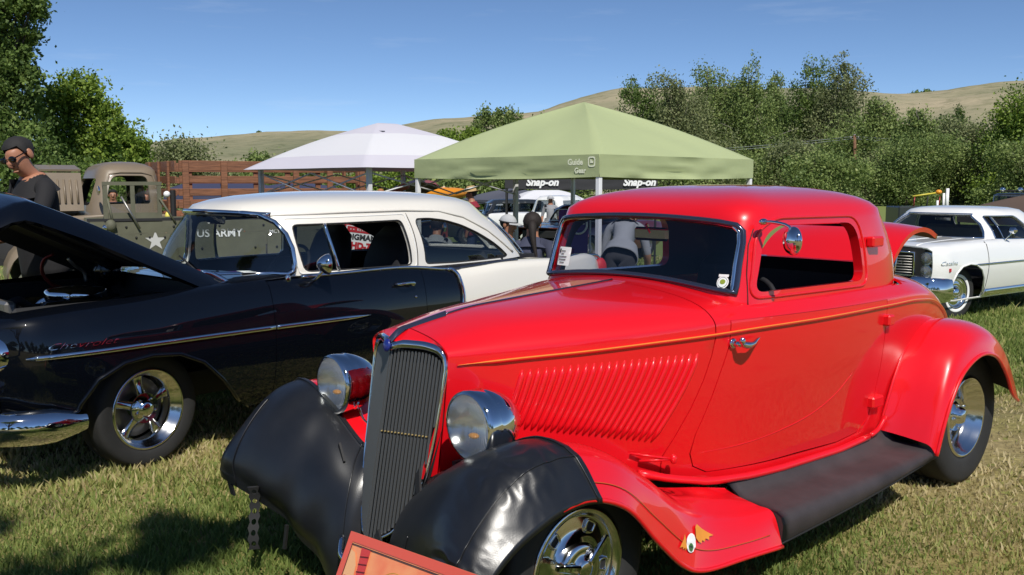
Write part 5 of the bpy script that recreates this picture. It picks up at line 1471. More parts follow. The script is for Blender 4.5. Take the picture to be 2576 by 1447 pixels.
    mr = mesh('wing_mirror', *place_VF(lathe([(.0005, .075), (.02, .07), (.045, .05), (.062, .02), (.066, 0), (.060, -.006)], 28, 'X'), rotm('Z', -.35), m0 + [-.06, .125, .115]), CHROME, root)
    mesh('mirror_face', *place_VF(lathe([(.060, -.006), (.0005, -.008)], 28, 'X'), rotm('Z', -.35), m0 + [-.06, .125, .115]), MIRRORG, mr)
    mb = MB(); mb.add(*tube(resample([m0 + [0, -.01, .0], m0 + [0, .05, .01], m0 + [-.01, .10, .05], m0 + [-.04, .12, .10]], 10), [.018, .014, .012, .011, .010, .010, .010, .010, .010, .010], 8)); mb.add(*ellipsoid(m0 + [0, .0, .0], (.05, .018, .018)))
    mb.build('mirror_arm', CHROME, mr, smooth=True)
    mb = MB(); mb.add(*ellipsoid(B.on([(-.90, .965)], .0)[0] + [0, -.02, .03], (.02, .012, .028))); mb.build('cowl_light', CHROME, root, smooth=True)
    # card and leaflet on the dash behind the screen
    mb = MB(); mb.add([(-.93, .36, 1.010), (-.80, .33, 1.014), (-.78, .46, 1.014), (-.91, .49, 1.010)], [(0, 1, 2, 3)]); o = mb.build('dash_leaflet', PURPLE, root); solid(o, .004)
    mb = MB(); mb.add([(-.88, .47, 1.022), (-.80, .45, 1.025), (-.775, .57, 1.025), (-.855, .59, 1.022)], [(0, 1, 2, 3)]); o = mb.build('dash_card', PAPER, root); solid(o, .003)
    # ---- wheels
    mb = MB()
    for s in (1, -1): mb.add(*box((-1.5, s * .45, .34), (4.6, .08, .12)))
    for x0 in (0, -2.92):
        mb.add(*tube([(x0, -.72, .33), (x0, .72, .33)], .045, 8))
        for s in (1, -1): mb.add(*box((x0 - .05, s * .52, .58), (1.05, .02, .50))); mb.add(*box((x0 - .05, s * .70, .70), (1.0, .36, .02)))
    mb.build('chassis', BLACKMATTE, root)
    for s in (1, -1):
        wheel(root, (0, s * .70, .325), .325, .20, .228, 'fivespoke', .16 if s > 0 else .16, .30, s)
        wheel(root, (-2.92, s * .68, .325), .325, .22, .228, 'fivespoke', 0, .9, s)
    return root
GLASS_DARK = glass_mat('dark_glass', (0.12, 0.15, 0.19), 1.6)
M_HINGE = M('red_primer_steel', (.22, .03, .025), .4, .5)
M_ENGINE = M('engine_paint', (.05, .05, .055), .45, .3)
SEDAN = make_sedan()
# ------------------------------------------------------------------ the white hardtop at the right
def make_hardtop():
    root = thing('hardtop_car', 'white two-door hardtop with stacked headlights and whitewall tyres on the grass', 'car', (5.0944, 12.3464, -.12), 3.76991)
    B = Body([
        (.74, [(.78, .36), (.84, .44), (.90, .58), (.91, .70), (.90, .82), (.86, .915), (.5, .945), (0, .955)]),
        (.60, [(.86, .28), (.92, .38), (.965, .54), (.975, .68), (.96, .82), (.90, .930), (.55, .965), (0, .975)]),
        (.30, [(.90, .25), (.95, .36), (.985, .54), (.995, .68), (.975, .82), (.91, .950), (.6, .975), (0, .985)]),
        (-.2, [(.90, .25), (.955, .36), (.99, .54), (1.0, .68), (.98, .83), (.915, .965), (.65, .985), (0, .995)]),
        (-.6, [(.90, .25), (.955, .36), (.99, .54), (1.0, .68), (.98, .83), (.92, .968), (.7, .990), (0, 1.0)]),
        (-1.3, [(.90, .25), (.955, .36), (.99, .54), (1.0, .68), (.98, .82), (.92, .950), (.72, .965), (0, .97)]),
        (-2.2, [(.90, .25), (.955, .36), (.99, .54), (1.0, .68), (.985, .81), (.93, .935), (.7, .955), (0, .96)]),
        (-3.2, [(.90, .28), (.95, .38), (.985, .54), (.995, .68), (.98, .81), (.92, .93), (.6, .945), (0, .95)]),
        (-4.3, [(.84, .38), (.90, .46), (.94, .58), (.95, .70), (.94, .80), (.88, .88), (.5, .90), (0, .91)])])
    VM = B.vmax(); vc = 5 * B.sc
    arch = [(.43, .33), (.40, .50), (.33, .61), (.22, .685), (.05, .71), (-.10, .695), (-.24, .63), (-.33, .52), (-.38, .33)]
    def hole(x0): return np.vstack([[(x0 + .44, .02)], B.uv([(x0 + a, z) for a, z in arch]), [(x0 - .39, .02)]])
    cab = [(-.66, VM + .1), (-.66, vc + .2), (-.75, vc + .06), (-2.5, vc + .06), (-2.75, vc + .2), (-2.75, VM + .1)]
    out = [(.74, 0), (-4.3, 0), (-4.3, VM), (-2.75, VM), (-2.75, vc + .2), (-2.5, vc + .06), (-.75, vc + .06), (-.66, vc + .2), (-.66, VM), (.74, VM)]
    P, T = cdt(out, [hole(0), hole(-3.05)], .08); b = both('body', P, T, B, WHITE, root, flip=True); solid(b, .015)
    for x in (-.40, -1.72):
        S = B(np.c_[np.full(14, x), np.linspace(.05, vc, 14)]) + [0, .001, 0]; mesh('door_gap', *tube(S, .004, 5), INTERIOR, root)
    for x0 in (0, -3.05): S = B(hole(x0)[1:-1]); mesh('arch_lip', *tube(S, .012, 6), WHITE, root)
    xs = np.linspace(-.06, -4.2, 50); S = B.on(np.c_[xs, np.full(50, .692)], .004); mesh('side_trim', *tube(S, .013, 6, flat=.6, up=(0, 1, 0)), CHROME, root)
    xs = np.linspace(-.42, -2.6, 30); S = B(np.c_[xs, np.full(30, .12)]) + [0, .004, 0]; mesh('rocker_trim', *tube(S, .05, 8, flat=.3, up=(0, 1, 0)), CHROME, root)
    # hood creases
    for y in (.30, .62):
        S = np.array([(x, y + .06 * (x > 0) * x, B([(x, VM - (y / .95) * 2.0 * B.sc)])[0][2]) for x in np.linspace(.70, -.5, 12)])
        mesh('hood_crease', *tube(S, .008, 6), WHITE, b)
    V, F = text_mesh('Catalina', .13, shear=.4); mesh('fender_script', B.on(np.c_[.50 - V[:, 0] * .75, .735 + V[:, 1] * .55], .006), F, CHROME, root, smooth=False)
    mb = MB(); mb.add(*box(B.on([(.50, .655)], .003)[0], (.035, .012, .04))); mb.build('fender_emblem', REDP, root)
    hb = B.on([(-1.55, .855)], 0)[0]; mb = MB(); mb.add(*tube(resample([hb + [.08, 0, 0], hb + [.06, .03, 0], hb + [-.07, .03, 0]], 8), .013, 8)); mb.build('door_handle', CHROME, root, smooth=True)
    G = House([(.95, -.50, -2.78, .845), (1.10, -.68, -2.52, .80), (1.275, -.90, -2.22, .665)], 1.392, nf=3.2, nr=4.0, p=2.6)
    sA = [(-.885, .985), (-.915, 1.05), (-.965, 1.18), (-1.00, 1.262)]
    ws = np.array(list(map(tuple, G.front([(y, .985) for y in np.linspace(-.55, .55, 9)]))) + list(map(tuple, G.side([(-.80, .985), (-.845, 1.06), (-.90, 1.16), (-.945, 1.262)]))) + list(map(tuple, G.front([(y, 1.285) for y in np.linspace(.45, -.45, 9)]))) + list(map(tuple, G.side([(-.80, .985), (-.845, 1.06), (-.90, 1.16), (-.945, 1.262)], -1)[::-1])))
    sw = round_poly([(-.955, .972), (-1.93, .950), (-1.60, 1.258), (-1.02, 1.262)], [.02, .04, .05, .03], 4)
    rw1 = G.front(round_poly([(.02, 1.0), (.62, 1.0), (.52, 1.24), (.02, 1.25)], [.01, .05, .05, .01]), True); rw2 = G.front(round_poly([(-.02, 1.0), (-.02, 1.25), (-.52, 1.24), (-.62, 1.0)], [.01, .01, .05, .05]), True)
    G.shell('roof', [ws, G.side(sw), G.side(sw, -1), rw1, rw2], WHITE, root, d=.08, inner=INTERIOR, thick=.03)
    G.pane('windscreen', ws, GLASS_CLEAR, root); G.trim('windscreen_trim', ws, .014, CHROME, root)
    for s in (1, -1):
        G.pane('side_window', G.side(sw, s), GLASS_GREY, root); G.trim('window_frame', G.side(sw, s), .010, CHROME, root)
        G.trim('vent_post', G.side([(-1.10, .972), (-1.10, 1.262)], s), .008, CHROME, root, closed=False)
    G.pane('rear_window', rw1, GLASS_GREY, root); G.pane('rear_window', rw2, GLASS_GREY, root)
    mb = MB(); mb.add(*box((-1.6, 0, .40), (2.2, 1.7, .04))); mb.add(*box((-.86, 0, .88), (.15, 1.5, .2), bev=.05)); mb.add(*box((-2.62, 0, .75), (.06, 1.5, .40)))
    for s in (1, -1): mb.add(*box((-1.6, s * .84, .66), (2.0, .05, .5)))
    mb.build('cabin_trim', INTERIOR, root)
    mb = MB(); mb.add(*box((-1.55, 0, .68), (.5, 1.45, .2), bev=.06)); mb.add(*box((-1.82, 0, .90), (.16, 1.45, .42), rotm('Y', -.2), bev=.06)); mb.build('front_seat', M('tan_trim', (.22, .18, .12), .6), root)
    mb = MB(); mb.add(*box((-.96, .05, 1.215), (.02, .22, .055), bev=.015)); mb.build('rear_view_mirror', CHROME, root)
    mb = MB(); q = B([(-.93, vc)])[0]; mb.add(*tube([q, q + [0, .05, .06], q + [-.02, .07, .10]], .010, 6)); mb.add(*box(q + [-.03, .075, .13], (.07, .12, .08), bev=.03)); mb.build('wing_mirror', CHROME, root)
    # front: split grille, stacked lamps in chrome bezels, bumper
    V = [(.735 + .05 * (1 - (y / .8) ** 2), y, z) for y in np.linspace(-.80, .80, 13) for z in np.linspace(.56, .92, 5)]
    mesh('grille', V, gridF(13, 5), BLACKMATTE, root)
    g = root.children[-1]
    for s in (1, -1):
        for k in range(7):
            z = .615 + k * .033
            mesh('grille_bar', *tube([(.80, s * .09, z), (.785, s * .40, z), (.760, s * .655, z)], .007, 6), M_STEEL, g)
        mesh('grille_rim', *tube([(.80, s * .08, .875), (.785, s * .40, .870), (.757, s * .68, .862), (.757, s * .68, .585), (.785, s * .40, .585), (.80, s * .08, .585)], .016, 6, closed=True), CHROME, g)
    mb = MB(); mb.add(*box((.815, 0, .73), (.06, .12, .36), bev=.03)); mb.build('grille_divider', WHITE, g)
    text_on('grille_lettering', 'P  O  N  T  I  A  C', .055, M_STEEL, g, (.800, .37, .735), (.05, 1, 0), (0, 0, 1), .004)
    for s in (1, -1):
        q = round_poly([(-.098, -.155), (.098, -.155), (.098, .165), (-.098, .165)], .09, 7)
        V = [];
        for sc_, dx in ((1.0, -.16), (1.0, .02), (.93, .035), (.80, .03), (.74, .0)):
            for (a, b_) in q: V.append((.70 + dx - .10 * max(0, (a * s + .02)) , s * .815 + a * sc_, .715 + b_ * sc_))
        mesh('headlight_bezel', V, gridF(5, len(q), cv=True, flip=True), CHROME, root)
        for z in (.795, .637):
            h_ = mesh('headlight', *place_VF(lathe([(.055, .0), (.072, .02), (.080, .012), (.082, -.03)], 24, 'X'), rotm('Z', s * .10), (.715, s * .815, z)), CHROME, root)
            mesh('lens', *place_VF(lathe([(.068, .016), (.04, .032), (.0005, .038)], 22, 'X'), rotm('Z', s * .10), (.715, s * .815, z)), GLASS_LENS, h_)
            mesh('reflector', *place_VF(lathe([(.068, .012), (.04, -.02), (.0005, -.03)], 20, 'X'), rotm('Z', s * .10), (.715, s * .815, z)), M_REFL, h_)
    path = resample([(.44, .985, .40), (.58, .99, .40), (.72, .93, .41), (.80, .78, .42), (.845, .5, .43), (.87, 0, .43)], 26)
    V = []; prof = [(-.06, -.15), (-.005, -.13), (.025, -.06), (.030, .0), (.02, .06), (-.01, .10), (-.05, .11)]
    for i, p in enumerate(path):
        t_ = path[min(i + 1, 25)] - path[max(i - 1, 0)]; t_ /= np.linalg.norm(t_); o_ = np.array([-t_[1], t_[0], 0])
        for a, b_ in prof: V.append(p + o_ * a + np.array([0, 0, b_ + (.06 if i < 12 else .0) * (b_ > 0)]))
    mb = MB(); F = gridF(26, 7); mb.add(V, F); a_, b2 = mirror_y(V, F); mb.add(a_, b2); mb.build('front_bumper', CHROME, root, smooth=True)
    mb = MB()
    for x0 in (0, -3.05):
        mb.add(*tube([(x0, -.8, .33), (x0, .8, .33)], .05, 6))
        for s in (1, -1): mb.add(*box((x0, s * .60, .52), (.95, .02, .45))); mb.add(*box((x0, s * .78, .76), (.9, .34, .02)))
    mb.add(*box((-1.5, 0, .30), (4.4, 1.5, .06))); mb.build('chassis', BLACKMATTE, root)
    for s in (1, -1):
        wheel(root, (0, s * .74, .33), .335, .19, .19, 'cap', -.12, 0, s); wheel(root, (-3.05, s * .74, .33), .335, .19, .19, 'cap', 0, 0, s)
    # driver's head rest clothing seen through the glass
    return root
HARDTOP = make_hardtop()

# ------------------------------------------------------------------ simple cars further back
def far_car(name, label, loc, rz, paint, L=4.6, W=.90, belt=.95, roof=1.42, hood_x=-.5, cab=(-.55, -2.6), top=None, hood_open=0, boxy=False, group=None, extra=None, style='steel'):
    root = thing(name, label, 'car' if name.endswith('car') else 'pickup' if 'pickup' in name else 'suv', (loc[0], loc[1], ground_z(0, loc[1])), rz, group)
    xe = .75 - L
    hz = belt - (.02 if boxy else .06)
    B = Body([(.75, [(W - .14, .36), (W - .06, .46), (W - .02, .62), (W - .05, hz - .08), (W - .16, hz - .01), (0, hz)]),
              (.3, [(W - .06, .28), (W, .42), (W, .64), (W - .02, hz - .06), (W - .12, hz + .01), (0, hz + .03)]),
              (cab[0] + .05, [(W - .06, .26), (W, .42), (W, .66), (W - .02, belt - .06), (W - .10, belt), (0, belt + .02)]),
              (cab[1], [(W - .06, .26), (W, .42), (W, .66), (W - .02, belt - .06), (W - .10, belt), (0, belt + .01)]),
              (xe + .5, [(W - .06, .28), (W, .42), (W, .66), (W - .02, belt - .08), (W - .12, belt - .02), (0, belt)]),
              (xe, [(W - .14, .38), (W - .06, .48), (W - .03, .62), (W - .06, belt - .14), (W - .18, belt - .07), (0, belt - .06)])])
    VM = B.vmax(); vc = 4 * B.sc
    xr = -L + .75 + (L - 1.75) * 0 - 0
    wb = -(L - 1.75)
    def hole(x0): return np.vstack([[(x0 + .41, .02)], B.uv([(x0 + .40 * math.cos(a), .33 + .37 * math.sin(a)) for a in np.linspace(.0, math.pi, 9)]), [(x0 - .41, .02)]])
    c0, c1 = cab
    out = [(.75, 0), (xe, 0), (xe, VM), (c1, VM), (c1 + .05, vc + .05), (c0 - .1, vc + .05), (c0, VM), (.75, VM)]
    if hood_open: out = [(.75, 0), (xe, 0), (xe, VM), (c1, VM), (c1 + .05, vc + .05), (c0 - .1, vc + .05), (c0, VM), (c0 + .04, VM), (c0 + .04, vc + .04), (.66, vc + .04), (.70, VM), (.75, VM)]
    P, T = cdt(out, [hole(0), hole(wb)], .14); b = both('body', P, T, B, paint, root, flip=True); solid(b, .02)
    wr = W - .18 if not boxy else W - .10
    G = House([(belt, c0, c1, W - .09), (roof - .12, c0 - (.30 if not boxy else .18), c1 + (.42 if not boxy else .06), wr)], roof, nf=4.5, nr=5 if not boxy else 8, p=2.6 if not boxy else 3.2)
    zt = roof - .13
    ws = G.front(round_poly([(-(W - .25), belt + .04), (W - .25, belt + .04), (wr - .14, zt), (-(wr - .14), zt)], .06, 4))
    f = lambda z: (z - belt) / (roof - .12 - belt)
    xf = lambda z: c0 - (.30 if not boxy else .18) * f(z); xb = lambda z: c1 + (.42 if not boxy else .06) * f(z)
    z0 = belt + .04; mid = (c0 + c1) / 2 - .05
    s1 = round_poly([(xf(z0) - .20, z0), (mid + .04, z0), (mid + .04, zt), (xf(zt) - .20, zt)], .05, 4); s2 = round_poly([(mid - .04, z0), (xb(z0) + .22, z0), (xb(zt) + .22, zt), (mid - .04, zt)], .05, 4)
    small = abs(c1 - c0) < 1.3
    if small: s1 = round_poly([(xf(z0) - .16, z0), (xb(z0) + .16, z0), (xb(zt) + .16, zt), (xf(zt) - .16, zt)], .06, 4)
    sh = [ws] + [G.side(q, s) for s in (1, -1) for q in ((s1,) if small else (s1, s2))]
    r1 = G.front(round_poly([(.03, z0 + .03), (wr - .2, z0 + .03), (wr - .22, zt - .02), (.03, zt - .02)], .03), True); r2 = G.front(round_poly([(-.03, z0 + .03), (-.03, zt - .02), (-(wr - .22), zt - .02), (-(wr - .2), z0 + .03)], .03), True)
    G.shell('roof', sh + [r1, r2], top or paint, root, d=.14, inner=INTERIOR, thick=.03)
    G.pane('windscreen', ws, GLASS_GREY, root, d=.2); G.trim('windscreen_trim', ws, .012, CHROME, root, dens=.1, n=5)
    for s in (1, -1):
        for q in ((s1,) if small else (s1, s2)): G.pane('side_window', G.side(q, s), GLASS_GREY, root, d=.2)
    G.pane('rear_window', r1, GLASS_GREY, root, d=.2); G.pane('rear_window', r2, GLASS_GREY, root, d=.2)
    mb = MB(); mb.add(*box(((c0 + c1) / 2, 0, .40), (abs(c1 - c0) + .3, W * 1.7, .04))); mb.add(*box(((c0 + c1) / 2 - .1, 0, .72), (.35, W * 1.5, .55), bev=.08))
    mb.add(*box((wb / 2, 0, .32), (L - .6, W * 1.5, .08)))
    for x0 in (0, wb):
        for s in (1, -1): mb.add(*box((x0, s * (W - .34), .52), (.86, .02, .42)))
    mb.build('underbody', INTERIOR, root)
    for s in (1, -1):
        h = mesh('headlight', *place_VF(lathe([(.085, .0), (.08, .02), (.0005, .045)], 16, 'X'), None, (.755, s * (W - .24), hz - .14)), M_REFL, root)
        wheel(root, (0, s * (W - .12), .33), .33, .2, .2, style, 0, 0, s); wheel(root, (wb, s * (W - .12), .33), .33, .2, .2, style, 0, 0, s)
    mb = MB(); mb.add(*box((.80, 0, .46), (.08, W * 1.85, .14), bev=.03)); mb.build('front_bumper', CHROME, root)
    mb = MB(); mb.add(*box((.755, 0, hz - .15), (.03, W * 1.05, .16), bev=.01)); mb.build('grille', BLACKMATTE, root)
    if hood_open:
        L_ = .72 - c0 - .02; V = []
        for i in range(9):
            for j in range(11):
                s = -1 + .2 * j; V.append((c0 + .04 + L_ * i / 8, s * (W - .12), belt + .03 + .05 * (1 - s * s) - .07 * max(0, i / 8 - .8) * 5 * .5 - (.06 if abs(s) > .99 else 0)))
        V = (np.array(V) - [c0 + .04, 0, belt]) @ rotm('Y', -hood_open).T + [c0 + .04, 0, belt]
        h = mesh('hood', V, gridF(9, 11), paint, root); solid(h, .05, BLACKMATTE, 0)
        mb = MB(); mb.add(*box((.1, 0, .62), (.7, .6, .3), bev=.05)); mb.build('engine_block', M_ENGINE, root)
    return root

SALMON = M('salmon_red_paint', (0.36, 0.075, 0.055), .45, 0, .5)
MAROON = M('maroon_paint', (0.13, 0.02, 0.018), .35, 0, .8)
NAVYP = M('dark_green_black_paint', (0.02, 0.024, 0.026), .4, 0, .6)
far_car('salmon_car', 'faded red car with raised hood parked beyond the black and cream sedan', (-2.05, 15.6), rad(-14), SALMON, L=4.7, belt=1.20, roof=1.50, hood_open=rad(27), style='steel')
far_car('maroon_car', 'dark maroon car with windscreen card between the capped man and the coupe', (1.05, 21.5), rad(236), MAROON, L=4.7, belt=.93, roof=1.36)
suv = far_car('black_suv', 'black boxy truck wearing a white for sale sign on its windscreen', (-.72, 35.0), rad(238), NAVYP, L=4.5, belt=1.10, roof=1.72, boxy=True, cab=(-.6, -3.3))
white_pu = far_car('white_pickup', 'old white pickup parked under the small white canopy', (.35, 29.5), rad(150), WHITE, L=4.8, belt=1.08, roof=1.62, boxy=True, cab=(-.6, -1.75))
far_car('kayak_car', 'dark car carrying an orange kayak, seen just above the cream roof', (-1.55, 31.0), rad(190), NAVYP, L=4.6, belt=.98, roof=1.50, boxy=True)
far_car('black_suv', 'black off-road truck with roof lamps beyond the white hardtop, right', (20.6, 39.5), rad(225), NAVYP, L=4.4, belt=1.12, roof=1.75, boxy=True, cab=(-.6, -3.2), top=NAVYP)
r = bpy.data.objects['black_suv.001']
mb = MB(); mb.add(*box((-1.0, 0, 1.83), (.10, 1.3, .08), bev=.02)); mb.build('light_bar', BLACKMATTE, r)
for y in (-.35, .35): mesh('roof_lamp', *ellipsoid((-.95, y, 1.88), (.10, .11, .11)), CHROME, r)
mb = MB(); mb.add(*box((.1, 0, 1.16), (.9, 1.3, .05), bev=.02)); mb.build('white_hood_panel', WHITE, r)
mb = MB(); mb.add(*tube([(-1.9, .8, 1.7), (-1.9, .8, 2.55)], .03, 6)); mb.add(*box((-1.9, .8, 2.55), (.10, .30, .14), bev=.04)); mb.build('roof_mast', CHROME, r)
# for sale sign
V = np.array([(-1.03, -.52, 1.25), (-1.0, .12, 1.25), (-1.17, .12, 1.60), (-1.20, -.52, 1.60)]) + [.50, 0, 0]
o = mesh('for_sale_sign', V, [(0, 1, 2, 3)], WHITEP, suv, smooth=False); solid(o, .01)
text_on('sign_lettering', 'FOR', .15, INK, o, (V[0] * .35 + V[1] * .35 + V[2] * .15 + V[3] * .15) + [-.11, 0, .125], V[1] - V[0], V[3] - V[0], .012)
text_on('sign_lettering', 'SALE', .15, INK, o, (V[0] * .35 + V[1] * .35 + V[2] * .15 + V[3] * .15) + [-.01, 0, -.03], V[1] - V[0], V[3] - V[0], .012)
# kayak
kz = ground_z(0, 31) + 1.62
V = []
for i in range(17):
    t = i / 16; r_ = .30 * math.sin(math.pi * (.06 + .88 * t)) ** .6
    for k in range(12):
        a = 2 * math.pi * k / 12; V.append((-1.3 + 2.6 * t, r_ * math.cos(a), .7 * r_ * math.sin(a) + .05 * (2 * t - 1) ** 2))
ky = mesh('kayak', V, gridF(17, 12, cv=True), M('orange_plastic', (.70, .25, .01), .4), None)
ky.location = (-2.15, 30.2, kz + .05); ky.rotation_euler = (0, 0, 1.02); tag(ky, 'orange kayak strapped on a car roof just beyond the cream sedan roof', 'kayak')
mesh('strap', *tube([(.1, .24 * math.cos(a), .19 * math.sin(a)) for a in np.linspace(0, 2 * math.pi, 16, endpoint=False)], .03, 6, closed=True), BLACKMATTE, ky)
mesh('strap', *tube([(.0, .0, .2), (.0, .18, .13)], .06, 6), M('pale_pad', (.6, .45, .3), .7), ky)

# ------------------------------------------------------------------ brown stake-bed truck
def make_stake_truck():
    ph = rad(55); f = np.array([-math.sin(ph), -math.cos(ph)]); yaw = math.atan2(f[1], f[0]); lf = np.array([-f[1], f[0]])
    near = np.array([-5.72, 14.0]); c = near - lf * .80            # cab centre on the axle line
    org = c + f * 1.45                                              # front axle
    g = ground_z(0, 14.3)
    root = thing('stake_truck', 'brown army stake-bed truck with open louvred hood and wooden bed rails', 'truck', (org[0], org[1], g), yaw)
    G = House([(1.22, -.92, -2.02, .80), (1.35, -.93, -2.02, .79), (1.62, -1.00, -2.0, .74), (1.86, -1.10, -1.97, .66)], 2.06, nf=5, nr=6, p=2.3)
    ws = G.front(round_poly([(-.60, 1.40), (.60, 1.40), (.53, 1.80), (-.53, 1.80)], .10, 6)); sw = round_poly([(-1.16, 1.42), (-1.80, 1.42), (-1.78, 1.84), (-1.27, 1.84)], [.05, .05, .10, .12], 6)
    r1 = G.front(round_poly([(.02, 1.45), (.42, 1.45), (.42, 1.75), (.02, 1.75)], .02), True); r2 = G.front(round_poly([(-.02, 1.45), (-.02, 1.75), (-.42, 1.75), (-.42, 1.45)], .02), True)
    G.shell('cab_roof', [ws, G.side(sw), G.side(sw, -1), r1, r2], BROWN, root, d=.07, inner=INTERIOR, thick=.035)
    for s in (1, -1): G.trim('drip_rail', G.side([(-1.14, 1.45), (-1.19, 1.70), (-1.25, 1.86), (-1.4, 1.90), (-1.7, 1.90), (-1.86, 1.84), (-1.90, 1.72)], s), .012, BROWN, root, closed=False)
    B = Body([(.55, [(.36, .55), (.40, .80), (.40, 1.05), (.36, 1.14), (0, 1.16)]), (-.3, [(.46, .55), (.50, .80), (.50, 1.08), (.46, 1.18), (0, 1.20)]), (-.9, [(.76, .50), (.80, .80), (.82, 1.08), (.80, 1.22), (.70, 1.26)]), (-2.0, [(.76, .50), (.82, .80), (.84, 1.08), (.81, 1.22), (.70, 1.26)])])
    VM = B.vmax()
    P, T = cdt([(-.55, 0), (-2.0, 0), (-2.0, VM), (-.55, VM)], (), .1); b = both('cab', P, T, B, BROWN, root, flip=True); solid(b, .02)
    for z in (1.16, 1.10):
        for s in (1, -1):
            S = B.on([(x, z) for x in np.linspace(-.75, -1.98, 14)], .004); S[:, 1] *= s; mesh('belt_bead', *tube(S, .016, 6), BROWN, root)
    P, T = cdt([(.55, 0), (-.54, 0), (-.54, VM * .62), (.55, VM * .62)], (), .12); both('engine_side', P, T, B, M_ENGINE, root, flip=True)
    # the open hood: top half folded up, louvred side panel hanging from it
    def hood_panel(y0, z0, y1, z1, louv):
        mb = MB(); V = []
        for x in (-.36, -.92):
            V += [(x, y0, z0), (x, y1, z1)]
        o = mesh('hood_panel', V, [(0, 1, 3, 2)], BROWN, root, smooth=False); solid(o, .03)
        if louv:
            for k in range(6):
                x = -.42 - k * .085; a = np.array([x, y0, z0]) * .82 + np.array([x, y1, z1]) * .18; b_ = np.array([x, y0, z0]) * .2 + np.array([x, y1, z1]) * .8
                mesh('louvre', *tube([a + [0, .012, 0], (a + b_) / 2 + [0, .02, 0], b_ + [0, .012, 0]], .016, 6), BROWN, o)
        return o
    hood_panel(.30, 1.88, .46, 1.32, True); hood_panel(.30, 1.90, -.12, 1.97, False); hood_panel(-.46, 1.22, 0, 1.30, False)
    mesh('hood_stay', *tube([(-.1, .25, 1.2), (-.1, .36, 1.6)], .012, 6), BLACKMATTE, root)
    # front fenders
    for s in (1, -1):
        V = []
        for i in range(15):
            a = rad(200 - i * 15.5) ; r_ = .56
            x, z = r_ * math.cos(a) * 1.12, .46 + r_ * math.sin(a) * .98
            if i == 0: x, z = -1.0, .52
            for y in (.42, .56, .74, .84, .86): V.append((x - .45, s * y, z - (.10 if y > .85 else .02 if y > .8 else 0)))
        o = mesh('front_fender', V, gridF(15, 5, flip=(s > 0)), BROWN, root); solid(o, .02)
        h = mesh('headlight', *place_VF(lathe([(.10, .0), (.115, -.02), (.10, -.10), (.0005, -.16)], 18, 'X'), None, (.55, s * .58, 1.08)), BROWN, root)
        mesh('lens', *place_VF(lathe([(.10, .0), (.0005, .03)], 18, 'X'), None, (.55, s * .58, 1.08)), M_REFL, h)
        wheel(root, (-.45, s * .72, .43), .43, .20, .27, 'steel', 0, 0, s)
        wheel(root, (-3.35, s * .72, .43), .43, .30, .27, 'steel', 0, 0, s)
        mesh('wing_mirror', *ellipsoid((-1.02, s * .98, 1.62), (.02, .10, .07)), CHROME, root)
    mb = MB(); mb.add(*box((-2.2, 0, .62), (5.2, .8, .14))); mb.add(*box((-1.45, 0, .8), (1.0, 1.4, .1)))
    mb.build('chassis', BLACKMATTE, root)
    mb = MB(); mb.add(*box((-1.72, 0, 1.08), (.25, 1.35, .55), bev=.06)); mb.build('bench_seat', INTERIOR, root)
    mb = MB(); mb.add(*tube([(-2.10, .86, 1.05), (-2.10, .86, 1.62)], .045, 8)); mb.build('exhaust_post', BLACKMATTE, root)
    mesh('marker_lamp', *ellipsoid((-2.0, .90, 1.22), (.04, .05, .08)), M('yellow_lamp', (.75, .65, .12), .4), root)
    mesh('marker_lamp', *ellipsoid((-2.0, .90, 1.56), (.05, .05, .05)), WHITEP, root)
    # bed with boards and posts
    x0, x1, W_ = -2.16, -5.35, .92
    mb = MB(); mb.add(*box(((x0 + x1) / 2, 0, .98), (x0 - x1, 2 * W_, .10))); mb.build('bed_floor', WOOD, root)
    zs = [(1.99, .15), (1.78, .105), (1.585, .105), (1.40, .105), (1.20, .12)]
    rs = np.random.RandomState(5)
    for s in (1, -1):
        for z, h in zs: mesh('board', *box(((x0 + x1) / 2 + rs.uniform(-.02, .02), s * (W_ - .02), z + rs.uniform(-.008, .008)), (x0 - x1 - .04, .026, h), bev=.004), WOODH, root, smooth=False)
        for k in range(6): mesh('post', *box((x0 - .12 - k * (x0 - x1 - .24) / 5, s * (W_ + .012), 1.52), (.095, .036, 1.09), bev=.004), WOOD, root, smooth=False)
    for xx in (x0 + .01, x1 - .01):
        for z, h in zs: mesh('board', *box((xx, 0, z), (.026, 2 * W_ - .1, h), bev=.004), WOODH, root, smooth=False)
        for y in (-.55, 0, .55): mesh('post', *box((xx + .033, y, 1.52), (.036, .095, 1.09), bev=.004), WOOD, root, smooth=False)
make_stake_truck()

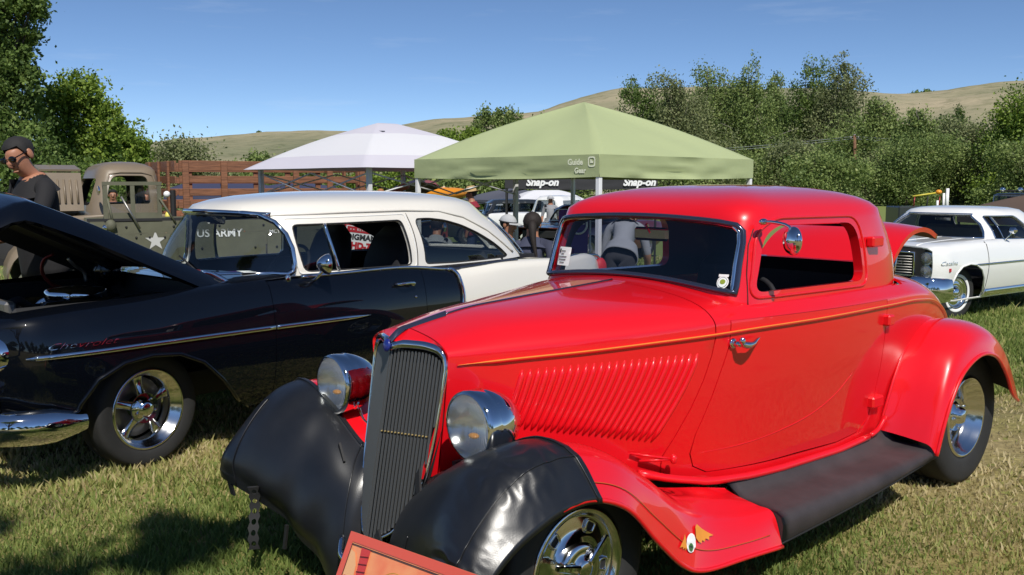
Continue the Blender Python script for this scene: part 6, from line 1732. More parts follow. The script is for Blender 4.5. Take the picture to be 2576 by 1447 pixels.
# ------------------------------------------------------------------ olive army scout car
def make_scout():
    ph = rad(66); f = np.array([-math.sin(ph), -math.cos(ph)]); yaw = math.atan2(f[1], f[0]); lf = np.array([-f[1], f[0]])
    near = np.array([-4.40, 10.45]); org = near - lf * .88
    g = ground_z(0, 10.9)
    root = thing('scout_car', 'olive drab army vehicle with white star, rivets and folding windscreen', 'army vehicle', (org[0], org[1], g), yaw)
    W_ = .88
    # side plates as polygons with thickness
    for s in (1, -1):
        for nm, pts in (('side_plate', [(.30, .52), (.30, 1.10), (-.62, 1.10), (-.62, .52)]), ('side_plate', [(-.64, .52), (-.64, 1.10), (-1.62, 1.10), (-1.62, .52)]), ('side_plate', [(-1.64, .52), (-1.64, 1.10), (-2.7, 1.10), (-2.7, .52)]), ('top_plate', [(.36, 1.115), (.34, 1.235), (-2.7, 1.235), (-2.7, 1.115)])):
            o = mesh(nm, [(x, s * (W_ + (.008 if nm == 'top_plate' else 0)), z) for x, z in pts], [(0, 1, 2, 3)] if s < 0 else [(3, 2, 1, 0)], OLIVE, root, smooth=False); solid(o, .02)
    for x in (-.20, -.34, -.50, -.75, -.90, -1.05, -1.5, -1.75, -1.9, -2.05, -2.3, -2.45):
        for z in ((1.06, .92, .64) if x > -.8 or x < -2.1 else (.92, .64)):
            mesh('rivet', *ellipsoid((x, W_ + .004, z), (.014, .012, .014), 8, 5), BLACKMATTE, root)
    for x in (-.1, -.6, -1.1, -1.6, -2.1, -2.6): mesh('rivet', *ellipsoid((x, W_ + .012, 1.18), (.014, .012, .014), 8, 5), BLACKMATTE, root)
    mb = MB(); mb.add(*box((-1.2, 0, .50), (3.0, 1.7, .06))); mb.add(*box((-2.7, 0, .87), (.03, 1.7, .72))); mb.add(*box((.30, 0, .87), (.03, 1.7, .72))); mb.add(*box((-1.3, 0, .95), (.12, 1.5, .5))); mb.build('hull', OLIVE, root)
    mb = MB(); mb.add(*box((-1.0, W_ - .05, 1.26), (2.6, .10, .03))); mb.build('coaming', BLACKMATTE, root)
    # star and lettering
    pts = []
    for k in range(10):
        a = math.pi / 2 + k * math.pi / 5; r_ = .115 if k % 2 == 0 else .046; pts.append((r_ * math.cos(a), r_ * math.sin(a)))
    P, T = cdt(pts, (), .2, grid=False)
    mesh('white_star', [(-.40 - a, W_ + .006, 1.02 + b) for a, b in P], [t for t in T], M('faded_white', (.48, .48, .46), .8), root, smooth=False)
    text_on('hull_lettering', 'US ARMY', .125, WHITEP, root, (-1.10, W_ + .004, 1.09), (-1, 0, 0), (0, 0, 1), .004, bold=.002)
    text_on('hull_lettering', 'MCY 1151', .062, WHITEP, root, (-1.80, W_ + .004, 1.10), (-1, 0, 0), (0, 0, 1), .004)
    # folding windscreen with two panes and braces
    xw = .10; V = 0
    def bar(a, b, r_=.02): return tube([a, b], r_, 6)
    fr = MB()
    for y in (-.62, .02, .66): fr.add(*box((xw, y, 1.44), (.03, .045, .44)))
    fr.add(*box((xw, .02, 1.655), (.035, 1.33, .04))); fr.add(*box((xw, .02, 1.235), (.035, 1.33, .05)))
    ws = fr.build('windscreen_frame', OLIVE, root)
    for y in (-.30, .34): mesh('pane', [(xw, y - .28, 1.27), (xw, y + .28, 1.27), (xw, y + .28, 1.63), (xw, y - .28, 1.63)], [(0, 1, 2, 3)], GLASS_GREY, ws, smooth=False)
    # side screen frame facing the camera
    fr = MB()
    for x in (.10, -.18, -.46): fr.add(*box((x, W_ - .03, 1.44), (.045, .03, .44)))
    fr.add(*box((-.18, W_ - .03, 1.665), (.62, .035, .04)))
    fr.add(*box((-.18, W_ - .035, 1.285), (.58, .012, .11)))
    ws = fr.build('side_screen_frame', OLIVE, root)
    for x in (-.04, -.32): mesh('pane', [(x - .12, W_ - .03, 1.34), (x + .12, W_ - .03, 1.34), (x + .12, W_ - .03, 1.64), (x - .12, W_ - .03, 1.64)], [(0, 1, 2, 3)], GLASS_CLEAR, ws, smooth=False)
    for a, b in (((-.06, W_ + .02, 1.52), (-.24, W_ + .05, 1.16)), ((.08, W_ + .02, 1.5), (.03, W_ + .05, 1.2)), ((-.46, W_ - .0, 1.5), (-.62, W_ + .02, 1.22))): mesh('brace', *bar(a, b, .013), M_STEEL if a[0] == -.06 else OLIVE, root)
    mesh('spot_lamp', *ellipsoid((.06, W_ + .06, 1.20), (.06, .06, .07)), OLIVE, root); mesh('spot_lamp', *ellipsoid((.12, W_ + .08, 1.18), (.03, .03, .035)), CHROME, root)
    # stub nose, fender and yellow plate
    V, F = box((.62, 0, .80), (.62, 1.0, .50), bev=.05); mesh('nose', V, F, OLIVE, root, smooth=False)
    mb = MB(); mb.add(*box((.95, 0, .60), (.10, 1.7, .14), bev=.02)); mb.build('front_bumper', OLIVE, root)
    for s in (1, -1):
        mb = MB(); V, F = box((.50, s * .72, .86), (.70, .34, .04)); mb.add(V, F); V, F = box((.18, s * .72, .66), (.04, .34, .42), rotm('Y', .35)); mb.add(V, F); mb.build('front_fender', OLIVE, root)
        wheel(root, (.45, s * .74, .43), .43, .22, .26, 'steel', 0, 0, s); wheel(root, (-2.0, s * .74, .43), .43, .22, .26, 'steel', 0, 0, s)
    o = mesh('yellow_plate', *box((.62, W_ + .045, .93), (.27, .02, .18), rotm('Y', .08)), M('yellow_enamel', (.70, .50, .05), .5), root, smooth=False)
    for z, t in ((.97, '39'), (.90, '8642')): pass
    for k, (z, w) in enumerate(((.965, .10), (.925, .18), (.885, .16))): mesh('plate_line', *box((.62, W_ + .057, z), (w, .004, .014)), WHITEP if k < 2 else INK, o, smooth=False)
    mesh('marker_lamp', *ellipsoid((.78, W_ + .04, 1.03), (.06, .04, .05)), WHITEP, root)
make_scout()

# ------------------------------------------------------------------ canopies
GREENT = M('green_canopy_cloth', (0.42, 0.48, 0.25), .8, trans=.15, bump=.3, bscale=3.0, bdist=.03)
WHITET = M('white_canopy_cloth', (0.78, 0.78, 0.81), .8, trans=.25, bump=.15, bscale=4, bdist=.02)
LILACSHADE = M('white_cloth_painted_shade', (0.62, 0.60, 0.67), .8, trans=.15)  # shading of the white cloth, put into the colour of its top and eave bands
BLACKT = M('black_canopy_cloth', (0.028, 0.028, 0.032), .8)
NAVYT = M('navy_canopy_cloth', (0.035, 0.04, 0.085), .8)
GREYT = M('slate_canopy_cloth', (0.075, 0.08, 0.105), .8)
BROWNT = M('brown_canopy_cloth', (0.09, 0.06, 0.045), .8)
POLE = M('white_pole', (0.78, 0.78, 0.80), .4); POLEG = M('grey_pole', (0.62, 0.62, 0.63), .5); POLEB = M('black_pole', (0.02, 0.02, 0.02), .5)

def canopy(label, cx, cy, hx, hy, rz, eave, peak, val, cloth, pole, ridge=0.0, sag=.10, bands=None, wr=.012, inset=.03, legs=((1, 1), (1, -1), (-1, 1), (-1, -1)), truss=True, seed=0, group='canopies on the show field', valcloth=None, legr=.022, val_curve=0.03):
    from mathutils import noise as NZ
    g = ground_z(0, cy)
    root = thing('canopy', label, 'canopy', (cx, cy, g), rz, group); e, pk = eave - g, peak - g
    n = 20; Vs = []; idx = {}
    # roof surface: height over the plan; four hips meeting at the peak (or a short ridge)
    def hz(x, y):
        u, v = abs(x) / hx, abs(y) / hy
        if ridge > 0: u = max(0, (abs(x) - ridge) / (hx - ridge))
        m = max(u, v); q = min(u, v)
        z = e + (pk - e) * (1 - m)
        z -= sag * math.sin(math.pi * m) * (1 - (q / max(m, 1e-6)) ** 2) * (.5 + .5 * m)
        return z
    V = []; F = []; fm = []; mats = [cloth] + ([bands[0]] if bands else [])
    cs = [(-hx, -hy), (hx, -hy), (hx, hy), (-hx, hy)]; cp = [(-ridge, 0), (ridge, 0), (ridge, 0), (-ridge, 0)]
    for k in range(4):
        a0, a1, b0, b1 = [np.array(q, float) for q in (cs[k], cs[(k + 1) % 4], cp[k], cp[(k + 1) % 4])]
        o_ = len(V)
        for i in range(n + 1):
            m = i / n
            for j in range(25):
                t = j / 24; p = (b0 + (b1 - b0) * t) * (1 - m) + (a0 + (a1 - a0) * t) * m
                z = e + (pk - e) * (1 - m) + .05 * math.sin(math.pi * m) - sag * math.sin(math.pi * m) * math.sin(math.pi * t)
                z += wr * NZ.noise(Vector((p[0] * 1.6 + seed, p[1] * 1.6, 1))) * (1 if .02 < m < .98 else .3) * (math.sin(math.pi * t) ** .5)
                V.append((p[0], p[1], z))
        F += [tuple(o_ + q for q in ff) for ff in gridF(n + 1, 25)]
        for i in range(n):
            fm += [1 if bands and ((i + .5) / n < bands[1] or (i + .5) / n > bands[2]) else 0] * 24
    top = mesh('roof_cloth', V, F, cloth, root, mats=mats, fm=fm)
    import bmesh
    bm = bmesh.new(); bm.from_mesh(top.data); bmesh.ops.remove_doubles(bm, verts=bm.verts, dist=1e-4); bmesh.ops.recalc_face_normals(bm, faces=bm.faces); bm.to_mesh(top.data); bm.free()
    hip = top.data.attributes.get('sharp_edge') or top.data.attributes.new('sharp_edge', 'BOOLEAN', 'EDGE')
    solid(top, .004)
    if val > 0:
        for k, (p0, p1) in enumerate((((-hx, -hy), (hx, -hy)), ((hx, -hy), (hx, hy)), ((hx, hy), (-hx, hy)), ((-hx, hy), (-hx, -hy)))):
            p0, p1 = np.array(p0), np.array(p1); d = (p1 - p0) / np.linalg.norm(p1 - p0); nn = np.array([d[1], -d[0]]); VV = []
            m_ = 40
            for i in range(m_ + 1):
                t = i / m_; p = p0 + (p1 - p0) * t
                for j in range(7):
                    s = j / 6
                    fold = min(wr, .030) * 1.8 * NZ.noise(Vector((t * 5 + k * 3 + seed, s * 7.0 - t * 3, 4))) * math.sin(math.pi * min(1, t * 1.0)) ** .3 * (.3 + s)
                    fold *= min(1, t * 3.2, (1 - t) * 3.2) if truss else min(1, t * 4, (1 - t) * 2.2)
                    zz = hz(*p) - s * (val + val_curve * math.sin(math.pi * t)) + .004
                    q = p + nn * (.004 + fold)
                    VV.append((q[0], q[1], zz))
            o = mesh('valance', VV, gridF(m_ + 1, 7, flip=True), valcloth or cloth, root); solid(o, .004)
    for (a, b_) in legs:
        x, y = a * (hx - inset), b_ * (hy - inset)
        mesh('leg', *box((x, y, (hz(x, y) - .05) / 2), (legr * 2, legr * 2, hz(x, y) - .05), bev=.004), pole, root, smooth=False)
    if truss:
        for (a0, b0, a1, b1) in ((-1, -1, 1, -1), (1, -1, 1, 1), (1, 1, -1, 1), (-1, 1, -1, -1)):
            p0 = np.array([a0 * (hx - inset), b0 * (hy - inset)]); p1 = np.array([a1 * (hx - inset), b1 * (hy - inset)])
            for k in range(2):
                q0, q1 = p0 + (p1 - p0) * k / 2, p0 + (p1 - p0) * (k + 1) / 2
                za, zb_ = e - .06, e - .36
                mesh('truss_bar', *tube([(*q0, za if k == 0 else zb_ + .0), (*q1, zb_ if k == 0 else za)], .011, 5), pole, root)
                mesh('truss_bar', *tube([(*q0, zb_ if k == 0 else za), (*q1, za if k == 0 else zb_)], .011, 5), pole, root)
    return root
R2 = math.sqrt(2)
gt = canopy('pale green pop-up canopy with a pointed top, right behind the coupe', .915, 12.05, 1.525, 1.525, rad(45), 1.875, 2.60, .235, GREENT, POLE, sag=.05, wr=.045, truss=False, seed=1, legr=.026, val_curve=.02)
LOGO = M('logo_pale', (.80, .82, .62), .8)
# maker's lettering by the front corner of the left valance (local -x side runs away to the left)
def on_val(name, s, size, dist, z, mat, root, hx, e, bold=0.0, shear=0, side='L'):
    # left-facing valance is the local x = -hx side for a 45 degree turn
    V, F = text_mesh(s, size, bold=bold, shear=shear)
    y = -hx + dist - 0.0
    if side == 'L': W = np.c_[np.full(len(V), -hx - .009), y - V[:, 0], z + V[:, 1]]
    else: W = np.c_[-hx + dist + V[:, 0], np.full(len(V), -hx - .024), z + V[:, 1]]
    return mesh(name, W, F, mat, root, smooth=False)
gz = -ground_z(0, 12.05)
o = on_val('valance_lettering', 'Guide', .088, .33, 1.875 + gz - .075, LOGO, gt, 1.525, 0, bold=.003)
on_val('valance_lettering', 'Gear', .078, .26, 1.875 + gz - .165, LOGO, gt, 1.525, 0, bold=.003)
q = round_poly([(-.05, -.055), (.05, -.055), (.05, .055), (-.05, .055)], .03, 4); P, T = cdt(q, [q * .72], .03, grid=False)
mesh('valance_emblem', np.c_[np.full(len(P), -1.525 - .009), -1.525 + .10 - P[:, 0], 1.875 + gz - .072 + P[:, 1]], [tuple(t) for t in T], LOGO, gt, smooth=False)
P, T = cdt(np.array([(-.02, -.012), (.022, -.012), (.022, .012), (.0, .012), (.0, .026), (-.02, .026)]), (), .05, grid=False)
mesh('valance_emblem', np.c_[np.full(len(P), -1.525 - .009), -1.525 + .10 - P[:, 0], 1.875 + gz - .075 + P[:, 1]], [tuple(t) for t in T], LOGO, gt, smooth=False)

wt = canopy('large white pop-up canopy with shading painted on in lilac bands, left of the green canopy', -1.80, 13.75, 1.49, 1.49, rad(45), 1.775, 2.44, .0, WHITET, POLEG, ridge=.17, sag=-.02, bands=(LILACSHADE, .36, .78), wr=.010, inset=.18, seed=5, legr=.03)
mb = MB(); mb.add(*box((-.46, -.30, 2.29 - ground_z(0, 13.75)), (.05, .34, .02), rotm('Z', .2))); mb.build('vent_flap', GREYT, wt)

sn = canopy('black canopy with white lettering on its valance, under the green canopy', 1.47, 21.6, 1.62, 1.55, rad(0), 1.74, 2.35, .27, BLACKT, POLEB, wr=.01, seed=9)
g21 = -ground_z(0, 21.6)
for x, sz in ((-.83, .21), (1.23, .21)):
    text_on('valance_lettering', 'Snap-on', sz, WHITEP, sn, (x, -1.575, 1.600 + g21), (1, 0, 0), (0, 0, 1), .012, shear=.25, bold=.010)
canopy('slate grey low canopy far behind the black truck', .02, 33.0, 1.3, 1.3, rad(40), 1.02, 1.42, .10, GREYT, POLEB, truss=False, seed=11)
canopy('small white canopy in the distance left of the white tent pole', 1.17, 32.0, 1.15, 1.05, rad(8), 1.03, 1.36, .10, WHITET, POLE, ridge=.42, truss=False, seed=12)
canopy('navy canopy seen through the rails of the stake bed, left', -8.0, 26.0, 1.5, 1.5, rad(20), 1.40, 1.78, .25, NAVYT, POLEB, truss=False, seed=13)
canopy('navy canopy seen through the rails of the stake bed, right', -6.25, 27.5, 1.2, 1.2, rad(45), 1.32, 1.62, .2, NAVYT, POLEB, truss=False, seed=14)
canopy('brown canopy at the right edge behind the white hardtop', 12.25, 21.0, 1.5, 1.5, rad(30), .95, 1.45, .25, BROWNT, POLEB, truss=False, seed=15)

# ------------------------------------------------------------------ utility pole and wires
zg = ground_z(0, 115)
up = thing('utility_pole', 'tall wooden utility pole standing before the grove', 'utility pole', (41.5, 115, zg))
mesh('pole', *tube([(.6, 0, -.3), (0, 0, 8.0)], [.22, .17], 10), M('weathered_pole', (.17, .085, .045), .9, var=.3), up)
mb = MB(); mb.add(*tube([(-.5, 0, 7.6), (.5, 0, 7.6)], .06, 6)); mb.add(*ellipsoid((-.45, 0, 7.75), (.12, .12, .14))); mb.add(*ellipsoid((.45, 0, 7.75), (.12, .12, .14))); mb.add(*ellipsoid((0, 0, 8.05), (.18, .18, .14))); mb.build('insulators', M_STEEL, up)
WIRE = M('wire', (.20, .22, .22), .5)
def wire(label, a, b, sag, par=None):
    P = np.array([np.array(a) + (np.array(b) - np.array(a)) * t + np.array([0, 0, -sag * 4 * t * (1 - t)]) for t in np.linspace(0, 1, 30)])
    o = mesh('overhead_wire', *tube(P, .030, 5), WIRE); tag(o, label, 'wire', 'overhead wires')
zt = zg + 7.75
for k, dz in enumerate((.15, -.12)):
    wire(('upper' if k == 0 else 'lower') + ' of the two wires running left from the utility pole top', (41.4, 115, zt + dz), (4.0, 122, zt - 1.9 + dz), .6)
    wire(('upper' if k == 0 else 'lower') + ' of the two wires running right from the utility pole top', (41.4, 115, zt + dz), (100.0, 112, zt - .1 + dz), 1.2)
wire('single thin wire crossing the grove at half the pole height', (-2, 122, zg + 3.6), (100.0, 112, zg + 4.6), .8)

# ------------------------------------------------------------------ ladder rack and mast beyond the hardtop
zg = ground_z(0, 40)
lt = thing('equipment_trailer', 'dark trailer with red posts and a yellow pole, beyond the coupe roof end', 'trailer', (17.35, 40, zg))
mb = MB(); mb.add(*box((0, 0, .75), (2.4, 1.4, .9), bev=.05)); mb.build('trailer_box', NAVYP, lt)
for x in (-.55, .0, .5): mesh('post', *tube([(x, -.6, 1.1), (x + .04, -.6, 1.62)], .03, 5), M_HINGE if x else BLACKMATTE, lt)
mesh('pole', *tube([(-.6, -.6, 1.62), (.35, -.6, 1.76)], .035, 6), M('yellow_pole', (.6, .5, .06), .5), lt)
mesh('lamp', *ellipsoid((.48, -.6, 1.80), (.13, .13, .10)), AMBER, lt)
for x, h in ((.70, 1.75), (.85, 1.95), (.45, 1.45)): mesh('white_post', *tube([(x, -.6, .9), (x, -.6, h)], .05 if h < 1.9 else .07, 6), WHITEP, lt)
for y in (-.7, .7): wheel(lt, (0, y, .33), .33, .2, .2, 'steel', 0, 0, 1 if y > 0 else -1)
# ------------------------------------------------------------------ people
SKIN = M('skin', (0.42, 0.22, 0.14), .55, var=.1, vscale=12)
SKIN_T = M('tanned_skin', (0.37, 0.165, 0.095), .5, var=.12, vscale=12)
BLACKSHIRT = M('black_shirt', (0.010, 0.0095, 0.011), .85, bump=.4, bscale=14, bdist=.01)
GREYSHIRT = M('grey_shirt', (0.27, 0.28, 0.30), .9, bump=.4, bscale=12, bdist=.015)
WHITESHIRT = M('white_shirt', (0.62, 0.63, 0.68), .9)
REDSHIRT = M('dark_red_shirt', (0.22, 0.015, 0.03), .9)
BLUESHIRT = M('light_blue_shirt', (0.22, 0.35, 0.60), .9)
NAVYSHIRT = M('navy_top', (0.045, 0.05, 0.085), .9, bump=.3, bscale=14, bdist=.01)
JEANS = M('dark_jeans', (0.025, 0.04, 0.10), .9, bump=.3, bscale=60, bdist=.003)
DARKPANT = M('dark_trousers', (0.03, 0.03, 0.035), .9)
HAIR_G = M('greying_hair', (0.013, 0.012, 0.012), .8, bump=.6, bscale=90, bdist=.004)
HAIR_D = M('dark_brown_hair', (0.012, 0.007, 0.005), .75, bump=.6, bscale=70, bdist=.006)
HAIR_O = M('ginger_hair', (0.35, 0.14, 0.05), .7)
CAPG = M('grey_cap_cloth', (0.40, 0.41, 0.43), .9); STRAW = M('straw', (0.42, 0.28, 0.13), .9)

def person(label, loc, rz, top, bottom, skin, pose='stand', H=1.75, lean=0.0, head_tilt=0.0, head_turn=0.0, arms=None, fingers=False, hair=HAIR_G, hat=None, glasses=False, group=None, ponytail=False, sleeves=.55, z=None):
    g = ground_z(0, loc[1]) if z is None else z
    root = thing('person', label, 'person', (loc[0], loc[1], g), rz, group)
    k = H / 1.75; V, E, Rr, Z = [], [], [], []
    def add(p, r, par=None, zone='shirt'):
        V.append(np.array(p, float) * k); Rr.append((r[0] * k, r[1] * k) if isinstance(r, tuple) else (r * k, r * k)); Z.append(zone)
        if par is not None: E.append((par, len(V) - 1))
        return len(V) - 1
    pz = .93 if pose == 'stand' else .50
    L = rotm('Y', lean)
    up = lambda p: (np.array(p) - [0, 0, .93]) @ L.T + [0, 0, pz]
    pel = add((0, 0, pz), (.12, .15), None, 'pants')
    sp = add(up((.015, 0, 1.08)), (.115, .145), pel); ch = add(up((.01, 0, 1.27)), (.12, .165), sp); ub = add(up((-.01, 0, 1.40)), (.09, .13), ch)
    nk = add(up((-.005, 0, 1.485)), .055, ub, 'skin')
    hb = up((-.005, 0, 1.485))
    HT = rotm('Y', lean + head_tilt) @ rotm('Z', 0)
    hd = lambda p: np.array(p) @ rotm('Z', head_turn).T @ HT.T + hb
    jw = add(hd((.03, 0, .075)), (.062, .060), nk, 'skin'); sk = add(hd((.015, 0, .145)), (.088, .074), jw, 'skin'); cr = add(hd((.0, 0, .205)), (.072, .062), sk, 'skin')
    add(hd((.118, 0, .118)), .012, sk, 'skin')
    for s in (1, -1):
        sh = add(up((-.01, s * .175, 1.405)), .062, ub)
        A = (arms or {}).get(s)
        if A is None: A = [up((-.03, s * .235, 1.13)), up((.05, s * .25, .90)), up((.07, s * .25, .82))]
        el = add(A[0], .045, sh, 'arm'); wr = add(A[1], .030, el, 'skin'); ha = add(A[2], (.032, .020), wr, 'skin')
        if fingers:
            d = np.array(A[2]) - np.array(A[1]); d /= np.linalg.norm(d); o = np.cross(d, [0, 0, 1.0]); o /= np.linalg.norm(o) + 1e-9; n = np.cross(o, d)
            for q, (w, l) in enumerate(((-.026, .072), (-.009, .082), (.009, .078), (.025, .060))):
                f1 = add(np.array(A[2]) + o * w + d * .045, .0095, ha, 'skin'); f2 = add(np.array(A[2]) + o * w * 1.1 + d * (.045 + l * .55) - n * .012, .0085, f1, 'skin'); add(np.array(A[2]) + o * w * 1.1 + d * (.035 + l * .85) - n * .035, .007, f2, 'skin')
            t1 = add(np.array(A[2]) - o * .036 + d * .012 - n * .01, .011, ha, 'skin'); add(np.array(A[2]) - o * .048 + d * .045 - n * .025, .009, t1, 'skin')
        hp = add((0, s * .095, pz - .03), .095, pel, 'pants')
        if pose == 'stand':
            kn = add((.02, s * .105, .49), .062, hp, 'pants'); an = add((-.01, s * .11, .10), .045, kn, 'pants'); add((.13, s * .12, .04), .036, an, 'shoe')
        else:
            kn = add((.44, s * .13, .50), .065, hp, 'pants'); an = add((.46, s * .13, .10), .045, kn, 'pants'); add((.60, s * .14, .04), .036, an, 'shoe')
    me = bpy.data.meshes.new('person_cage'); me.from_pydata([tuple(v) for v in V], E, [])
    o = bpy.data.objects.new('cage', me); COL.objects.link(o)
    md = o.modifiers.new('skin', 'SKIN')
    for i, sv in enumerate(me.skin_vertices[0].data): sv.radius = Rr[i]; sv.use_root = (i == 0)
    ss = o.modifiers.new('sub', 'SUBSURF'); ss.levels = ss.render_levels = 3 if fingers else 2
    dg = bpy.context.evaluated_depsgraph_get(); m2 = bpy.data.meshes.new_from_object(o.evaluated_get(dg))
    VV = np.array([tuple(v.co) for v in m2.vertices]); FF = [tuple(p.vertices) for p in m2.polygons]
    bpy.data.objects.remove(o); bpy.data.meshes.remove(me); bpy.data.meshes.remove(m2)
    VA = np.array(V); A_ = np.array([V[a] for a, b in E]); B_ = np.array([V[b] for a, b in E]); zones = [(Z[a], Z[b]) for a, b in E]
    mats = [top, bottom, skin, BLACKMATTE]; fm = []
    for fce in FF:
        c = VV[list(fce)].mean(0); ab = B_ - A_; t = np.clip(((c - A_) * ab).sum(1) / (ab * ab).sum(1), 0, 1)
        d = np.linalg.norm(c - (A_ + ab * t[:, None]), axis=1); i = int(d.argmin()); za, zb_ = zones[i]
        z_ = za if t[i] < .5 else zb_
        if zb_ == 'arm': z_ = 'shirt'
        if za == 'arm': z_ = 'shirt' if sleeves > .9 or t[i] < (sleeves - .5) else 'skin'
        if zb_ == 'arm' and sleeves < .5 and t[i] > sleeves * 2: z_ = 'skin'
        if za == 'pants' and zb_ == 'shirt': z_ = 'shirt' if t[i] > .15 else 'pants'
        if za == 'shirt' and zb_ == 'skin': z_ = 'shirt' if t[i] < .8 else 'skin'
        fm.append({'shirt': 0, 'pants': 1, 'skin': 2, 'shoe': 3}[z_])
    hp_ = lambda pts: np.array([hd(p) for p in np.asarray(pts) ]) * k
    # ears and brow joined to the body surface
    mb = MB(); mb.add(VV, FF); n0 = len(FF)
    for s in (1, -1):
        e_, f_ = ellipsoid((-.005, s * .082, .135), (.022, .010, .034), 10, 7); mb.add(hp_(e_), f_)
    e_, f_ = ellipsoid((.098, 0, .115), (.020, .014, .026), 10, 7); mb.add(hp_(e_), f_)
    e_, f_ = ellipsoid((.088, 0, .068), (.012, .026, .008), 10, 6); mb.add(hp_(e_), f_)
    fm += [2] * (len(mb.F) - n0)
    body = mesh('body', mb.V, mb.F, top, root, mats=mats, fm=fm)
    nk_ = np.array(V[nk]); ub_ = np.array(V[ub]); q0 = nk_ * .62 + ub_ * .38; ax = (nk_ - ub_); ax /= np.linalg.norm(ax); e1 = np.cross(ax, [0, 1.0, 0]); e1 /= np.linalg.norm(e1); e2 = np.cross(ax, e1)
    cl = []
    for rr0, hh in ((.150, -.085), (.122, -.040), (.090, .010), (.080, .026), (.070, .024), (.066, -.01)):
        for q in range(20):
            t_ = 2 * math.pi * q / 20; cl.append(q0 + (e1 * math.cos(t_) * .95 + e2 * math.sin(t_) * 1.12) * rr0 * k + ax * (hh + .012 * math.cos(t_)) * k)
    mesh('collar', cl, gridF(6, 20, cv=True), top, root)
    p0, p1 = np.array(V[pel]), np.array(V[sp]); ax = (p1 - p0); ax /= np.linalg.norm(ax); e2 = np.array([0, 1.0, 0]); e1 = np.cross(e2, ax); hm_ = []
    for rx_, ry_, hh in ((.128, .168, .14), (.138, .182, .06), (.146, .192, -.01), (.150, .197, -.06), (.140, .188, -.062)):
        for q in range(26):
            t_ = 2 * math.pi * q / 26; wv = 1 + .025 * math.sin(5 * t_ + 1.3) * (hh < .1); hm_.append(p0 + (e1 * math.cos(t_) * rx_ + e2 * math.sin(t_) * ry_) * wv * k + ax * (hh + (.012 * math.sin(3 * t_) if hh < 0 else 0)) * k)
    if pose == 'stand': mesh('shirt_hem', hm_, gridF(5, 26, cv=True), top, root)
    if not glasses:
        for s in (1, -1): e_, f_ = ellipsoid((.094, s * .030, .150), (.008, .013, .008), 8, 6); mesh('eye', hp_(e_), f_, INK, root)
    if hair is not None:
        HV = []; nu, nv = 20, 9; hk = 1.12 if ponytail else 1.0
        for i in range(nu):
            th = 2 * math.pi * i / nu
            for j in range(nv):
                ph = (math.pi / 2) * (1 - (j / (nv - 1)) * ((1.6 if abs(math.atan2(math.sin(th), math.cos(th))) > 1.75 else 1.12) if abs(math.atan2(math.sin(th), math.cos(th))) > 1.05 else .68))
                r_ = hk + .05 * (random.Random(i * 31 + j).random() - .4)
                HV.append((-.010 + .098 * r_ * math.cos(ph) * math.cos(th), .086 * r_ * math.cos(ph) * math.sin(th), .166 + .088 * r_ * math.sin(ph)))
        mesh('hair', hp_(HV), gridF(nu, nv, cu=True, flip=True), hair, root)
    if ponytail:
        P = resample([(-.09, -.01, .15), (-.13, -.02, .10), (-.15, -.03, .0), (-.155, -.055, -.14), (-.155, -.08, -.24)], 14); mesh('ponytail', *tube(hp_(P), np.array([.036, .040, .042, .040, .037, .034, .031, .028, .025, .022, .020, .017, .013, .005]) * k, 8), hair, root)
    if glasses:
        mb = MB()
        for s in (1, -1): e_, f_ = ellipsoid((.097, s * .036, .148), (.012, .031, .021), 14, 8); mb.add(hp_(e_), f_)
        for s in (1, -1): a_, b_ = tube([(.095, s * .066, .155), (.0, s * .085, .155)], .004, 5); mb.add(hp_(a_), b_)
        a_, b_ = tube([(.108, -.01, .155), (.108, .01, .155)], .004, 5); mb.add(hp_(a_), b_)
        mb.build('sunglasses', BLACK, root, smooth=True)
    if hat == 'cap':
        HV = [(-.004 + (.108) * math.cos(p) * math.cos(t), .094 * math.cos(p) * math.sin(t), .165 + .095 * math.sin(p)) for t in np.linspace(0, 2 * math.pi, 20, endpoint=False) for p in np.linspace(.02, 1.55, 7)]
        h = mesh('cap', hp_(HV), gridF(20, 7, cu=True), CAPG, root); solid(h, .003)
        V2 = [(r_ * math.cos(t), r_ * .85 * math.sin(t), .165 - .012 * (r_ - .1) / .08) for t in np.linspace(-1.1, 1.1, 11) for r_ in (.095, .135, .175)]
        b2 = mesh('cap_peak', hp_(V2), gridF(11, 3), CAPG, h); solid(b2, .004)
        P = [(-.004 + .110 * math.cos(t), .096 * math.sin(t), .172) for t in np.linspace(0, 2 * math.pi, 24, endpoint=False)]; mesh('cap_band', *tube(hp_(P), .007 * k, 5, closed=True), DARKPANT, h)
    if hat == 'straw':
        HV = [(r_ * math.cos(t), r_ * .9 * math.sin(t), z_) for t in np.linspace(0, 2 * math.pi, 22, endpoint=False) for r_, z_ in ((.0005, .285), (.06, .29), (.085, .27), (.098, .195), (.14, .185), (.185, .195 + .012 * math.cos(2 * t)))]
        h = mesh('straw_hat', hp_(HV), gridF(22, 6, cu=True), STRAW, root); solid(h, .004)
    return root

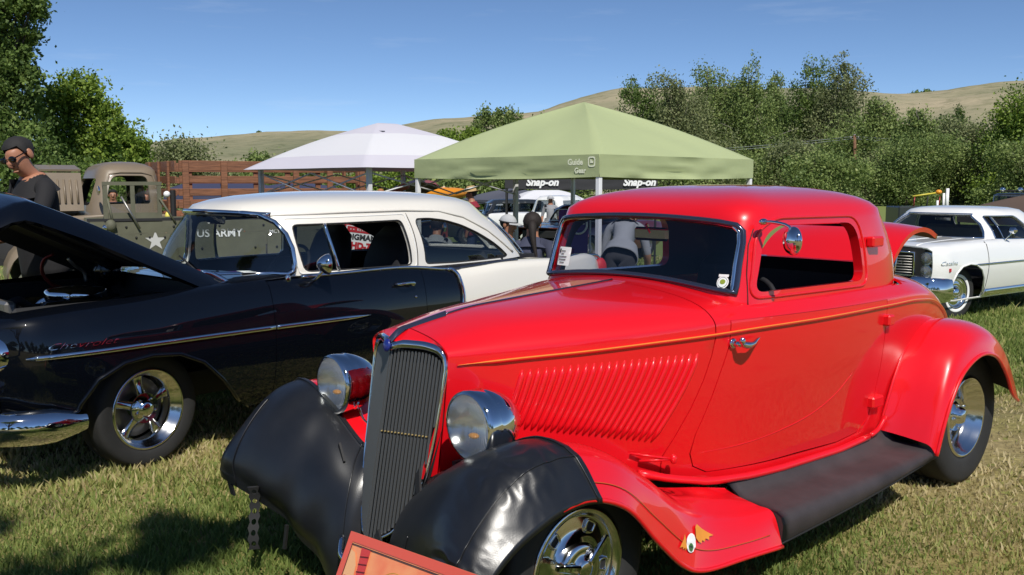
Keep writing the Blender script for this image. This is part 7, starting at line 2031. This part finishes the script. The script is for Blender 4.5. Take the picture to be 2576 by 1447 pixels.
# man in black looking into the engine bay
loc = (-3.30, 6.62)
person('man in black short-sleeved shirt and sunglasses looking down behind the raised black hood', loc, rad(-128), BLACKSHIRT, JEANS, SKIN_T, H=1.95, lean=.12, head_tilt=.36, head_turn=.35, glasses=True, fingers=True, sleeves=.45,
       arms={1: [(.18, .27, 1.16), (.40, .22, 1.10), (.48, .20, 1.09)], -1: [(.16, -.28, 1.14), (.38, -.24, 1.06), (.46, -.22, 1.04)]})
lf_ = mesh('leaflet', [(-3.60, 6.20, 1.545), (-3.42, 6.20, 1.56), (-3.42, 6.32, 1.60), (-3.60, 6.32, 1.585)], [(0, 1, 2, 3)], M('leaflet_print', (.25, .45, .75), .4), None, smooth=False)
solid(lf_, .004); tag(lf_, 'small blue and red leaflet showing above the raised black hood edge', 'leaflet')
mesh('leaflet_print', [(-3.50, 6.196, 1.552), (-3.43, 6.196, 1.556), (-3.43, 6.25, 1.578), (-3.50, 6.25, 1.572)], [(0, 1, 2, 3)], REDP, lf_, smooth=False).location.z = .006

def chair(label, loc, rz, cloth, group='folding chairs under the canopies'):
    root = thing('folding_chair', label, 'chair', (loc[0], loc[1], ground_z(0, loc[1])), rz, group)
    mb = MB()
    o = mesh('seat', *box((.0, 0, .40), (.46, .48, .03), bev=.01), cloth, root, smooth=False)
    mesh('backrest', *box((-.27, 0, .68), (.03, .48, .46), rotm('Y', -.2), bev=.01), cloth, root, smooth=False)
    for s in (1, -1):
        for x0, x1 in ((.22, -.24), (-.22, .24)): mesh('leg', *tube([(x0, s * .26, 0), (x1, s * .26, .46)], .012, 6), POLEB, root)
        mesh('armrest', *box((-.02, s * .27, .60), (.48, .05, .025), bev=.008), BLACKMATTE, root, smooth=False)
        mesh('back_post', *tube([(-.22, s * .25, .42), (-.32, s * .25, .93)], .012, 6), POLEB, root)
    return root
chair('folding chair under the man in the grey cap', (-.06, 11.0), rad(-25), NAVYT)
person('seated man in grey cap and light blue shirt, right of the cream sedan roof', (-.06, 11.0), rad(-25), BLUESHIRT, DARKPANT, SKIN_T, pose='sit', H=1.72, head_tilt=.15, hat='cap', hair=HAIR_G, z=ground_z(0, 11) + .02)
chair('folding chair under the woman with a ponytail', (.20, 9.75), rad(80), NAVYT)
person('seated woman seen from behind with long dark ponytail and navy top', (.20, 9.75), rad(80), NAVYSHIRT, DARKPANT, SKIN_T, pose='sit', H=1.80, lean=.12, hair=HAIR_D, ponytail=True, sleeves=.8)
chair('folding chair under the man in a grey shirt, behind the rear side glass', (-.98, 11.9), rad(85), BLACKT)
person('man in grey shirt seen from behind through the rear side glass of the sedan', (-.98, 11.9), rad(85), GREYSHIRT, DARKPANT, SKIN_T, pose='sit', H=1.70, lean=.25, hair=HAIR_D, sleeves=.5)
person('person in pale clothing beside the grey shirted man, seen through the sedan glass', (-1.55, 13.0), rad(40), GREYSHIRT, JEANS, SKIN, H=1.60, lean=.5, hair=HAIR_D)
person('man in dark red shirt and straw hat standing behind the cream roof', (-.72, 17.0), rad(170), REDSHIRT, JEANS, SKIN_T, H=1.70, hat='straw', head_tilt=.1)
person('man bending over in a loose grey shirt, seen through the coupe windscreen', (1.10, 9.55), rad(75), GREYSHIRT, DARKPANT, SKIN, H=1.72, lean=1.0, head_tilt=.2, hair=HAIR_G, arms={1: [(.40, .24, .92), (.55, .22, .70), (.58, .22, .62)], -1: [(.40, -.24, .92), (.55, -.22, .70), (.58, -.22, .62)]}, sleeves=.5)
person('ginger-haired person standing by the raised hood of the faded red car', (-2.78, 20.0), rad(-60), WHITESHIRT, JEANS, SKIN, H=1.72, hair=HAIR_O)
person('distant person in pale hat standing before the small white canopy', (1.02, 25.0), rad(-90), GREYSHIRT, JEANS, SKIN_T, H=1.60, hair=None, hat='cap')
person('person in white shirt seen through the olive windscreen, beyond the truck cab', (-7.45, 17.6), rad(-70), WHITESHIRT, JEANS, SKIN_T, H=1.68, hair=HAIR_G)
person('person in dark top beside the white shirt, seen through the truck cab', (-6.75, 17.4), rad(-100), BLACKSHIRT, JEANS, SKIN_T, H=1.64, hair=HAIR_D)

# ------------------------------------------------------------------ yard signs, banner, foreground board
def yard_sign(label, c, ux, w, h, tilt=0.0, group='campaign signs', full=True, stakes=True):
    ux = np.array(ux, float); ux /= np.linalg.norm(ux); uy = np.array([0, 0, 1.0]); c = np.array(c, float)
    n = np.cross(ux, uy)
    if tilt:
        ux, uy = ux * math.cos(tilt) + uy * math.sin(tilt), -ux * math.sin(tilt) + uy * math.cos(tilt)
    root = thing('campaign_sign', label, 'sign', tuple(c), 0, group)
    def rect(name, x0, x1, y0, y1, mat, off, par=root):
        return mesh(name, [ux * x + uy * y + n * off for x, y in ((x0, y0), (x1, y0), (x1, y1), (x0, y1))], [(0, 1, 2, 3)], mat, par, smooth=False)
    o = rect('sign_board', -w / 2, w / 2, -h / 2, h / 2, WHITEP, 0); solid(o, .008)
    rect('red_band', -w / 2 + .01, w / 2 - .01, h * .24, h * .47, REDP, .003)
    text_on('sign_lettering', 'KEVIN', h * .15, WHITEP, root, uy * h * .36, ux, uy, .006)
    for k in (-.36, -.27, .27, .36):
        pts = [((.035 if q % 2 == 0 else .015) * h * math.cos(math.pi / 2 + q * math.pi / 5), (.035 if q % 2 == 0 else .015) * h * math.sin(math.pi / 2 + q * math.pi / 5)) for q in range(10)]
        P, T = cdt(pts, (), .5, grid=False); mesh('star', [ux * (w * k + a) + uy * (h * .36 + b) + n * .006 for a, b in P], T, WHITEP, root, smooth=False)
    text_on('sign_lettering', 'DIGMAN', h * .30, INK, root, uy * h * .06, ux, uy, .003, bold=.004)
    text_on('sign_lettering', 'HD-7', h * .34, REDP, root, -uy * h * .28, ux, uy, .003, bold=.006)
    if stakes:
        for k in (-.3, .3):
            a = ux * w * k - uy * h * .4; mesh('wire_stake', *tube([a, (a[0], a[1], ground_z(0, c[1] + a[1]) - c[2])], .006, 5), M_STEEL, root)
    return root
yard_sign('larger red and white campaign sign standing beyond the sedan door window', (-1.80, 10.6, .985), (.95, .3, 0), .62, .46)
s2 = yard_sign('smaller tilted campaign sign on a white pole beyond the sedan door window', (-1.60, 9.95, .985), (.93, .36, 0), .34, .27, tilt=-.13, stakes=False)
mesh('pole', *tube([(.0, .02, -1.05), (.0, .02, .34)], .020, 8), POLE, s2)

bn = thing('feather_banner', 'purple banner with white round logo, seen through the coupe windscreen', 'banner', (.76, 12.0, ground_z(0, 12)))
V = [(-.20, 0, .35), (.20, 0, .35), (.22, .03, 1.35), (-.16, .0, 1.35)]
o = mesh('banner_cloth', V, [(0, 1, 2, 3)], PURPLE, bn, smooth=False); solid(o, .004)
mesh('banner_pole', *tube([(.24, .02, 0), (.24, .02, 1.4)], .012, 6), POLEG, bn)
a = np.linspace(0, 2 * math.pi, 28, endpoint=False); mesh('logo_ring', *tube(np.c_[.09 + .105 * np.cos(a), np.full(28, -.010), 1.16 + .115 * np.sin(a)], .013, 6, closed=True), WHITEP, bn)
mb = MB()
for x, w in ((-.10, .05), (-.045, .045), (.01, .05), (.075, .06), (.14, .05)): mb.add(*box((x, -.014, 1.185), (w, .004, .042), rotm('Y', -.0)))
mb.build('logo_bar', WHITEP, bn)

def board():
    o = np.array([.64, .371, .500]); ux = np.array([0.0, .995, .096]); uy = np.array([-.46, .0, .89]); ux /= np.linalg.norm(ux); uy -= ux * (ux @ uy); uy /= np.linalg.norm(uy); n = np.cross(ux, uy)
    c, s = math.cos(3.8587), math.sin(3.8587)
    root = thing('show_board', 'orange-red printed show board leaning against the front of the red coupe', 'board', (-0.2586, 3.5107, 0), 3.8587)
    w, h = .74, .46
    def pt(x, y, off): return o + ux * x - uy * y + n * off
    def flat(name, pts, mat, off, par=root, d=.04):
        P, T = cdt(np.asarray(pts, float), (), d, grid=False); return mesh(name, [pt(x, y, off) for x, y in P], [t[::-1] for t in T], mat, par, smooth=False)
    m, N, L, out = node_mat('board_print')
    t = N.new('ShaderNodeTexCoord'); nz_ = N.new('ShaderNodeTexNoise'); nz_.inputs['Scale'].default_value = 6.0; nz_.inputs['Detail'].default_value = 5
    L.new(t.outputs['Object'], nz_.inputs['Vector']); r = N.new('ShaderNodeValToRGB'); e = r.color_ramp.elements
    e[0].position = .35; e[0].color = (.80, .15, .07, 1); e[1].position = .65; e[1].color = (.88, .36, .15, 1)
    L.new(nz_.outputs['Fac'], r.inputs['Fac']); b = N.new('ShaderNodeBsdfPrincipled'); b.inputs['Roughness'].default_value = .35; L.new(r.outputs[0], b.inputs['Base Color']); L.new(b.outputs[0], out.inputs[0])
    bd = mesh('board', [pt(0, 0, 0), pt(w, 0, 0), pt(w, h, 0), pt(0, h, 0)], [(3, 2, 1, 0)], m, root, smooth=False); solid(bd, .012)
    fr = M('board_red', (.70, .10, .06), .35); pale = M('board_peach', (.80, .42, .20), .4); crim = M('board_crimson', (.58, .045, .04), .4); yel = M('board_yellow', (.80, .62, .03), .4); wht = M('board_cream', (.85, .80, .50), .4)
    flat('border', [(0, 0), (w, 0), (w, .028), (0, .028)], fr, .0025); flat('border', [(0, .028), (.028, .028), (.028, h), (0, h)], fr, .0025)
    flat('border_line', [(.030, .032), (w - .03, .032), (w - .03, .035), (.030, .035)], INK, .004); flat('border_line', [(.030, .035), (.033, .035), (.033, h), (.030, h)], INK, .004)
    flat('palm_trunk', [(.085, .036), (.135, .036), (.140, .10), (.155, .18), (.17, .30), (.125, .30), (.110, .18), (.098, .10)], crim, .003)
    for k in range(9): y = .06 + k * .022; flat('palm_ring', [(.094 + k * .002, y), (.138 + k * .003, y - .006), (.138 + k * .003, y - .003), (.094 + k * .002, y + .003)], M_HINGE, .005)
    flat('flame_shape', [(.034, .05), (.06, .055), (.085, .09), (.098, .16), (.09, .24), (.06, .28), (.034, .30)], pale, .003)
    flat('flame_shape', [(.034, .13), (.05, .125), (.07, .145), (.06, .17), (.072, .19), (.05, .22), (.034, .215)], crim, .005)
    flat('flame_shape', [(.16, .13), (.30, .10), (.42, .115), (.55, .12), (.62, .16), (.62, .30), (.18, .30)], pale, .003)
    a = np.linspace(math.pi, 2 * math.pi, 26)
    flat('sun_disc', [(.30 + .105 * math.cos(t) * (1 + .05 * math.sin(9 * t)), .235 + .150 * math.sin(t) * (1 + .04 * math.sin(11 * t))) for t in a], yel, .006)
    flat('sun_glow', [(.275 + .058 * math.cos(t), .235 + .085 * math.sin(t)) for t in a], wht, .008)
    for k, q in enumerate((1.10, .94, .78)): mesh('sun_line', *tube([pt(.30 + .105 * q * math.cos(t), .235 + .150 * q * math.sin(t), .009) for t in np.linspace(1.25 * math.pi, 1.95 * math.pi, 14)], .0013, 4), M('board_line%d' % k, (.55, .30, .02), .5), root)
    for x, y, r_ in ((.47, .17, .02), (.53, .20, .014)): flat('spot', [(x + r_ * math.cos(t), y + r_ * math.sin(t)) for t in np.linspace(0, 2 * math.pi, 12, endpoint=False)], crim, .006)
    mesh('rear_prop', *tube([pt(.4, .05, -.012), (pt(.4, .30, -.01)[0] + -.10, pt(.4, .3, 0)[1], .03)], .008, 6), M_STEEL, root)
board()
# ------------------------------------------------------------------ grass blades on the near ground (nobody could count them)
def grass_mat():
    m, N, L, out = node_mat('grass_blade')
    a = N.new('ShaderNodeAttribute'); a.attribute_name = 'tint'
    r = N.new('ShaderNodeValToRGB'); e = r.color_ramp.elements
    e[0].position = 0; e[0].color = (.155, .215, .052, 1); e[1].position = 1; e[1].color = (.64, .54, .31, 1)
    for p, c in ((.35, (.27, .33, .088)), (.6, (.44, .435, .155)), (.8, (.55, .46, .23))):
        k = e.new(p); k.color = (*c, 1)
    L.new(a.outputs['Fac'], r.inputs['Fac'])
    b = N.new('ShaderNodeBsdfPrincipled'); b.inputs['Roughness'].default_value = .6; b.inputs['Specular IOR Level'].default_value = .25
    tr = N.new('ShaderNodeBsdfTranslucent'); ms = N.new('ShaderNodeMixShader'); ms.inputs[0].default_value = .45
    L.new(r.outputs[0], b.inputs['Base Color']); L.new(r.outputs[0], tr.inputs['Color'])
    L.new(b.outputs[0], ms.inputs[1]); L.new(tr.outputs[0], ms.inputs[2]); L.new(ms.outputs[0], out.inputs[0])
    return m

def make_grass():
    from mathutils import noise as NZ
    rs = np.random.RandomState(11)
    zones = [(1.6, 4.5, 155000), (4.5, 7.5, 120000), (7.5, 12.5, 100000), (12.5, 24, 70000)]
    PX, PY, S = [], [], []
    for d0, d1, n in zones:
        d = np.sqrt(rs.uniform(d0 * d0, d1 * d1, n)); a = rs.uniform(-.92, .92, n)
        if d0 < 4: d = rs.uniform(d0, d1, n)
        PX.append(a * d); PY.append(d); S.append(np.full(n, (d0 + d1) / 2))
    x, y, dd = np.concatenate(PX), np.concatenate(PY), np.concatenate(S); n = len(x)
    # patch maps: dryness, height, bare spots
    gx = np.linspace(-18, 18, 181); gy = np.linspace(0, 26, 131)
    dry = np.array([[NZ.fractal(Vector((a * .45, b * .45, 7)), 1, 2, 4) for b in gy] for a in gx]); hm = np.array([[NZ.fractal(Vector((a * 1.1, b * 1.1, 3)), 1, 2, 3) for b in gy] for a in gx])
    ix = np.clip(((x + 18) / .2).astype(int), 0, 180); iy = np.clip((y / .2).astype(int), 0, 130)
    dv, hv = dry[ix, iy], hm[ix, iy]
    right = np.clip((x - .8) / 1.0, 0, 1) * (y < 7)              # shorter, drier turf on the right of the coupe
    left = (x < .8) * (y < 9)
    keep = rs.uniform(0, 1, n) < np.clip(1.0 - np.maximum(0, dv - .25) * 1.6 - .38 * right, .10, 1)
    x, y, dd, dv, hv, right, left = [q[keep] for q in (x, y, dd, dv, hv, right, left)]; n = len(x)
    h = (.026 + .026 * np.clip(hv + .3, 0, 1.2)) * rs.uniform(.5, 1.5, n) * (1 - .25 * right) * np.where(y > 7, 1.35, 1.0)
    tall = rs.uniform(0, 1, n) < .012; h = np.where(tall, h * 2.0, h)
    w = (.0022 + .00055 * dd) * rs.uniform(.7, 1.4, n)
    broad = (rs.uniform(0, 1, n) < .06) & (y < 6); w = np.where(broad, w * 2.8, w); h = np.where(broad, h * .55, h)
    th = rs.uniform(0, 2 * math.pi, n); ln = rs.uniform(.15, .85, n) * h; la = rs.uniform(0, 2 * math.pi, n)
    bx, by = np.cos(th) * w, np.sin(th) * w; lx, ly = np.cos(la) * ln, np.sin(la) * ln
    z = np.array([ground_z(0, q) for q in y]) - .004
    P = np.empty((n, 5, 3))
    P[:, 0] = np.c_[x - bx, y - by, z]; P[:, 1] = np.c_[x + bx, y + by, z]
    P[:, 2] = np.c_[x + bx * .75 + lx * .4, y + by * .75 + ly * .4, z + h * .62]; P[:, 3] = np.c_[x - bx * .75 + lx * .4, y - by * .75 + ly * .4, z + h * .62]
    P[:, 4] = np.c_[x + lx, y + ly, z + h]
    tint = np.clip(.45 + .75 * dv + .36 * right - .10 * (y > 7) + rs.normal(0, .20, n), 0, 1); tint = np.where(broad, np.clip(tint - .25, 0.1, .5), tint)
    me = bpy.data.meshes.new('grass'); nv = n * 5
    me.vertices.add(nv); me.vertices.foreach_set('co', P.reshape(-1).astype(np.float32))
    base = np.arange(n, dtype=np.int32)[:, None] * 5
    li = np.concatenate([base + [0, 1, 2, 3], base + [3, 2, 4]], 1).astype(np.int32)
    me.loops.add(n * 7); me.loops.foreach_set('vertex_index', li.ravel())
    me.polygons.add(n * 2); ls = np.stack([np.arange(n) * 7, np.arange(n) * 7 + 4], 1).astype(np.int32); me.polygons.foreach_set('loop_start', ls.ravel())
    me.materials.append(grass_mat()); me.update(calc_edges=True)
    at = me.attributes.new('tint', 'FLOAT', 'FACE'); at.data.foreach_set('value', np.repeat(tint, 2).astype(np.float32))
    o = bpy.data.objects.new('grass', me); link(o); o['kind'] = 'stuff'
make_grass()
